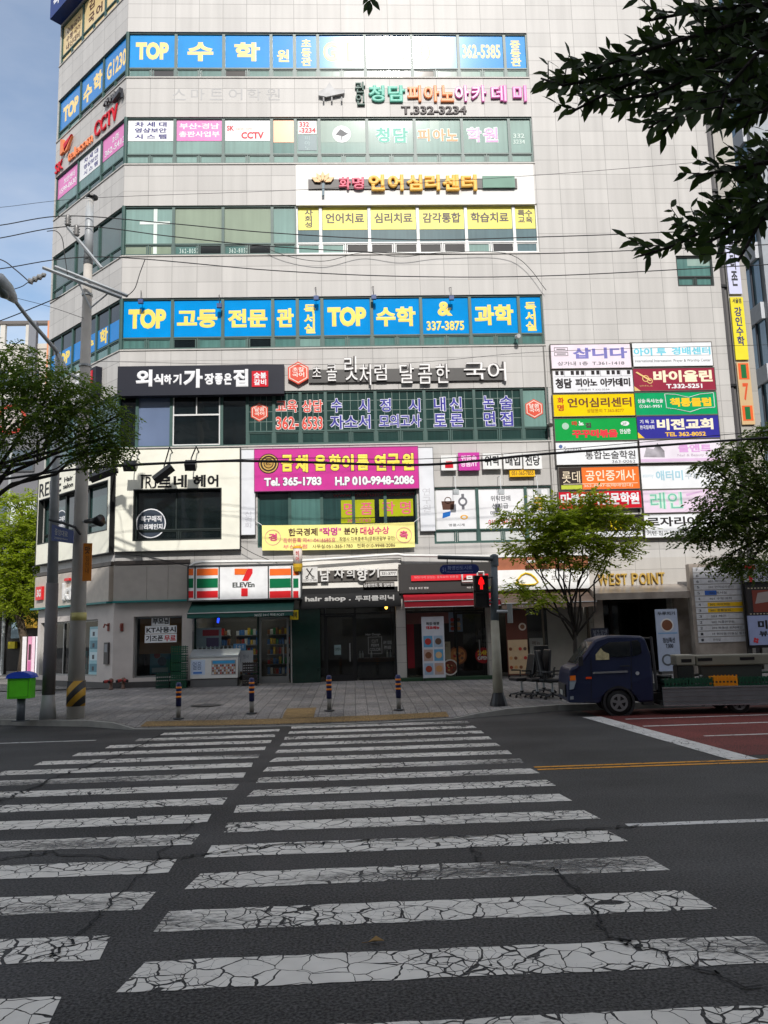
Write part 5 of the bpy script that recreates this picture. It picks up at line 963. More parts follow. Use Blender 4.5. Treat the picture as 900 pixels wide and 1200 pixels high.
q = FR.R(S3(368, 392, 488, 488), -.4); t = sign('window_poster', 'pale poster with a red band inside the convenience store window', 'poster', FR, q, -.42, -.41, S(140, 160, 168), px=False); obj('graphic', MB().pbox(FR, inb(q, .25, .6, .9, .9), -.41, -.405, S(150, 50, 60)).pbox(FR, inb(q, .4, .05, .9, .5), -.41, -.405, S(90, 80, 110)), t)
q = FR.R(S3(572, 500, 640, 600), -.36); sign('paper_notice', 'large white paper notice right of the chest freezer', 'notice', FR, q, -.39, -.38, S(206, 210, 216), [('행사', inb(q, .3, .6, .7, .8), S(120, 130, 150), .0)], px=False)
q = FR.R(S3(546, 468, 606, 500), -.36); sign('paper_notice', 'small blue white price card over the chest freezer', 'notice', FR, q, -.38, -.37, S(120, 180, 230), [('1+1', inb(q, .2, .3, .8, .8), S(240, 240, 245), .03)], px=False)
t = thing('ceiling_lamp', 'small lit lamp on the ceiling inside the convenience store', 'lamp', FR.P(-3.95, 3.2, -1.5)); obj('bulb', MB().lathe(*FR.P(-3.95, 0, -1.5)[:2], [(.03, 3.02), (.09, 3.06), (.09, 3.14), (.03, 3.2)], pm('lamp_glow', (255, 250, 230), .4, 0, emit=((255, 246, 225), 6)), 12), t); obj('mount', MB().lathe(*FR.P(-3.95, 0, -1.5)[:2], [(.05, 3.2), (.05, 3.54)], BLK, 8), t)
t = thing('neon_tube', 'blue glowing tube hanging in the convenience store window', 'lamp', FR.P(-4.9, 2.9, -.6)); obj('tube', MB().tube([FR.P(-4.92, 2.6, -.6), FR.P(-4.86, 3.0, -.6)], .035, pm('neon_blue', (40, 70, 255), .4, 0, emit=((30, 60, 255), 3)), 8), t); obj('cord', MB().tube([FR.P(-4.86, 3.0, -.6), FR.P(-4.86, 3.54, -.6)], .01, BLK, 5), t)
FILL_TUBE = pm('added_fill_tube', (255, 255, 250), .4, 0, emit=((255, 250, 238), 9))  # glowing tubes added to brighten the dim shop interiors
for u, d, w, zz, lab in ((-4.6, 1.6, 1.3, 3.4, 'added white tube lamp brightening the window side of the convenience store'), (-4.2, 3.0, 1.6, 3.4, 'added white tube lamp brightening the depth of the convenience store'), (-.2, 2.2, .9, 3.3, 'added tube lamp brightening the dark hair shop'), (2.9, 1.6, 1.2, 3.4, 'added tube lamp brightening the restaurant'), (6.0, 1.8, 1.0, 3.4, 'added tube lamp brightening the fried tofu shop'), (-7.0, 1.1, .9, 3.0, 'added tube lamp brightening the phone shop window')):
    t = thing('ceiling_lamp', lab, 'lamp', FR.P(u, zz, -d), 'added tube lamps brightening the shops'); obj('tube', MB().pbox(FR, (u-w/2, zz-.1, u+w/2, zz-.05), -d-.04, -d+.04, FILL_TUBE), t); obj('housing', MB().pbox(FR, (u-w/2-.05, zz-.048, u+w/2+.05, zz), -d-.08, -d+.08, WLB), t)
# hair shop
q = FR.R((354, 656, 470, 694), .03); sign('fascia_sign', 'white stone fascia panel over the black hair shop band', 'sign', FR, q, .003, .03, pm('white_stone_panel', (232, 228, 220), .5, .06, 3), px=False, edge=S(60, 58, 54), frame=.02)
t = thing('channel_letter_sign', 'white hangul block letters on a dark rail over the hair shop', 'sign', FR.P(-.3, 4.3, .1)); obj('letter_rail', MB().pbox(FR, FR.R(S4(200, 180, 810, 262), .08), .034, .09, S(84, 80, 76)), t)
for w, r in (('남', (224, 172, 300, 268)), ('자', (330, 168, 408, 242)), ('의', (424, 178, 486, 240)), ('향', (500, 164, 584, 264)), ('기', (594, 164, 670, 238))): obj('letter', MB().text(w, FR, FR.R(S4(*r), .2), .092, .12, WSH, .03), t)
q = FR.R(S4(678, 188, 806, 224), .12); p = obj('phone_plate', MB().pbox(FR, q, .092, .13, WSH), t); obj('lettering', MB().text('331-3777', FR, inb(q, .08, .2, .92, .8), .13, .004, S(70, 66, 62), .02), p)
q = FR.R(S4(550, 270, 786, 330), .12); sign('plate_sign', 'dark plate of small white letters under the hair shop block letters', 'sign', FR, q, .034, .1, S(84, 80, 76), [('남성컷트 및 일반펌', inb(q, .03, .4, .97, .85), WSH, .02)], px=False)
q = FR.R(S4(92, 156, 206, 272), .2); t = sign('plate_sign', 'white square plate with crossed scissors at the hair shop fascia end', 'sign', FR, q, .034, .18, WSH, [('SCENT OF MAN', inb(q, .06, .06, .94, .2), S(60, 58, 56), .0)], px=False)
mb = MB(); A = lambda a, b: FR.P(*inb(q, a, b, 0, 0)[:2], .19); mb.tube([A(.28, .9), A(.66, .38)], .02, S(60, 58, 56), 5); mb.tube([A(.66, .9), A(.34, .38)], .02, S(60, 58, 56), 5); mb.ring(FR, *inb(q, .7, .33, 0, 0)[:2], .03, .05, .18, .2, S(60, 58, 56), 12); mb.ring(FR, *inb(q, .3, .33, 0, 0)[:2], .03, .05, .18, .2, S(60, 58, 56), 12); obj('scissors', mb, t)
q = FR.R((352, 695.5, 470, 712), .12); sign('fascia_sign', 'black band with grey hair shop lettering under the white stone fascia', 'sign', FR, q, .003, .14, S(32, 32, 33), [('hair shop .', FR.R(S4(112, 378, 458, 424), .14), S(200, 198, 194), .04), ('두피클리닉', FR.R(S4(490, 370, 784, 412), .14), S(200, 198, 194), .03)], px=False)
obj('shutter_box', MB().pbox(FR, (-2.0, 3.3, 1.6, 3.72), .003, .1, BLK).pbox(FR, (-2.0, 3.36, 1.6, 3.4), .1, .125, S(80, 80, 80)), B)
obj('green_glass_panel', MB().pbox(FR, (-2.2, .38, -1.2, 3.0), .02, .06, pm('dark_green_glass', (20, 44, 36), .08, .2)), B)
t = thing('styling_counter', 'wooden counter with bottles behind the dark hair shop window', 'counter', FR.P(.75, .42, -.9)); obj('top', MB().pbox(FR, (.12, 1.05, 1.45, 1.2), -1.1, -.75, pm('dark_wood', (86, 56, 40), .4, .2, 6)), t); obj('front_panel', MB().pbox(FR, (.14, .42, 1.43, 1.05), -1.08, -.8, S(44, 38, 36)), t)
for u in (.2, .3, .62, 1.2, 1.32): tag(obj('hair_bottle', MB().lathe(*FR.P(u, 0, -.9)[:2], [(.035, 1.2), (.035, 1.36), (.014, 1.4), (.014, 1.45)], WSH, 8), loc=FR.P(u, 1.2, -.9)), 'small white bottle standing on the counter behind the hair shop window', 'bottle', 'bottles on the hair shop counter')
q = (.38, 1.3, 1.25, 2.1); t = thing('window_lettering', 'thin white writing framed on the dark hair shop window', 'window sign', FR.P(.8, 1.3, -.44)); mb = MB(); mb.frame(FR, (.5, 1.35, 1.0, 1.95), .012, -.44, -.436, S(150, 150, 148)); [mb.text(w, FR, r, -.44, .003, S(150, 150, 148), .0) for w, r in (('Hair Design', (.42, 1.98, .95, 2.08)), ('CUT\nPERM\nCOLOR', (.55, 1.45, .95, 1.85)), ('AM 10:00\nPM 8:00', (1.05, 1.5, 1.35, 1.8)))]; obj('lettering', mb, t)
sign('paper_notice', 'pale square notice on the dark hair shop door', 'notice', FR, (-.72, 1.35, -.48, 1.7), -.34, -.33, S(120, 140, 140), [('OPEN', (-.7, 1.5, -.5, 1.6), S(40, 60, 60), .02)], px=False)
sign('plate_sign', 'small yellow plate between the green awning and the hair shop', 'sign', FR, (340, 715, 349.5, 726), .3, .34, S(214, 190, 30), [('택배', (341.5, 717, 348, 724), BLK, .03)])
t = thing('wall_lamp', 'small glowing warm lamp at the hair shop window top right', 'lamp', FR.P(1.25, 3.0, -.3)); obj('bulb', MB().lathe(*FR.P(1.18, 0, -.25)[:2], [(.02, 2.93), (.05, 2.97), (.05, 3.03), (.02, 3.06)], pm('lamp_warm', (255, 200, 90), .4, 0, emit=((255, 190, 70), 4)), 10), t); obj('arm', MB().tube([FR.P(1.18, 3.06, -.25), FR.P(1.18, 3.2, -.25), FR.P(1.18, 3.2, -.44)], .012, BLK, 5), t)
# restaurant
q = FR.R((467.5, 660, 581, 694), .22); t = sign('fascia_sign', 'dark charcoal fascia with a red strip and white lettering', 'sign', FR, q, .003, .24, S(50, 47, 46, .45), [('정통 불 짜장 짬뽕', FR.R(S5(124, 244, 272, 260), .24), WSH, .0), ('배달 전문', FR.R(S5(560, 240, 630, 254), .24), WSH, .0)], px=False)
qs = FR.R(S5(140, 150, 722, 192), .3); s_ = obj('red_strip', MB().pbox(FR, qs, .242, .3, S(222, 40, 52, .35)), t); obj('lettering', MB().text('착한가격 맛있는 중화요리 전문점', FR, FR.R(S5(162, 160, 494, 178), .3), .3, .004, S(236, 160, 160), .0), s_)
t = thing('channel_letter_sign', 'white angular outline letter overlapping the red restaurant strip, behind the signal', 'sign', FR.P(3.6, 4.3, .36)); q = FR.R(S5(524, 132, 690, 208), .36); mb = MB(); mb.tube([FR.P(*inb(q, *(p+p))[:2], .38) for p in ((.0, .8), (.0, .08), (.55, .08))], .035, WSH, 4); mb.frame(FR, inb(q, .2, .32, .46, .66), .05, .34, .4, WSH); mb.tube([FR.P(*inb(q, *(p+p))[:2], .38) for p in ((.7, .5), (.7, 1.0), (.98, 1.0), (.98, .5))], .035, WSH, 4); obj('letter', mb, t); obj('bracket', MB().pbox(FR, inb(q, .1, .4, .9, .48), .302, .34, BLK), t)
zw, zf_, vl = ya(520, 694.5, 703.5, 711, 1.0); t = awning('shop_awning', 'bright red canvas awning with a white edge over the restaurant front', (1.78, zf_, 5.1, zw), .02, 1.0, 0, S(196, 28, 46, .7), vl)
obj('edge_tape', MB().tube([FR.P(1.76, zf_-vl, 1.05), FR.P(5.12, zf_-vl, 1.05)], .014, WSH, 5), t)
def foodgrid(rows, cols, a, b, c, d, bg): 
    out = []
    for i in range(rows):
        for j in range(cols):
            x0 = a+(c-a)*j/cols; x1 = a+(c-a)*(j+.88)/cols; y0 = b+(d-b)*i/rows; y1 = b+(d-b)*(i+.84)/rows
            out += [blk(x0, y0, x1, y1, bg[(i+j) % len(bg)]), dsc((x0+x1)/2, (y0+y1)/2, (x1-x0)*.36, FOODS[(i*2+j) % 6], .009)]
    return out
poster_stand('menu_stand', 'tall white menu stand with six food pictures before the red restaurant window', 2.75, 28.3, .78, 2.1, pz(2.75, 28.3), S(196, 198, 206), foodgrid(3, 2, .06, .05, .98, .72, [S(150, 170, 190), S(176, 150, 140), S(90, 150, 186)])+[wrd('짜장·짬뽕', .2, .86, .8, .91, BLK), wrd('대표메뉴', .2, .79, .8, .845, S(200, 40, 50), .04)], 'menu stand')
q = FR.R((476, 718, 543, 792), -.4); t = sign('window_sticker', 'large dark red and brown menu sheet in the restaurant window', 'window sign', FR, (q[0], .8, q[2], q[3]), -.42, -.41, S(36, 26, 24), px=False); Q = (q[0], .8, q[2], q[3]); mb = MB(); mb.pbox(FR, inb(Q, 0, 0, .14, .8), -.41, -.406, S(150, 24, 40)); mb.pbox(FR, inb(Q, 0, .8, .8, 1), -.41, -.406, S(128, 86, 80)); mb.pbox(FR, inb(Q, .76, .64, 1, 1), -.406, -.402, S(120, 140, 160)); [mb.disc(FR, *inb(Q, .82+.11*(k % 2), .7+.08*(k//2), 0, 0)[:2], .07, -.402, -.398, FOODS[k]) for k in range(6)]; [mb.disc(FR, *inb(Q, .42+.09*k, .9, 0, 0)[:2], .08, -.406, -.4, FOODS[k]) for k in range(3)]; obj('graphic', mb, t)
for px, py, r, c, lab in ((536.5, 768, .33, (170, 110, 60), 'round orange noodle bowl picture in the restaurant window'), (527.5, 782, .29, (110, 50, 36), 'round white rimmed bowl picture low in the restaurant window')):
    u, v = FR.uv(px, py, -.39); dd = -.4 if r > .3 else -.38; t = thing('window_sticker', lab, 'window sign', FR.P(u, v-r, dd), 'food bowl stickers'); obj('bowl', MB().disc(FR, u, v, r, dd-.004, dd, S(210, 206, 200) if r < .3 else S(120, 70, 40)), t); mb = MB(); mb.disc(FR, u, v, r*.82, dd, dd+.004, S(*c)); [mb.disc(FR, u+r*.55*math.cos(k*2.4)*((k % 3+1)/3), v+r*.55*math.sin(k*2.4)*((k % 3+1)/3), r*.16, dd+.004, dd+.008, FOODS[k % 6], 10) for k in range(10)]; obj('food', mb, t)
q = FR.R((514, 752, 528, 773), -.4); sign('window_sticker', 'beige menu card with two dishes in the restaurant window', 'window sign', FR, q, -.405, -.395, S(150, 140, 116), [('세트', inb(q, .2, .7, .8, .9), BRN, .0)], px=False)
u, v = FR.uv(566, 768, -.34); t = thing('window_sticker', 'red round sticker reading 24h OPEN on the dark restaurant door', 'window sign', FR.P(u, v-.3, -.34)); obj('disc', MB().disc(FR, u, v, .28, -.345, -.335, S(150, 24, 30)), t); mb = MB(); mb.text('24h', FR, (u-.19, v+.01, u+.2, v+.18), -.335, .004, S(236, 200, 60), .05); mb.text('OPEN', FR, (u-.2, v-.16, u+.2, v-.03), -.335, .004, WSH, .05); obj('lettering', mb, t)
t = thing('window_lettering', 'faint grey logo and opening words above the red 24 hour sticker', 'window sign', FR.P(4.3, 2, -.34)); mb = MB(); put(mb, FR, ('짬뽕', S3(0, 0, 0, 0), S(84, 84, 84), .0) if 0 else ('KF', (560, 736, 571, 744), S(84, 84, 84), .0, .003), -.34); put(mb, FR, ('포장·배달\n가능', (557, 749, 574, 757), S(120, 120, 120), .0, .003), -.34); obj('lettering', mb, t)
mb = MB(); mb.pbox(FR, (1.6, .38, 5.0, .5), .0, .75, S(34, 62, 38, .9)); obj('green_step_mat', mb, B)
# fried tofu shop
q = FR.R((585, 652, 699, 667), .3); obj('brick_band', MB().pbox(FR, (5.0, q[1], 8.5, q[3]), .003, .3, pm('terracotta', (156, 92, 62), .7, .15, 6)), B); obj('white_coping', MB().pbox(FR, (4.95, q[3]+.003, 8.55, q[3]+.12), .003, .34, S(226, 226, 224)), B)
q = FR.R((586, 667, 697, 690.5), .36); t = sign('fascia_sign', 'white fascia with a rounded yellow outline emblem and thin grey hangul', 'sign', FR, (5.05, q[1], 8.48, q[3]), .003, .38, S(240, 240, 238), [(w, FR.R((x0, y0, x1, y1), .38), S(110, 100, 92), .0) for w, x0, y0, x1, y1 in (('유', 634, 674, 641, 682), ('부', 646, 674, 653, 682), ('초', 659, 673, 666, 682), ('밥', 671, 673, 678, 682))], px=False)
P = [(605.5, 684), (607, 679), (611, 674), (616, 671.5), (622, 673), (627, 677), (630.5, 682), (627, 684.5), (618, 685.5), (609, 685)]; P = [FR.P(*FR.uv(x, y, .4), .4) for x, y in P+P[:1]]; obj('emblem', MB().tube(P, .035, S(226, 186, 20), 6), t)
mb = MB()
for x in (622, 640, 658): u, v = FR.uv(x, 658, .6); mb.pbox(FR, (u-.14, v-.05, u+.14, v+.04), .5, .7, WSH); mb.pbox(FR, (u-.02, v-.02, u+.02, v+.02), .303, .5, WSH)
t.children[0].name = 'panel'; obj('spotlight_bar', mb, t)
zw, zf_, vl = ya(650, 692, 706, 712, 1.1); t = awning('shop_awning', 'faded brown canvas awning under the white fried tofu fascia', (5.15, zf_, 8.45, zw), .02, 1.1, 0, S(140, 118, 102, .8), vl); mb = MB(); put(mb, FR, ('유부초밥 · 우동', (608, 708.5, 628, 711.5), WSH, .0, .003), 1.14); obj('lettering', mb, t)
poster_stand('menu_stand', 'brown menu banner with small food rows standing by the signal pole', 5.72, 28.45, .74, 2.25, pz(5.7, 28.4), S(92, 48, 36), [blk(.04, .02, .98, .54, S(190, 164, 130))]+[dsc(.16+.23*j, .12+.14*i, .08, FOODS[(i+j) % 6], .012) for i in range(3) for j in range(4)]+[dsc(.78, .74, .18, S(196, 184, 172), .006), dsc(.78, .74, .11, FOODS[2], .01)], 'menu stand')
sign('paper_notice', 'small white menu sheet in the fried tofu shop window', 'notice', FR, (6.35, 1.1, 6.85, 1.75), -.38, -.37, S(170, 168, 162), [('메뉴', (6.45, 1.5, 6.75, 1.65), BRN, .0)], px=False)
obj('shop_shutter', MB().pbox(FR, (7.05, .45, 8.5, 3.2), -.44, -.4, S(150, 146, 138)), B)
sign('plate_sign', 'dark blue notice board with white lines left of the entrance', 'sign', FR, (693, 736, 713, 748), .13, .18, S(40, 44, 60), [('상가 안내\n주차금지', (695, 738, 711, 746), S(160, 166, 180), .0)])
# entrance lettering and displays
t = thing('channel_letter_sign', 'gold serif style letters over the dark building entrance', 'sign', FR.P(10, 4.5, .1)); GLD = pm('gold_letter', (206, 170, 84), .35, .1, metal=.3)
E3 = lambda *q: crop(q, .355556, 580, 640)
for w, r in zip('WESTPOINT', ((342, 92, 376, 130), (378, 90, 396, 128), (399, 90, 416, 127), (418, 90, 438, 127), (452, 88, 474, 126), (478, 88, 501, 126), (504, 88, 512, 125), (516, 87, 539, 125), (542, 86, 561, 124))): obj('letter', MB().text(w, FR, FR.R(E3(*r), .12), .004, .1, GLD, .012), t)
poster_stand('menu_stand', 'white menu stand with a round dish picture at the entrance behind the truck', 11.0, 28.2, .78, 2.15, pz(11, 28.2), S(176, 186, 206), [wrd('두루치기', .1, .9, .9, .96, S(50, 56, 70), .02), dsc(.5, .74, .3, S(220, 216, 210)), dsc(.5, .74, .24, FOODS[2], .01), blk(.06, .6, .94, .62, S(120, 160, 200)), wrd('점심특선\n7,000', .25, .36, .8, .54, S(50, 56, 70), .02), dsc(.4, .18, .26, S(90, 94, 100)), dsc(.4, .18, .18, S(170, 180, 196), .01)], 'menu stand')
# directory board and signs at the right edge
DP = Pl(0, 28.0, 1, 0); t = thing('directory_board', 'tall silver directory of thirteen tenant strips with yellow and blue entries', 'directory', (12.9, 28, .4)); q = DP.R((815, 664, 874, 753), 0)
obj('stone_pylon', MB().pbox(DP, (q[0]-.12, .3, q[2]+.1, q[3]+.12), -.3, -.01, MARB), t); n = 13; hh = (q[3]-q[1])/n; mb = MB(); lt = MB(); SIL = pm('brushed_silver', (200, 200, 202), .35, .12, 9)
for k in range(n): v = q[1]+k*hh; mb.pbox(DP, (q[0], v+.015, q[2], v+hh-.008), -.008, .02, SIL)
obj('strip', mb, t); w_ = ['관리실', '1F 편의점 미용실 통신', '201 부동산 위탁매입', '202 이름연구원', '203 헤어', '301 숯불갈비', '302 국어학원', '401 수학·과학', '402 독서실', '501 언어심리센터', '601 피아노', '602 보안시스템', '701 수학원']
for k in range(n):
    v = q[1]+k*hh; a = inb((q[0], v, q[2], v+hh), .28, .3, .28+.05*len(w_[k]), .72); 
    if k in (5, 6): mb2 = MB().pbox(DP, (q[0]+.42, v+.03, q[2]-.1, v+hh-.03), .02, .024, S(226, 180, 20)); obj('yellow_entry', mb2, t)
    if k == 8: obj('blue_entry', MB().pbox(DP, (q[0]+.36, v+.03, q[0]+.78, v+hh-.02), .02, .024, S(40, 90, 170)), t)
    lt.text(w_[k], DP, a, .0245, .003, S(60, 62, 66), .0); lt.text('%d' % (k//2+1), DP, inb((q[0], v, q[2], v+hh), .05, .3, .1, .72), .0245, .003, S(60, 62, 66), .0)
obj('lettering', lt, t)
NP = Pl(0, 27.6, 1, 0); D7 = lambda *q: crop(q, .108333, 840, 640)
obj_r = thing('sign_post_frame', 'dark frame holding three stacked signs at the right photo edge', 'frame', (14.3, 27.7, .4)); q1, q2, q3_ = NP.R(D7(290, 190, 560, 385), 0), NP.R(D7(320, 440, 560, 745), 0), NP.R(D7(345, 750, 560, 1070), 0)
u1 = 15.6; obj('post', MB().pbox(NP, (q1[0]-.05, .35, q1[0]+.1, 4.6), -.2, -.1, S(40, 38, 36)).pbox(NP, (u1-.1, .35, u1+.02, 4.6), -.2, -.1, S(40, 38, 36)), obj_r); obj('backing', MB().pbox(NP, (q1[0], q3_[1]-.1, u1, q1[3]+.1), -.1, -.04, S(30, 28, 28)), obj_r)
Q = (q1[0], q1[1], u1, q1[3]); sign('shop_board', 'grey white board with a big red T at the right edge', 'sign', NP, Q, -.03, .05, S(170, 172, 178), [('T', NP.R(D7(302, 206, 424, 388), .05), S(200, 30, 36), .06), ('비전', NP.R(D7(450, 228, 700, 296), .05), BLK, .03), ('태권도', NP.R(D7(420, 312, 700, 365), .05), S(60, 60, 80), .02)], group='signs at the right edge', px=False)
Q = (q2[0], q2[1], u1, q2[3]); t = sign('shop_board', 'dark film strip framed board in brown with white letters', 'sign', NP, Q, -.03, .05, S(36, 32, 32), [('노래', NP.R(D7(400, 580, 700, 665), .06), WSH, .04)], group='signs at the right edge', px=False); mb = MB(); mb.pbox(NP, inb(Q, .1, .1, 1, .88), .05, .056, S(120, 50, 36)); [mb.pbox(NP, inb(Q, .03+.06*k, .93, .06+.06*k, .97), .05, .055, S(170, 160, 140)) for k in range(15)]; [mb.pbox(NP, inb(Q, .03+.06*k, .02, .06+.06*k, .06), .05, .055, S(170, 160, 140)) for k in range(15)]; mb.prism(NP, [inb(Q, *(p+p))[:2] for p in ((.14, .4), (.4, .46), (.44, .84), (.2, .78))], .056, .0595, S(150, 140, 136)); obj('graphic', mb, t)
Q = (q3_[0], q3_[1], u1, q3_[3]); t = sign('shop_board', 'pale blue board with black letters and a red petal mark', 'sign', NP, Q, -.03, .05, S(150, 160, 196), [('미용', NP.R(D7(444, 800, 680, 895), .05), BLK, .05), ('뷰티', NP.R(D7(460, 915, 640, 975), .05), BLK, .04)], group='signs at the right edge', px=False); mb = MB(); u, v = NP.uv(840+425*.10833, 640+1020*.10833, .05); [mb.disc(NP, u+.06*math.cos(a), v+.06*math.sin(a), .045, .05, .056, S(200, 50, 60), 10) for a in (.5, 2.1, 3.6, 5.2)]; obj('petal_mark', mb, t)
# downpipe and small neighbour with vertical banners
t = thing('downpipe', 'dark square downpipe running up the right edge of the granite facade', 'pipe', FR.P(14.75, .4, 0)); obj('pipe', MB().pbox(FR, (14.53, .4, 14.64, 32), -.5, -.05, S(66, 64, 66)).pbox(FR, (14.66, .4, 14.74, 32), -.5, -.1, S(96, 94, 94)), t); obj('bracket', MB().pbox(FR, (14.51, 15, 14.75, 15.1), -.6, -.0, BLK).pbox(FR, (14.51, 11, 14.75, 11.1), -.6, -.0, BLK).pbox(FR, (14.51, 19, 14.75, 19.1), -.6, -.0, BLK), t)
NB_ = thing('neighbour_building', 'narrow stone fronted building beside the downpipe carrying vertical banners', 'building', (17, 30, .4)); STN = stone_mat('stone_neighbour', FR, 1.2, .9, 0, 0, (.42, .4, .36), dirt=.4)
obj('wall', MB().box(14.76, YF+.02, .3, 15.55, 44, 30, STN).box(15.552, 31, .3, 18.9, 44, 6, STN), NB_); obj('gutter', MB().box(15.56, 28.9, 5.9, 20, 30.98, 6.1, S(120, 116, 108)), NB_)
VB = Pl(0, 29.0, 1, 0)
for (ya, yb, mt, tx, lab) in ((255, 345, V(206, 208, 232, .5), [('ㄱ\n뷰\n티\n존', (.25, .1, .75, .9), NB)], 'pale lavender vertical banner with black letters on the neighbour pillar'), (349, 422, V(232, 216, 50, .5), [('강\n인\n수\n학', (.22, .22, .8, .84), V(40, 50, 110, .4)), ('서울점', (.15, .9, .85, .98), V(60, 60, 60, .4))], 'yellow vertical banner with navy letters on the neighbour pillar'),
      (425, 498, V(208, 176, 130, .5), [('7', (.3, .38, .75, .66), V(220, 90, 50, .4))], 'tan vertical banner with orange and green panels low on the neighbour pillar')):
    v1 = VB.uv(860, ya, 0)[1]; v0 = VB.uv(868, yb, 0)[1]; q = (14.78, v0, 15.28, v1); t = sign('vertical_banner', lab, 'banner', VB, q, .0, .06, mt, [(w, inb(q, *r), m_, .03) for w, r, m_ in tx], group='vertical banners on the neighbour pillar', px=False)
    if ya == 425: obj('stripe', MB().pbox(VB, inb(q, .1, .72, .9, .98), .06, .064, V(232, 100, 50, .4)).pbox(VB, inb(q, .3, .74, .7, .96), .064, .068, V(30, 110, 60, .4)).pbox(VB, inb(q, .1, .06, .9, .3), .06, .064, V(232, 100, 50, .4)).pbox(VB, inb(q, .3, .08, .7, .28), .064, .068, V(30, 110, 60, .4)), t)

# ================================================================== STREET FURNITURE
CPOLE = pm('pole_concrete', (186, 181, 173), .85, .14, 2, bump=.2); GAL = pm('galvanised_steel', (176, 180, 182), .5, .12, 5, metal=.15); RUB = S(22, 22, 22, .8); NAVYB = S(24, 34, 84, .4); ORB = S(226, 130, 24, .4)
def at(px, py, Y): r = ray(px, py); k = Y/r.y; return Vector((r.x*k, Y, EYE+r.z*k))
# bollards
def bollard(label, x, y):
    z = pz(x, y); t = thing('bollard', label, 'bollard', (x, y, z), 'bollards along the crossing')
    obj('base', MB().lathe(x, y, [(.13, z), (.13, z+.025), (.06, z+.03)], S(60, 62, 64), 14), t, True); obj('sleeve', MB().lathe(x, y, [(.056, z+.03), (.056, z+.3)], S(120, 116, 108), 14), t, True)
    obj('post', MB().lathe(x, y, [(.066, z+.3), (.066, z+.82), (.05, z+.86), (.0, z+.87)], NAVYB, 14), t, True)
    for k in (.5, .61, .72): obj('band', MB().lathe(x, y, [(.0685, z+k), (.0685, z+k+.045)], ORB, 14), t, True)
for (px, py), lab in zip(((209, 845), (295, 841), (386, 838), (467.5, 836)), ('leftmost navy bollard with orange bands, before the green crate stack', 'navy bollard with orange bands before the chest freezer', 'navy bollard with orange bands beside the yellow tactile strip', 'rightmost navy bollard with orange bands, before the hair shop corner')):
    r = ray(px, py); k = (.08-EYE)/r.z; bollard(lab, r.x*k, r.y*k)
# utility pole
ux, uy = -7.01, 20.95; uz = pz(ux, uy)
t = thing('utility_pole', 'round concrete utility pole with crossarms at the left pavement edge', 'utility pole', (ux, uy, uz))
P = lambda px, py, dy=0: at(px, py, uy+dy)
obj('shaft', MB().tube([(ux, uy, uz), (ux-.02, uy, 6), (ux-.03, uy, P(108, 234).z)], [.215, .165, .1], CPOLE, 18), t, True)
obj('top_sleeve', MB().tube([(ux-.028, uy, 12.2), (ux-.03, uy, P(108, 233).z)], [.125, .1], GAL, 14), t, True)
Wp = bpy.data.materials.new('warning_stripes'); Wp.use_nodes = True; n_ = Wp.node_tree; g_ = n_.nodes.new('ShaderNodeNewGeometry'); sx = n_.nodes.new('ShaderNodeSeparateXYZ'); n_.links.new(g_.outputs['Position'], sx.inputs[0])
def wm(op, a, b):
    q = n_.nodes.new('ShaderNodeMath'); q.operation = op
    for i, x in enumerate((a, b)):
        if isinstance(x, (int, float)): q.inputs[i].default_value = x
        else: n_.links.new(x, q.inputs[i])
    return q.outputs[0]
fr_ = wm('FRACT', wm('MULTIPLY', wm('SUBTRACT', sx.outputs[2], wm('MULTIPLY', sx.outputs[0], 1.0)), 2.6), 0); st_ = wm('GREATER_THAN', fr_, .5); mxr = n_.nodes.new('ShaderNodeMixRGB'); n_.links.new(st_, mxr.inputs[0]); mxr.inputs[1].default_value = (.02, .02, .02, 1); mxr.inputs[2].default_value = (.5, .27, .02, 1); n_.links.new(mxr.outputs[0], n_.nodes['Principled BSDF'].inputs['Base Color']); n_.nodes['Principled BSDF'].inputs['Roughness'].default_value = .5
obj('warning_band', MB().lathe(ux, uy, [(.228, uz+.3), (.224, uz+.92)], Wp, 18), t, True)
obj('number_plate', MB().lathe(ux, uy, [(.2, uz+2.42), (.2, uz+2.62)], S(190, 180, 110), 18), t, True)
P = lambda px, py, dy=0: at(px, py, uy+dy)
for (a, b, w) in (((66, 315), (151, 349), -.12), ((55, 319), (146, 354), -.28)):
    A, Bq = P(*a), P(*b); A.y += w; Bq.y += w; obj('crossarm', MB().tube([A, Bq], .05, GAL, 4), t)
i0, i1 = P(33, 331, -.2), P(54, 321, -.2); obj('strain_insulator', MB().tube([i0.lerp(i1, k/8) for k in range(9)], [.03, .1, .05, .09, .05, .09, .05, .07, .02], S(140, 140, 138, .35), 10), t)
for a, b in (((90, 327), (107, 362)), ((130, 341), (107, 360))): obj('brace', MB().tube([P(*a, -.2), P(*b, -.2)], .022, GAL, 5), t)
obj('upper_crossarm', MB().tube([P(79, 266, -.15), P(119, 314, -.15)], .045, GAL, 4), t)
for px, py in ((79.5, 263), (89.5, 275)):
    c = P(px, py, -.15); obj('insulator', MB().lathe(c.x, c.y, [(.05, c.z-.05), (.09, c.z), (.05, c.z+.04), (.09, c.z+.08), (.05, c.z+.12), (.09, c.z+.16), (.05, c.z+.2), (.08, c.z+.24), (.04, c.z+.28)], S(120, 118, 116, .3), 12), t, True)
c = P(108, 232); obj('cap_fitting', MB().lathe(c.x, c.y, [(.16, c.z), (.16, c.z+.04), (.06, c.z+.1)], BLK, 12), t)
for z in (6.9, 9.3, 11.3): obj('strap', MB().lathe(ux-.025, uy, [(.205-(z-5)*.0095, z), (.205-(z-5)*.0095, z+.06)], GAL, 16), t)
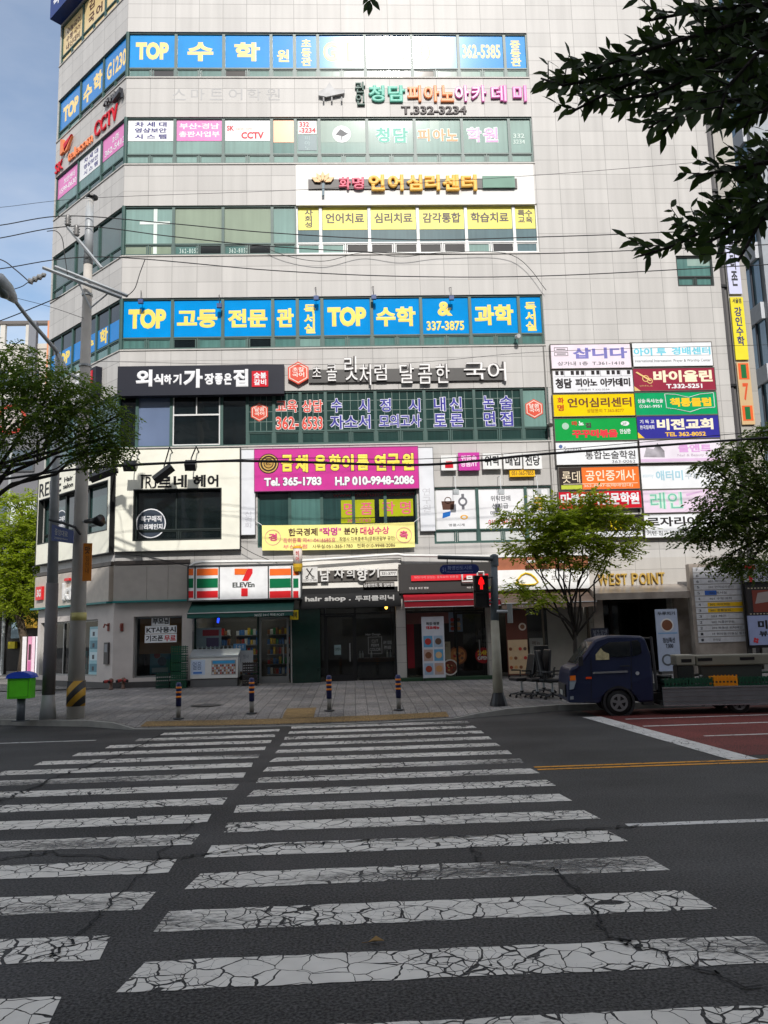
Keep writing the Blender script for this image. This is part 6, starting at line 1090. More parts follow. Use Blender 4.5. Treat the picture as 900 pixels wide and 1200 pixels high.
t = thing('loudspeaker', 'black horn loudspeaker clamped to the concrete pole above the orange plate', 'loudspeaker', P(101, 611, -.2)); A, Bq = P(100, 611, -.25), P(118, 610, -.5); obj('horn', MB().tube([A, A.lerp(Bq, .5), Bq], [.05, .07, .16], BLK, 14), t, True); obj('bracket', MB().tube([P(97, 611, -.1), A], .03, GAL, 6), t)
c0, c1 = P(96.5, 681, -.28), P(108, 636.5, -.28); t = thing('pole_plate', 'tall orange plate with dark characters strapped to the concrete pole', 'sign', (c0.x, c0.y, c0.z)); pp = Pl(0, c0.y, 1, 0); q = (c0.x, c0.z, c1.x, c1.z); obj('panel', MB().pbox(pp, q, -.02, .01, S(206, 120, 24, .5)), t); mb = MB(); mb.text('맛', pp, inb(q, .2, .72, .8, .92), .01, .004, S(50, 40, 30), .02); mb.text('집\n안\n내', pp, inb(q, .3, .2, .75, .66), .01, .004, S(130, 76, 20), .0); obj('lettering', mb, t)
# lamp pole
lx, ly = -7.73, 21.05; lz = pz(lx, ly); t = thing('street_lamp', 'grey steel street lamp with long arm over the road at left', 'street lamp', (lx, ly, lz))
tp = at(68, 418, ly); obj('base', MB().tube([(lx, ly, lz), (lx, ly, lz+.62)], [.21, .15], S(170, 172, 172, .6), 16), t, True)
obj('lower_sleeve', MB().tube([(lx, ly, lz+.6), (lx, ly, 3.55)], [.158, .15], pm('grey_wrap', (122, 117, 116), .7, .1), 16), t, True); obj('shaft', MB().tube([(lx, ly, 3.5), tp], [.138, .075], GAL, 16), t, True)
ha = at(17, 352, 19.0); obj('arm', MB().tube([tp, tp.lerp(ha, .04)+Vector((0, 0, .1)), ha.lerp(tp, .3), ha], [.06, .055, .05, .045], GAL, 10), t, True)
d = (ha-tp).normalized(); hb = ha+d*.85; hd = obj('lamp_head', MB().tube([ha-d*.05, ha+d*.12, ha+d*.4, ha+d*.75, hb], [.06, .13, .19, .17, .05], GAL, 14), t, True); obj('lens', MB().tube([ha+d*.22+Vector((0, 0, -.1)), ha+d*.45+Vector((0, 0, -.16)), ha+d*.7+Vector((0, 0, -.12))], [.06, .13, .07], S(110, 116, 116, .2), 12), hd, True)
obj('bracket', MB().tube([at(69, 415, ly-.1), at(79, 437, uy-.1), at(92, 444, uy-.1)], .05, GAL, 6), t)
t = thing('street_name_sign', 'blue street name plate on a bracket between the steel and concrete poles', 'sign', at(75, 642, 20.6)); a = math.atan2(.55, 1); sp_ = Pl(*at(60.5, 630, 20.6)[:2], math.cos(a*0+.0), math.sin(0)); u0, v0 = 0, at(60, 634, 20.6).z; w = at(87, 634, 20.6).x-at(60.5, 634, 20.6).x
mb = MB(); SB = S(54, 74, 140, .4)
za0, za1, zb0, zb1 = at(60.5, 633.5, 20.6).z, at(61, 614, 20.6).z, at(84, 637, 20.4).z, at(86, 622, 20.4).z; xa, xb = at(60.5, 620, 20.6).x, at(86, 625, 20.4).x
mb.add([(xa, 20.6, za0), (xb, 20.4, zb0), (xb, 20.4, zb1), (xa, 20.6, za1), (xa, 20.63, za0), (xb, 20.43, zb0), (xb, 20.43, zb1), (xa, 20.63, za1)], [(0,1,2,3), (7,6,5,4), (0,4,5,1), (1,5,6,2), (2,6,7,3), (3,7,4,0)], SB); obj('panel', mb, t)
def skewtext(st, x0, y0, x1, y1, mat):
    vs, fs, bd, asp = glyphs(st, .0); m2 = MB(); f = lambda x, y: (xa+(xb-xa)*x, 20.6-.2*x-.006, (za0+(zb0-za0)*x)*(1-y)+(za1+(zb1-za1)*x)*y); m2.add([f(x0+(x1-x0)*x, y0+(y1-y0)*y) for x, y, z in vs], fs, mat); return m2
obj('lettering', skewtext('중앙대로', .15, .4, .75, .8, WSH), t); obj('lettering', skewtext('Jungang-daero', .15, .14, .75, .3, WSH), t); obj('bracket', MB().tube([at(58, 609, 20.7), at(74, 613, 20.6), at(88, 618, 20.6), at(94, 626, 20.8)], .035, S(50, 52, 54), 7), t)
# traffic signal
sx_, sy_ = 3.62, 20.75; sz = pz(sx_, sy_); t = thing('traffic_signal', 'tapered grey signal pole with black pedestrian head showing a red figure', 'traffic light', (sx_, sy_, sz)); top_ = at(579, 652, sy_)
obj('lower_shaft', MB().tube([(sx_, sy_, sz), (sx_, sy_, at(580, 727, sy_).z)], [.135, .105], pm('signal_beige', (150, 146, 130), .6, .1), 14), t, True); obj('upper_shaft', MB().tube([(sx_, sy_, at(580, 728, sy_).z), (top_.x, sy_, top_.z)], [.105, .085], pm('signal_grey', (96, 108, 114), .5, .1), 14), t, True)
obj('foot', MB().lathe(sx_, sy_, [(.23, sz), (.22, sz+.06), (.15, sz+.28), (.14, sz+.32)], BLK, 14), t); obj('cap', MB().lathe(top_.x, sy_, [(.11, top_.z-.25), (.11, top_.z+.02), (.05, top_.z+.06)], S(90, 100, 106), 12), t)
q = lambda x, y, dy=-.12: at(x, y, sy_+dy)
a, b = q(556.5, 712), q(572, 674); hp = Pl(0, a.y, 1, 0); hq = (a.x, a.z, b.x, b.z); hd = obj('signal_head', MB().pbox(hp, hq, -.16, .0, BLK).frame(hp, inb(hq, .04, .52, .96, .98), .025, .0, .09, BLK).frame(hp, inb(hq, .04, .03, .96, .48), .025, .0, .09, BLK), t)
mb = MB(); REDL = pm('signal_red', (255, 30, 30), .4, 0, emit=((255, 16, 20), 1.2)); hr = inb(hq, .3, .56, .72, .95); mb.disc(hp, (hr[0]+hr[2])/2, hr[3]-.035, .035, .002, .012, REDL, 12); mb.prism(hp, [inb(hr, *(p+p))[:2] for p in ((.3, 0), (.46, 0), (.5, .35), (.54, 0), (.7, 0), (.72, .4), (.98, .42), (.86, .78), (.6, .82), (.4, .82), (.14, .78), (.02, .42), (.28, .4))], .002, .012, REDL); obj('red_figure', mb, hd)
obj('arm', MB().tube([q(577, 655, -.1), q(513, 653, -.1)], .055, S(58, 66, 70), 10), t); obj('bracket', MB().tube([q(572, 677, -.05), q(579, 676, -.05)], .03, S(58, 66, 70), 6).tube([q(572, 706, -.05), q(579, 706, -.05)], .03, S(58, 66, 70), 6), t)
obj('side_head', MB().tube([q(582, 716.5), q(597, 716.5)], .04, GAL, 8).tube([q(597, 708), q(598, 730)], .07, S(130, 134, 132), 10), t)
t = thing('street_name_sign', 'rounded navy street name plate hanging from the signal arm', 'sign', q(538, 675, -.2)); a, b = q(515.5, 673.5, -.25), q(561, 661, -.25); hp = Pl(0, a.y, 1, 0); hq = (a.x, a.z, b.x, b.z); r_ = (hq[3]-hq[1])/2; vm = (hq[1]+hq[3])/2
obj('panel', MB().prism(hp, [(hq[0]+r_+r_*math.cos(k), vm+r_*math.sin(k)) for k in [math.pi/2+math.pi*i/10 for i in range(11)]]+[(hq[2]-r_+r_*math.cos(k), vm+r_*math.sin(k)) for k in [-math.pi/2+math.pi*i/10 for i in range(11)]], -.02, .01, S(26, 40, 104, .4)), t)
LB = S(150, 160, 200); mb = MB(); mb.text('화명신도시로', hp, inb(hq, .2, .46, .82, .86), .01, .003, LB, .0); mb.text('Hwamyeongsindosi-ro', hp, inb(hq, .18, .14, .84, .34), .01, .003, LB, .0); mb.text('51', hp, inb(hq, .07, .3, .15, .7), .01, .003, LB, .0); mb.text('→', hp, inb(hq, .87, .4, .95, .6), .01, .003, LB, .0) if 0 else None; obj('lettering', mb, t); obj('hanger', MB().tube([q(524, 661, -.24), q(524, 655, -.12)], .015, BLK, 5).tube([q(553, 661, -.24), q(553, 655, -.12)], .015, BLK, 5), t)
# green box
gx, gy = -8.3, 20.6; gz = pz(gx, gy)+.0; t = thing('post_box', 'bright green box with blue rounded lid on a post at the left kerb', 'box', (gx, gy, gz)); GN = S(104, 226, 40, .35); pl = Pl(gx, gy, 1, 0); z0 = gz+.55
obj('body', MB().pbox(pl, (-.28, z0, .28, z0+.5), -.36, 0, GN), t, bevel=.015); obj('post', MB().lathe(gx, gy+.2, [(.1, gz), (.1, gz+.55)], S(92, 98, 104), 14), t, True); obj('base_plate', MB().box(gx-.16, gy+.04, gz, gx+.16, gy+.36, gz+.02, S(80, 84, 88)), t)
obj('lid', MB().prism(pl, [(-.32, z0+.5)]+[(.32, z0+.5)]+[(.3*math.cos(k), z0+.53+.13*math.sin(k)) for k in [math.pi*i/10 for i in range(11)]], -.42, .04, S(40, 84, 214, .35)), t); obj('door_line', MB().frame(pl, (-.24, z0+.04, .24, z0+.46), .01, .0, .004, S(50, 150, 24)), t)
# barber pole and conduits, flood lamps
p = FR.P(*FR.uv(349, 665, .45), .45); z1 = FR.uv(349, 641, .45)[1]; t = thing('barber_pole', 'short white cylinder sign with red marks, yellow base and orange cap', 'sign', p); mb = MB().lathe(p[0], p[1], [(.16, p[2]+.12), (.16, z1-.06)], S(214, 204, 196), 16); obj('cylinder', mb, t, True); obj('cap', MB().lathe(p[0], p[1], [(.17, z1-.06), (.17, z1), (.1, z1+.03)], S(232, 170, 40), 16), t); obj('base', MB().lathe(p[0], p[1], [(.12, p[2]-.14), (.17, p[2]), (.17, p[2]+.12)], S(200, 160, 30), 16), t); mk = MB(); pl = Pl(p[0], p[1]-.16, 1, 0); mk.text('헤\n어', pl, (-.06, p[2]+.2, .06, z1-.15), .002, .004, S(190, 60, 60), .02); obj('lettering', mk, t); obj('arm', MB().tube([p, (p[0], YF+.0, p[2])], .03, BLK, 6), t)
t = thing('conduit_pipe', 'white pipe running above the shop fascias and bending down at its left end', 'pipe', FR.P(0, 4.9, .3)); obj('pipe', MB().tube([FR.P(*FR.uv(x, y, .3), .3) for x, y in ((221, 672), (222, 664), (228, 660), (238, 658.5), (350, 657.5), (400, 654), (466, 649.5), (474, 651), (577, 652))], .05, S(226, 226, 222), 8), t, True)
for (x0, y0, x1, y1), lab, d in (((106, 561, 137, 549), 'long tilted black floodlight left of the salon fascia corner', 1.3), ((145, 546, 160, 546), 'small boxy black floodlight above the cream pier of the salon', .9), ((181, 563, 202, 547), 'steeply tilted black floodlight crossing the salon letters', .9), ((217, 545.5, 230, 545.5), 'small boxy black floodlight at the right of the salon letters', .9)):
    A, Bq = FR.P(*FR.uv(x0, y0, d), d), FR.P(*FR.uv(x1, y1, d), d); t = thing('floodlight', lab, 'floodlight', A, 'floodlights over the salon fascia'); obj('housing', MB().tube([A, Bq], .2 if y0 == y1 else .17, BLK, 4), t); m_ = Vector(A).lerp(Vector(Bq), .5); w = (m_.x+.15, YF-.2, 8.75); obj('arm', MB().tube([m_, (m_.x, m_.y+.1, m_.z+.3), (m_.x+.1, YF-.45, 8.9), w], .025, BLK, 6), t, True)
for px, py in ((165, 351), (257, 356), (370.5, 347), (438, 346), (529, 347)):
    u, v = FR.uv(px, py, .2); t = thing('floodlight', 'small dark sign lamp on a thin arm over the long blue sheets', 'floodlight', FR.P(u, v, .5), 'lamps over the long blue sheets'); obj('housing', MB().pbox(FR, (u-.09, v-.16, u+.09, v+.0), .14, .26, S(20, 60, 120)), t); obj('arm', MB().tube([FR.P(u, v, .2), FR.P(u, v+.36, .2), FR.P(u-.05, v+.42, .0)], .012, BLK, 5), t)
for px, py in ((534, 570), (587, 570), (630, 570)):
    u, v = FR.uv(px, py, .5); t = thing('floodlight', 'small grey sign lamp on a thin arm over the white window posters', 'floodlight', FR.P(u, v, .5), 'lamps over the white window posters'); obj('housing', MB().pbox(FR, (u-.1, v-.3, u+.1, v-.12), .45, .6, GAL), t); obj('arm', MB().tube([FR.P(u, v-.12, .52), FR.P(u, v+.4, .4), FR.P(u, v+.45, .0)], .012, GAL, 5), t)
for px, py, lab in ((606.5, 394, 'small white security camera under the right end of the blue sheets'), (644, 498, 'small dark security camera beside the left edge of the boards')):
    u, v = FR.uv(px, py, .2); t = thing('security_camera', lab, 'camera', FR.P(u, v, .2)); obj('body', MB().tube([FR.P(u-.02, v, .12), FR.P(u, v-.06, .4)], .08, S(200, 200, 200) if px < 620 else S(70, 66, 60), 10), t); obj('mount', MB().tube([FR.P(u-.02, v+.1, .0), FR.P(u-.02, v, .14)], .03, S(160, 160, 160), 6), t)

# ================================================================== CABLES in the plane of the poles
CBL = S(26, 26, 28, .6)
def cable(label, pts, r=.014, Y=None, sag=0):
    Y = Y or uy-.15; P_ = [at(*p, Y) if len(p) == 2 else at(*p) for p in pts]; Q = []
    n = len(P_)
    for i in range(n-1):                     # Catmull-Rom through the measured points
        a, b, c, d = P_[max(i-1, 0)], P_[i], P_[i+1], P_[min(i+2, n-1)]
        for k in range(8):
            s = k/8; Q.append(.5*((2*b)+(c-a)*s+(2*a-5*b+4*c-d)*s*s+(3*b-a-3*c+d)*s**3))
    Q.append(P_[-1]); o = obj('cable', MB().tube(Q, r, CBL, 5), loc=tuple(Q[0]), smooth=True); tag(o, label, 'cable', 'overhead cables')
cable('power cable over the upper insulator, highest of the dark street cables', [(-60, 270), (0, 264), (79, 253), (200, 262), (320, 273), (480, 281), (640, 277.5), (762, 273), (960, 264)])
cable('power cable over the lower insulator, second of the dark street cables', [(-60, 290), (0, 279), (90, 265), (200, 277), (320, 289), (480, 297), (640, 297), (777, 292), (960, 284)])
cable('power cable under the yellow sheets, third of the dark street cables', [(-60, 322), (0, 315), (117, 301), (320, 317), (480, 324), (650, 323), (900, 310), (980, 306)])
cable('thin wire from the pole cap rising to the right across the speech centre board', [(-60, 246), (0, 243), (108, 232), (360, 222), (620, 206), (830, 189), (960, 176)], .006)
cable('thickest black bundle crossing the salon and the boards', [(-60, 566), (0, 562), (100, 549), (240, 541), (330, 541), (480, 545), (560, 540), (640, 532), (900, 513), (980, 508)], .035)
cable('thin cable just above the thick black bundle at the boards', [(96, 546), (330, 537), (490, 538), (640, 528), (900, 505), (980, 500)], .01)
cable('cable looping from the street lamp side up to the crossarm insulator', [(-40, 296), (0, 304), (18, 316), (34, 330)], .016)
cable('wire rising from the left edge to the crossarm strain insulator', [(-60, 358), (16, 339), (33, 331), (52, 322)], .012)
cable('wire from the left edge to the lower crossarm clamp', [(-60, 395), (0, 376), (60, 352), (76, 345)], .014)
cable('thin wire from the left edge falling to the pole', [(-40, 335), (22, 350), (60, 360), (98, 373)], .007)
cable('drooping wire from the crossarm end up to the third power cable', [(149, 347), (158, 338), (164, 320), (170, 304)], .012)
cable('jumper wire hanging from the second power cable to the crossarm', [(55, 271), (66, 271), (73, 280), (76, 300), (80, 328)], .012)
cable('long thin service wire crossing just above the black restaurant fascia', [(98, 423), (300, 427), (480, 425), (640, 412), (900, 404)], .007, 24)
cable('loose hanging loop of wire under the yellow sheets', [(310, 290, 28.8), (340, 301, 28.8), (380, 306, 28.8), (425, 296, 28.8), (470, 301, 28.8), (520, 296, 28.8), (600, 299, 28.8), (640, 340, 28.8)], .012)
cable('thin wire from the floodlights down to the convenience store', [(282, 640, 28.7), (300, 650, 28.7), (325, 660, 28.7)], .012)
cable('thin wire strung over the corner ledge beside the convenience store', [(100, 652, 28.2), (150, 650, 28.7), (190, 656, 28.7), (222, 664, 28.7)], .012)

# ================================================================== TRUCK at the right kerb
TY = 18.95; TR = Pl(0, TY, 1, 0); T6 = lambda x, y: TR.uv(640+x*.155556, 730+y*.155556); NVY = pm('truck_navy', (26, 34, 62), .35, .08, 2, spec=.4); GLS = pm('truck_glass', (14, 17, 20), .05, .1, spec=.7); PLA = S(28, 28, 30, .6); CHR = pm('chrome_trim', (170, 174, 178), .25, .05, metal=.8)
t = thing('pickup_truck', 'dark blue flatbed truck parked by the kerb with crates in its bed', 'truck', (6.16, TY+.2, 0)); TW_ = 1.6; truck_root = t; n_before = set(o.name for o in COL.objects)
zt_, yc = 1.1, TY+TW_/2
def tap(mb):
    mb.v = [(x, yc+(y-yc)*(1-.13*max(0, z-zt_)/.75), z) for x, y, z in mb.v]; return mb
nose = lambda p: (205-(205-p[0])*.25, p[1]) if p[0] < 205 else p
body = [T6(*nose(p)) for p in ((118, 605), (420, 608), (440, 560), (480, 520), (560, 500), (640, 520), (690, 570), (700, 600), (812, 590), (806, 400), (790, 240), (755, 120), (725, 97), (600, 92), (480, 97), (404, 120), (380, 132), (240, 325), (175, 345), (125, 385), (100, 445), (102, 500), (110, 520))]
obj('cab', tap(MB().prism(TR, body, -TW_, 0, NVY)), t, bevel=.05)
fx, fz0 = T6(182, 560); fx2, fz1 = T6(182, 470); o = obj('grille', MB().box(fx-.03, TY+.25, fz0-.02, fx+.05, TY+TW_-.25, fz1, BLK), t); obj('number_plate', MB().box(fx-.045, TY+.6, fz0+.0, fx-.032, TY+1.0, fz0+.12, S(180, 182, 176)), t)
sx0, sz0 = T6(440, 606); sx1 = T6(812, 606)[0]; obj('sill', MB().box(T6(690, 0)[0], TY+.02, sz0-.06, sx1, TY+.2, sz0+.03, PLA), t)
mb = MB()
for p in (((352, 580), (352, 262)), ((646, 500), (648, 130))): mb.prism(TR, [T6(p[0][0]-2, p[0][1]), T6(p[0][0]+2, p[0][1]), T6(p[1][0]+2, p[1][1]), T6(p[1][0]-2, p[1][1])], .0125, .0145, BLK)
obj('door_seam', tap(mb), t); a_, b_ = T6(250, 312), T6(340, 190); obj('wiper', MB().tube([(a_[0], TY+.5, a_[1]+.04), (b_[0], TY+.62, b_[1]+.04)], .012, BLK, 5), t)
def tpoly(name, pts, mat, d0=.001, d1=.007, par=None): return obj(name, tap(MB().prism(TR, [T6(*p) for p in pts], d0, d1, mat)), par or t)
dr = tpoly('door', ((352, 600-20), (420, 560), (470, 505), (560, 480), (640, 500), (645, 130), (480, 138), (392, 195), (352, 262)), pm('truck_navy_door', (27, 35, 63), .35, .06, 2, spec=.4), .001, .012)
tpoly('window', ((384, 258), (640, 252), (640, 138), (486, 146), (418, 186)), GLS, .013, .018, dr); tpoly('handle', ((562, 330), (632, 327), (632, 318), (562, 321)), PLA, .013, .04, dr)
tpoly('trim_strip', ((362, 384), (620, 372), (620, 358), (362, 370)), CHR, .013, .022, dr); tpoly('card', ((386, 280), (486, 276), (484, 232), (446, 216), (425, 190), (386, 238)), pm('dash_papers', (170, 160, 120), .8, .4, 14), .019, .021, dr)
tpoly('quarter_window', ((655, 250), (700, 238), (722, 222), (716, 150), (692, 128), (655, 132)), GLS); tpoly('marker_lamp', ((312, 424), (355, 422), (355, 406), (312, 408)), S(230, 70, 20, .2), .001, .02); tpoly('fuel_cap', [(690+14*math.cos(k*.6), 378-14*math.sin(k*.6)) for k in range(10)], GAL, .001, .015)
hl = tpoly('headlight', ((192, 505), (222, 500), (240, 440), (236, 398), (194, 402)), S(150, 160, 168, .15), .001, .02); tpoly('turn_lens', ((194, 436), (236, 434), (235, 396), (194, 400)), S(240, 120, 30, .2), .021, .03, hl); tpoly('bumper', ((186, 600), (300, 602), (300, 540), (240, 512), (184, 520)), NVY, .001, .022); tpoly('fog_lamp', ((196, 580), (222, 578), (220, 552), (196, 556)), S(140, 146, 150, .2), .023, .03)
(a, za), (b, zb) = T6(380, 132), T6(240, 325); w = .12
mb = MB(); dx, dz = a-b, za-zb; l = math.hypot(dx, dz); nx_, nz_ = -dz/l*.006, dx/l*.006; F_ = lambda k, y: (b+dx*k+nx_, y, zb+dz*k+nz_); mb.quad([F_(.06, TY+.1), F_(.94, TY+.17), F_(.94, TY+TW_-.17), F_(.06, TY+TW_-.1)], pm('windscreen', (70, 76, 72), .05, .2, 3, spec=.8)); obj('windscreen', mb, t)
obj('mirror', MB().tube([T6(255, 300)+(0,), T6(255, 300)+(0,)], .01, BLK, 4) if 0 else MB().box(T6(232, 0)[0], TY-.22, T6(0, 330)[1], T6(262, 0)[0], TY-.06, T6(0, 262)[1], PLA).box(T6(250, 0)[0], TY-.07, T6(0, 300)[1], T6(262, 0)[0], TY-.0, T6(0, 290)[1], PLA), t)
def wheel(px, py, r, w=.2):
    x, z = TR.uv(px, py)[0], r; wh = obj('wheel', MB().tube([(x, TY+.02+k, z) for k in (0, .03, w-.03, w)], [r*.9, r, r, r*.9], RUB, 28), t, True)
    mb = MB(); pl = Pl(x, TY+.02, 1, 0); GAL = S(112, 112, 112, .4); mb.ring(pl, 0, z, r*.5, r*.66, .0, .02, GAL, 24); mb.disc(pl, 0, z, r*.2, .0, .025, GAL, 12)
    for k in range(5): c, s = math.cos(k*1.2566+.3), math.sin(k*1.2566+.3); mb.prism(pl, [(r*.15*c+r*.1*s, z+r*.15*s-r*.1*c), (r*.55*c+r*.12*s, z+r*.55*s-r*.12*c), (r*.55*c-r*.12*s, z+r*.55*s+r*.12*c), (r*.15*c-r*.1*s, z+r*.15*s+r*.1*c)], .001, .018, GAL)
    obj('rim', mb, wh); obj('hub_dish', MB().disc(pl, 0, z, r*.64, -.04, -.001, BLK, 20), wh)
    o = obj('wheel', MB().tube([(x, TY+TW_-.25+k, z) for k in (0, .03, w-.03, w)], [r*.9, r, r, r*.9], RUB, 20), t, True)
wheel(727, 826, .3); wheel(862, 830, .25)
x, z = TR.uv(727, 826)[0], .3; mb = MB(); mb.ring(TR, x, z+.02, .31, .365, -.3, .012, PLA, 28); obj('wheel_arch', mb, t)
bx0, bz0 = TR.uv(777, 827); bz1 = TR.uv(777, 805)[1]; bx1 = 10.35; AL2 = pm('alloy_gate', (120, 124, 126), .4, .15, 4, metal=.4)
obj('bed_floor', MB().box(bx0-.05, TY+.03, bz0+.02, bx1, TY+TW_+.02, bz0+.12, PLA), t); mb = MB().pbox(TR, (bx0, bz0, bx1, bz1), -.03, .03, AL2); mb.pbox(TR, (bx0, bz1-.03, bx1, bz1), .03, .045, CHR); mb.pbox(TR, (bx0, bz0, bx1, bz0+.03), .03, .045, CHR)
for k in range(1, 4): mb.pbox(TR, (bx0, bz0+(bz1-bz0)*k/4-.004, bx1, bz0+(bz1-bz0)*k/4+.004), .03, .036, CHR)
obj('side_gate', mb, t); obj('far_gate', MB().pbox(TR, (bx0, bz0+.12, bx1, bz1), -TW_, -TW_+.04, AL2), t); obj('tail_gate', MB().box(bx1+.002, TY, bz0, bx1+.04, TY+TW_, bz1, AL2), t)
obj('chassis', MB().box(5.6, TY+.35, .3, bx1-.1, TY+.5, .48, PLA).box(5.6, TY+1.1, .3, bx1-.1, TY+1.25, .48, PLA), t); obj('mud_flap', MB().box(TR.uv(752, 0)[0], TY+.05, .18, TR.uv(754, 0)[0], TY+.3, .5, RUB), t)
mb = MB()
for y in (TY+.05, TY+TW_-.05): mb.tube([(*TR.uv(763, 746)[:1], y, TR.uv(763, 746)[1]), (TR.uv(770, 808)[0], y, TR.uv(770, 808)[1])], .035, PLA, 6)
for py in (748, 765, 785): xx, zz = TR.uv(764+(py-746)*.1, py); mb.tube([(xx, TY+.05, zz), (xx, TY+TW_-.05, zz)], .028, PLA, 6)
obj('headboard', mb, t)
zc = bz1-.02
names = ['green plastic crate next to the truck cab', 'second green plastic crate behind the truck cab', None, 'green plastic crate right of the orange crate', 'last green plastic crate at the right photo edge']
for k in range(5):
    x = bx0+.08+k*.56
    if names[k]: crate(names[k], x, TY+.06, bz0+.124, .53, .4, .52, GRC, 'crates in the truck bed')
crate('orange crate between green crates on the truck bed', bx0+.08+2*.56, TY+.06, bz0+.124, .53, .4, .56, S(236, 150, 24, .4), 'crates in the truck bed')
x0, z0 = TR.uv(798, 781); z1 = TR.uv(798, 769)[1]; mb = MB().box(x0, TY+.5, z0, x0+.45, TY+1.0, z1+.02, S(146, 144, 130)).box(x0+.03, TY+.53, bz0+.124, x0+.42, TY+.97, z0-.003, S(40, 42, 40)); t2 = thing('tool_case', 'off white case with a dark grip hole lying on the truck bed', 'case', (x0+.2, TY+.7, bz0+.12)); obj('body', mb, t2, bevel=.03); obj('grip_hole', MB().pbox(Pl(0, TY+.5, 1, 0), (x0+.12, z1-.16, x0+.36, z1-.08), .001, .006, BLK), t2)
t2 = thing('folded_canopy', 'long off white folded canopy frame with dark slots lying along the bed', 'folded frame', (x0+1.2, TY+.7, bz0+.12)); obj('beam', MB().box(x0+.48, TY+.55, z0-.02, x0+2.2, TY+.9, z1, S(128, 126, 112)), t2, bevel=.03); [obj('slot', MB().pbox(Pl(0, TY+.55, 1, 0), (x0+a, z1-.14, x0+a+.34, z1-.07), .001, .006, BLK), t2) for a in (.52, 1.5)]; obj('support', MB().box(x0+.6, TY+.6, bz0+.124, x0+2.0, TY+.85, z0-.024, S(60, 62, 58)), t2)
for k, (xx, yy, ln, r_, an, cl, lab) in enumerate(((8.2, .62, 1.3, .03, .15, (150, 152, 150), 'thin steel pipe sticking out over the crates on the truck bed'), (8.6, .78, 1.5, .025, -.1, (60, 90, 70), 'green painted pole lying across the truck load'), (8.05, .95, .9, .04, .3, (90, 86, 80), 'short thick dark bar lying behind the cab on the load'))):
    o = obj('metal_bar', MB().tube([(xx, TY+yy, bz1+.2), (xx+ln, TY+yy+an, bz1+.27)], r_, S(*cl), 8), loc=(xx, TY+yy, bz1+.2)); tag(o, lab, 'bar', 'bars on the truck load')
t2 = thing('gas_hose_roll', 'dark rolled hoses heaped behind the truck cab', 'hose', (bx0+.2, TY+.6, zc)); [obj('coil', MB().tube([(bx0+.2+.16*math.cos(a*.5), TY+.6+.16*math.sin(a*.5), bz0+.5+k*.07) for a in range(14)], .04, BLK, 6), t2, True) for k in range(3)]; obj('stand', MB().box(bx0+.05, TY+.48, bz0+.124, bx0+.35, TY+.75, bz0+.46, PLA), t2)

# the truck stands slightly askew, its nose turned to the kerb; the load turns with it
yawt = R_(-6.5); pv = Vector(truck_root.location); truck_root.rotation_euler = (0, 0, yawt)
for o in list(COL.objects):
    if o.name not in n_before and o.parent is None: o.location = pv+Matrix.Rotation(yawt, 3, 'Z') @ (Vector(o.location)-pv); o.rotation_euler = (0, 0, yawt)

# ================================================================== OFFICE CHAIRS on the pavement
def office_chair(label, x, y, rz, tall):
    z = pz(x, y); t = thing('office_chair', label, 'office chair', (0, 0, 0), 'office chairs left on the pavement'); LE = S(26, 26, 28, .45); mb = MB()
    for k in range(5): c, s = math.cos(k*1.2566), math.sin(k*1.2566); mb.tube([(.03*c, .03*s, .11), (.3*c, .3*s, .07)], [.03, .018], BLK, 6)
    mb.lathe(0, 0, [(.05, .08), (.05, .16)], BLK, 10); obj('star_base', mb, t)
    for k in range(5): c, s = math.cos(k*1.2566), math.sin(k*1.2566); obj('caster', MB().tube([(.3*c-.02*s, .3*s+.02*c, .03), (.3*c+.02*s, .3*s-.02*c, .03)], .03, RUB, 10), t)
    obj('column', MB().lathe(0, 0, [(.03, .16), (.03, .3), (.022, .3), (.022, .4)], GAL, 10), t); obj('seat', MB().add([(-.24, -.24, .41), (.24, -.24, .41), (.24, .24, .41), (-.24, .24, .41), (-.25, -.25, .5), (.25, -.25, .5), (.25, .25, .5), (-.25, .25, .5)], [(0,3,2,1), (4,5,6,7), (0,1,5,4), (1,2,6,5), (2,3,7,6), (3,0,4,7)], LE), t, bevel=.03)
    h = .5+tall; B0 = [(.2, -.21, .55), (.28, -.21, .55), (.28, .21, .55), (.2, .21, .55), (.3, -.19, h+.5), (.36, -.19, h+.5), (.36, .19, h+.5), (.3, .19, h+.5)]; obj('backrest', MB().add(B0, [(0,3,2,1), (4,5,6,7), (0,1,5,4), (1,2,6,5), (2,3,7,6), (3,0,4,7)], LE), t, bevel=.025); obj('spine', MB().tube([(.0, 0, .4), (.26, 0, .42), (.33, 0, .75)], .025, BLK, 6), t)
    for s in (-1, 1): obj('armrest', MB().tube([(.1, s*.27, .42), (.12, s*.29, .66), (-.12, s*.29, .67)], .022, BLK, 6), t)
    t.location = (x, y, z); t.rotation_euler = (0, 0, rz); t.scale = (1.12, 1.12, 1.08)
for (px, py, Y), rz, tall, lab in (((612, 0, 22.6), .25, .08, 'leftmost black office chair beside the brown menu banner'), ((630, 0, 22.3), .2, .2, 'middle black office chair with armrests before the fried tofu shop'), ((648, 0, 22.0), 2.6, .2, 'black office chair nearest the truck bonnet'), ((638, 0, 23.3), 1.4, .25, 'rearmost black office chair, with the tallest back, behind the others')): office_chair(lab, at(px, 815, Y).x, Y, rz, tall)

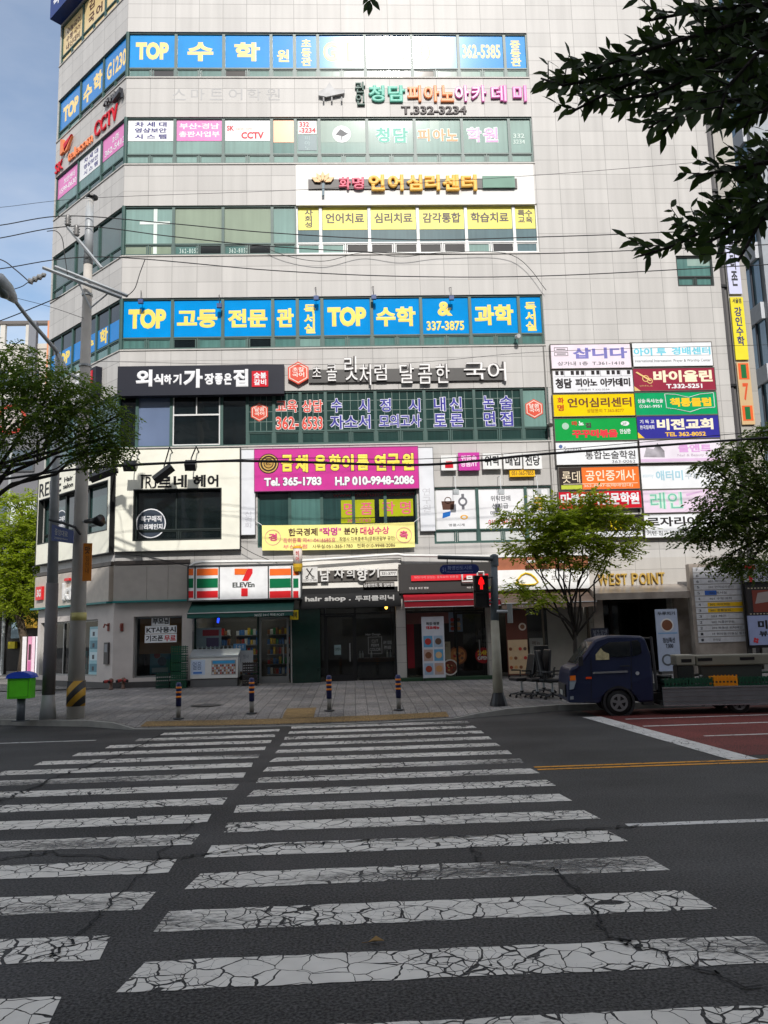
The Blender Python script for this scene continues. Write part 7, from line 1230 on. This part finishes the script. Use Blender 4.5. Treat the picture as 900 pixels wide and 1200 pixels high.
# ================================================================== TREES
BARK = pm('bark', (86, 74, 62), .9, .3, 12, bump=.5); BARKD = pm('bark_dark', (52, 46, 42), .9, .3, 12, bump=.5)
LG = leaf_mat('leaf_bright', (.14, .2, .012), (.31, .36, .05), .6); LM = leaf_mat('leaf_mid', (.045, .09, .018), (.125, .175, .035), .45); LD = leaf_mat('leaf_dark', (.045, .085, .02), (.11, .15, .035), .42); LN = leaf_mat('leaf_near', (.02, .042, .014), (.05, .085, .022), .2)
def leaf(mb, p, d, s, L, w, mat, k, up=None):
    q = p+d*L*.42; b = len(mb.v); sd = s*(w/2); mb.v += [tuple(p), tuple(q+sd), tuple(p+d*L), tuple(q-sd)]; mb.f.append((b, b+1, b+2, b+3)); mb.mi.append(k)
DENS = 3.2
def crown(mb, blobs, L, mat, per=9, droop=.35, seed=1, tl=.45):
    rnd = random.Random(seed); k = mb.m(mat)
    for (c, r, n) in blobs:
        c = Vector(c)
        for _ in range(int(n*DENS)):
            v = Vector((rnd.gauss(0, 1), rnd.gauss(0, 1), rnd.gauss(0, 1))).normalized(); rad = rnd.random()**.42
            p = c+Vector((v.x*r[0], v.y*r[1], v.z*r[2]))*rad; d = Vector((v.x+rnd.gauss(0, .5), v.y+rnd.gauss(0, .5), v.z*.3-droop+rnd.gauss(0, .25))).normalized(); tw = tl*rnd.uniform(.5, 1.1); side = d.cross(Vector((0, 0, 1)))
            if side.length < .1: continue
            side.normalize()
            for i in range(per):
                q = p+d*(tw*i/per)-Vector((0, 0, .1*(i/per)**2)); sg = 1 if i % 2 else -1; ld = (d*.55+side*sg*.8+Vector((0, 0, -droop*.8+rnd.gauss(0, .25)))).normalized(); s = ld.cross(Vector((rnd.gauss(0, .35), rnd.gauss(0, .35), 1))).normalized(); l = L*rnd.uniform(.8, 1.45); leaf(mb, q, ld, s, l, l*.48, mat, k)
def limb(mb, a, b, r0, r1, mat, rnd, n=5, wob=.12):
    a, b = Vector(a), Vector(b); ln = (b-a).length; pts = [a.lerp(b, i/n)+(Vector((rnd.gauss(0, 1), rnd.gauss(0, 1), rnd.gauss(0, .5)))*wob*ln*.25 if 0 < i < n else Vector((0, 0, 0)))+Vector((0, 0, .06*ln*math.sin(math.pi*i/n))) for i in range(n+1)]; mb.tube(pts, [r0+(r1-r0)*i/n for i in range(n+1)], mat, 7); return pts
def tree(name, label, base, trunk, r0, blobs, L, lmat, bark=BARK, group='street trees', per=9, droop=.35, seed=1, twigs=3, tl=.45):
    t = thing(name, label, 'tree', base, group); rnd = random.Random(seed); mb = MB(); n = len(trunk); mb.tube(trunk, [r0*(1-.55*i/(n-1)) for i in range(n)], bark, 10); obj('trunk', mb, t, True); mb = MB()
    for (c, r, _) in blobs:
        st = Vector(trunk[-1]) if rnd.random() < .6 else Vector(trunk[-2]).lerp(Vector(trunk[-1]), rnd.uniform(.4, .95)); P_ = limb(mb, st, c, r0*.34, r0*.09, bark, rnd)
        for _k in range(twigs): v = Vector((rnd.uniform(-1, 1)*r[0], rnd.uniform(-1, 1)*r[1], rnd.uniform(-.7, 1)*r[2])); limb(mb, P_[rnd.choice((3, 4, 5))], Vector(c)+v*.85, r0*.1, .008, bark, rnd, 4)
    obj('limb', mb, t, True); mb = MB(); crown(mb, blobs, L, lmat, per, droop, seed, tl); obj('crown', mb, t, False)
    return t
def blob(px, py, Y, rx, rz, n, ry=None): return (tuple(at(px, py, Y)), (rx, ry or rx, rz), n)
# middle street tree, sun and bounce lit
bx = at(676, 760, 23.0); b0 = (bx.x, 23.0, pz(bx.x, 23.0))
tree('street_tree', 'slender green street tree with several thin stems behind the blue truck', b0, [b0, (bx.x+.02, 23, .9), (bx.x-.05, 23, 1.4), (bx.x-.02, 23, 1.95)], .1,
  [blob(650, 612, 22.8, .75, .3, 90), blob(700, 606, 23.2, .8, .32, 90), blob(668, 632, 22.6, .9, .28, 70), blob(722, 640, 23, .6, .28, 45), blob(690, 585, 23, .5, .25, 26), blob(640, 640, 23.1, .6, .3, 36), blob(612, 640, 22.9, .5, .2, 24), blob(605, 687, 22.7, .42, .1, 12), blob(632, 700, 22.6, .45, .16, 22), blob(640, 590, 23.0, .5, .2, 24), blob(600, 605, 23.1, .45, .2, 20), blob(690, 660, 23, .55, .18, 26), blob(745, 612, 23.2, .3, .2, 14), blob(650, 655, 22.8, .5, .14, 18)], .115, LG, BARKD, per=12, droop=.12, seed=3, twigs=1, tl=.5)
# right dark tree
rb = (12.3, 21.8, pz(12.3, 21.8))
tree('street_tree', 'dark leafy street tree leaning in from the right photo edge', rb, [rb, (12.25, 21.8, 2), (12.1, 21.8, 3.6), (11.9, 21.8, 5)], .18,
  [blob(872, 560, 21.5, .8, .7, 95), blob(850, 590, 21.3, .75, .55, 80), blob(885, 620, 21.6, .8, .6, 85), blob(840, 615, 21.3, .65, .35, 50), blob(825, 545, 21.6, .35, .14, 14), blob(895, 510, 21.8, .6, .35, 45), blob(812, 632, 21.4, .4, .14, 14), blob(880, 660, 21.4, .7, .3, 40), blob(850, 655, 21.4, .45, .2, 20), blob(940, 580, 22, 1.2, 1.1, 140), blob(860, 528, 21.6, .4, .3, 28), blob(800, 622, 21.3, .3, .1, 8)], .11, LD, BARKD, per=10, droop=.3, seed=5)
# left tree over the poles
lb = (-10.2, 18.6+3.2, pz(-10.2, 21.8))
tree('street_tree', 'dark leafy street tree reaching over the poles from the left photo edge', lb, [lb, (-10.1, 21.6, 2.2), (-10.0, 21.2, 4.0), (-9.8, 20.6, 5.2)], .2,
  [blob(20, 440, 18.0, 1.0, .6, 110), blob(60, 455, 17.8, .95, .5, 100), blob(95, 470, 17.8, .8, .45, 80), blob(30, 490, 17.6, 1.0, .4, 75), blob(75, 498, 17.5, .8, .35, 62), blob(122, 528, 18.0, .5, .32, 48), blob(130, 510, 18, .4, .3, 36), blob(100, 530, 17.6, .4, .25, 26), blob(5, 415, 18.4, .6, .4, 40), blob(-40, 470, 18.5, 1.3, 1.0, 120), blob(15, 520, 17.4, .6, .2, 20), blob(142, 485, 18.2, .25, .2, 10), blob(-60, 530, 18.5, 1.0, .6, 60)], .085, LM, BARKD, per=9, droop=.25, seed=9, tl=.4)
# bright tree in the side street
sb = at(26, 785, 40); sb.z = .42
tree('side_street_tree', 'sunlit yellow green tree with pale trunk in the side street at left', tuple(sb), [tuple(sb), (sb.x+.1, 40, 2.0), (sb.x-.25, 40, 3.4), (sb.x-.3, 40, 4.2)], .26,
  [blob(15, 620, 40, 1.6, .9, 130), blob(38, 650, 40, 1.3, .9, 110), blob(5, 665, 39.5, 1.6, 1.0, 130), blob(30, 690, 39.5, 1.2, .6, 70), blob(-30, 640, 40, 2, 1.3, 130), blob(45, 610, 40.5, .9, .5, 50), blob(12, 705, 39.5, 1.2, .4, 50), blob(20, 585, 40.5, 1.0, .4, 40)], .17, LG, BARK, per=10, droop=.2, seed=12, tl=.7)
# second darker tree behind it
sb2 = at(2, 785, 46); sb2.z = .42
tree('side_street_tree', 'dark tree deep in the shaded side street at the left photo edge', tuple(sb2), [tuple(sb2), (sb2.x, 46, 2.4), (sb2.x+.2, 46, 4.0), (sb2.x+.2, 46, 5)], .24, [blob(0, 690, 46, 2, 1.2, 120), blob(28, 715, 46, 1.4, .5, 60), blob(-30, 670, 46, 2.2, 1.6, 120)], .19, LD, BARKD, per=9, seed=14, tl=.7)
# near tree whose branch hangs into the top right corner
nb = (4.6, 3.6, .0); t = thing('roadside_tree', 'near tree whose dark leafy branches hang into the top right corner', 'tree', nb, 'street trees'); rnd = random.Random(21)
mb = MB(); mb.tube([nb, (4.5, 3.6, 2), (4.3, 3.6, 4), (3.9, 3.6, 5.6)], [.24, .2, .15, .08], BARKD, 12); obj('trunk', mb, t, True)
TW2 = [([(1000, 120), (900, 85), (800, 80), (730, 88), (660, 100), (634, 92)], 3.4), ([(1000, 10), (880, 40), (800, 60), (740, 70), (690, 108)], 3.6), ([(1000, -30), (900, 5), (820, 12), (760, 24)], 3.3), ([(1000, 150), (880, 118), (820, 118), (790, 140), (775, 160)], 3.2), ([(1000, 200), (900, 190), (850, 200), (815, 206)], 3.5), ([(1000, 240), (905, 232), (850, 258), (790, 288), (750, 300)], 3.4), ([(1000, 190), (900, 180), (860, 232), (820, 268), (790, 262)], 3.7), ([(1000, 80), (890, 60), (850, 105), (842, 140)], 3.0), ([(1000, 270), (900, 240), (880, 280), (865, 306)], 3.1), ([(1000, 60), (900, 40), (850, 30), (800, 100), (735, 130)], 3.5), ([(900, 85), (820, 70), (720, 105), (672, 130)], 3.45), ([(1000, 5), (920, 60), (890, 120), (872, 150)], 3.3), ([(960, -20), (880, 60), (830, 80), (770, 110), (720, 118)], 3.25), ([(980, 230), (900, 255), (870, 262), (820, 290)], 3.3), ([(1000, 110), (930, 160), (890, 200), (870, 235)], 3.6), ([(880, -20), (860, 30), (845, 70)], 3.4), ([(960, 0), (890, 20), (770, 55), (700, 80)], 3.3), ([(960, 60), (880, 90), (850, 110), (800, 125), (760, 150)], 3.35), ([(980, 50), (930, 90), (895, 130), (850, 145)], 3.15), ([(980, 210), (930, 225), (895, 240), (845, 275)], 3.2)]
mb = MB(); lf = MB(); kk = lf.m(LN); hubs = [Vector((3.9, 3.6, 5.4)), Vector((4.2, 3.6, 4.6))]
def near_leaf(p, d, L):
    nrm = Vector((rnd.gauss(0, .5), -1+rnd.gauss(0, .4), rnd.gauss(0, .5))).normalized(); s = d.cross(nrm).normalized(); nn = s.cross(d); w = L*.36; b = len(lf.v); cv = nn*(L*.05)
    pts = [p, p+d*L*.2+s*w*.36+cv*.5, p+d*L*.5+s*w*.52+cv, p+d*L*.78+s*w*.28+cv*.6, p+d*L, p+d*L*.78-s*w*.28+cv*.6, p+d*L*.5-s*w*.52+cv, p+d*L*.2-s*w*.36+cv*.5]; lf.v += [tuple(q) for q in pts]; lf.f.append(tuple(range(b, b+8))); lf.mi.append(kk)
for pts, Y in TW2:
    P_ = [at(*p, Y+rnd.uniform(-.06, .06)) for p in pts]
    mb.tube([hubs[rnd.random() < .5]]+P_, [.035]+[.014-.011*i/len(P_) for i in range(len(P_))], BARKD, 6)
    for i in range(len(P_)-1):
        a, b = P_[i], P_[i+1]; dd = (b-a).normalized(); m = max(2, int((b-a).length/.021))
        for k in range(m):
            p = a.lerp(b, k/m); sg = 1 if k % 2 else -1; perp = Vector((-dd.z, 0, dd.x))
            d = (dd*.55+perp*sg*.65+Vector((-.25, rnd.gauss(0, .3), -.5))+Vector((rnd.gauss(0, .22), 0, rnd.gauss(0, .22)))).normalized(); near_leaf(p, d, .1*rnd.uniform(.55, 1.15))
            if k % 4 == 0:                    # short side twig with a fan of leaves
                sd = (dd*.5+perp*sg*.8+Vector((-.1, rnd.gauss(0, .5), -.2))).normalized(); ln = rnd.uniform(.08, .2); mb.tube([p, p+sd*ln], [.004, .002], BARKD, 4)
                for j in range(5): q = p+sd*ln*(j+1)/5; s2 = 1 if j % 2 else -1; pp = Vector((-sd.z, 0, sd.x)); near_leaf(q, (sd*.6+pp*s2*.6+Vector((-.22, rnd.gauss(0, .3), -.4))).normalized(), .088*rnd.uniform(.55, 1.15))
P_ = [at(440, -60, 3.4), at(436, -20, 3.4), at(434, 2, 3.4)]; mb.tube([hubs[0], at(700, -120, 3.5)]+P_, [.03, .012, .005, .004, .002], BARKD, 5); [near_leaf(P_[1].lerp(P_[2], k), Vector((.5*s, 0, -.8)).normalized(), .08) for k, s in ((.5, -1), (.8, 1), (1, -.2), (.9, -.8))]
obj('branch', mb, t, True); obj('foliage', lf, t)

# a dry leaf on the road
lf2 = MB(); lx_, ly_ = gxy(440, 1106); lf2.add([(lx_-.05, ly_, .012), (lx_-.01, ly_-.025, .03), (lx_+.06, ly_+.005, .016), (lx_+.005, ly_+.03, .04)], [(0, 1, 2, 3)], S(150, 120, 70, .7)); lf2.tube([(lx_-.05, ly_, .012), (lx_-.09, ly_-.01, .014)], .003, S(110, 84, 50), 4)
tag(obj('fallen_leaf', lf2, loc=(lx_, ly_, .012)), 'small dry brown leaf lying on the asphalt between two crosswalk bars', 'leaf')

# ================================================================== BACKGROUND
def simple_building(name, label, x0, y0, x1, y1, h, wall, rows, cols, glass, roof=None, sidecols=0, z0=.3, wz=1.5, fh=3.0, ww=.62):
    t = thing(name, label, 'building', ((x0+x1)/2, y0, z0)); obj('wall', MB().box(x0, y0, z0, x1, y1, h, wall), t); obj('roof_parapet', MB().box(x0-.1, y0-.1, h, x1+.1, y1+.1, h+.5, roof or wall), t)
    for r in range(rows):
        z = z0+1.0+r*fh; cw = (x1-x0)/cols
        for c in range(cols):
            a = x0+cw*(c+.5-ww/2); fr = obj('window', MB().box(a-.06, y0-.06, z-.06, a+cw*ww+.06, y0-.002, z+wz+.06, GRY), t); obj('pane', MB().quad([(a, y0-.064, z), (a+cw*ww, y0-.064, z), (a+cw*ww, y0-.064, z+wz), (a, y0-.064, z+wz)], glass), fr)
    return t
G_B = pane_mat('glass_far', (74, 88, 100), .1, .3); W1 = pm('far_wall_cream', (196, 192, 184), .8, .08, .6); W2 = pm('far_wall_grey', (112, 112, 116), .8, .1, .6)
t = simple_building('apartment_building', 'cream apartment block with orange fin and open roof frame far behind the left tree', -46, 75, -20.5, 90, 30.0, W1, 9, 9, G_B, fh=3.1, wz=1.7)
obj('orange_fin', MB().box(-28.6, 74.3, .4, -27.9, 74.99, 32.55, pm('far_orange', (206, 140, 104), .8, .08)), t); mb = MB()
for x in (-45.5, -40, -36.5, -33.4, -31.0, -28.9, -25.6, -23.4, -21): mb.box(x, 75.2, 30.5, x+.45, 75.6, 32.6, W1)
mb.box(-46, 75.1, 32.6, -20.5, 75.7, 32.9, S(96, 90, 86)); obj('roof_frame', mb, t); obj('penthouse', MB().box(-44, 80, 30.5, -22, 88, 32.2, W1), t)
for x in (-30.4, -26.6, -24.4): obj('grey_fin', MB().box(x, 74.4, .4, x+.7, 74.98, 32.55, pm('far_grey_fin', (120, 122, 128), .8, .08)), t)
t = simple_building('shop_building', 'grey low rise with dark shops and a white vertical board across the side street', -42, 52, -19.4, 66, 17.5, W2, 0, 5, G_B)
for k, z in enumerate((6.5, 9.8, 13.1)):
    f = obj('window', MB().box(-41, 51.9, z, -20.5, 51.998, z+1.5, GRY), t); obj('pane', MB().quad([(-40.9, 51.89, z+.1), (-20.6, 51.89, z+.1), (-20.6, 51.89, z+1.4), (-40.9, 51.89, z+1.4)], G_B), f)
obj('shopfront', MB().box(-42, 51.5, .4, -19.4, 51.99, 4.3, S(34, 32, 32)), t)
bp = Pl(0, 51.2, 1, 0); q = bp.R((13, 588, 41, 614), 0); sign('shop_board', 'white board with grey hangul on the building across the side street', 'sign', bp, q, -.3, .1, V(216, 222, 226, .5), [('스터디', inb(q, .1, .2, .9, .8), NB, .03)], px=False)
q = bp.R((27, 712, 45, 736), 0); sign('shop_board', 'mustard yellow shop board deep in the side street', 'sign', bp, q, -.3, .1, S(190, 150, 40), px=False); q = bp.R((14, 724, 25, 748), 0); sign('shop_board', 'pale blue grey shop board left of the mustard board', 'sign', bp, q, -.3, .1, S(120, 140, 150), px=False); q = bp.R((10, 752, 18, 760), 0); sign('plate_sign', 'tiny yellow plate low in the dark side street', 'sign', bp, q, -.3, .1, S(214, 196, 40), px=False)
awning('shop_awning', 'dark red awning at the end of the side street', (-20.6, 3.5, -19.0, 4.1), 0, .01, 0, S(150, 30, 36, .8), .3) if 0 else None
q = bp.R((31, 750, 45, 756), 0); t = thing('shop_awning', 'dark red canopy under the mustard board in the side street', 'awning', bp.P(q[0], q[1], 0)); obj('canvas', MB().add([bp.P(q[0], q[3], -.2), bp.P(q[2], q[3], -.2), bp.P(q[2], q[1]+.1, .9), bp.P(q[0], q[1]+.1, .9), bp.P(q[2], q[1]-.15, .92), bp.P(q[0], q[1]-.15, .92)], [(3, 2, 1, 0), (5, 4, 2, 3)], S(160, 34, 40, .8)), t); obj('bar', MB().tube([bp.P(q[0], q[1]+.1, .9), bp.P(q[2], q[1]+.1, .9)], .03, GAL, 6), t)
for px, c, lab in ((27.5, (226, 222, 224), 'white standing banner left of the side street trunk'), (34, (220, 150, 180), 'pink standing banner with a dark print beside the pale trunk'), (38.5, (238, 206, 220), 'pale pink standing banner next to the pink one'), (42.5, (236, 236, 240), 'white standing banner nearest the corner shop')):
    p = at(px, 790, 37.5); pl = Pl(p.x, 37.5, 1, 0); z = .42; t = thing('standing_banner', lab, 'banner', (p.x, 37.5, z), 'standing banners in the side street'); obj('cloth', MB().pbox(pl, (-.09, z+.1, .09, z+1.95), -.03, .03, S(*c)), t); obj('foot', MB().pbox(pl, (-.09, z, .09, z+.1), -.15, .15, BLK), t)
    if px == 34: obj('print', MB().pbox(pl, (-.05, z+.9, .06, z+1.6), .03, .034, S(70, 50, 56)).pbox(pl, (-.06, z+.2, .06, z+.85), .03, .034, S(190, 100, 150)), t)
pb = Pl(0, 45, 1, 0); u, v = pb.uv(14, 492, 0); t = thing('round_sign', 'round red ringed sign half hidden in the left tree', 'sign', pb.P(u, v-.8, 0)); obj('disc', MB().disc(pb, u, v, .85, -.1, .1, V(200, 190, 186, .5)), t); obj('rim', MB().ring(pb, u, v, .68, .86, .1, .14, V(190, 70, 60, .5)), t); obj('pole', MB().tube([(u, 45.1, .42), (u, 45.1, v-.8)], .09, GAL, 8), t)
# glass tower at the right
TQ = pane_mat('tower_glass', (96, 132, 150), .06, .25); TF = pm('tower_frame', (196, 200, 206), .5, .06); x0 = 20.2
t = thing('glass_tower', 'blue glass tower with pale floor bands behind the right photo edge', 'building', (28, 50, .4)); obj('wall', MB().box(x0, 36, .3, 40, 72, 62, pm('tower_wall', (150, 156, 162), .5, .08)), t)
for k in range(19):
    z = 2+k*3.1; f = obj('window', MB().box(x0-.2, 36.3, z+2.25, x0-.002, 71.7, z+3.08, TF), t); mb = MB(); 
    obj('pane', MB().quad([(x0-.06, 71.7, z), (x0-.06, 36.3, z), (x0-.06, 36.3, z+2.25), (x0-.06, 71.7, z+2.25)], TQ), f)
    for j in range(15): y = 37+j*2.4; mb.box(x0-.16, y, z, x0-.062, y+(.5 if j % 5 == 2 else .09), z+2.25, TF if j % 3 else S(52, 56, 64))
    obj('mullion', mb, f)
# the building across the street behind the viewer; its shadow lies over the road
AW = pm('shade_block_wall', (186, 182, 176), .8, .08, .5)
t = thing('apartment_building', 'tall apartment block across the street behind the viewer, shading the whole road', 'building', (0, -12, 0)); obj('wall', MB().box(-46, -26, 0, -2.2, -12, 37.75, AW).box(-2.198, -26, 0, 62, -12.3, 36.3, AW), t)
for k in range(11): obj('window', MB().box(-45, -11.998, 2+k*3.2, -3, -11.9, 3.5+k*3.2, pane_mat('glass_behind', (60, 74, 84), .1, .3)).box(-1, -12.298, 2+k*3.2, 61, -12.2, 3.5+k*3.2, pane_mat('glass_behind', (60, 74, 84), .1, .3)), t)

bpy.data.objects.remove(_to)
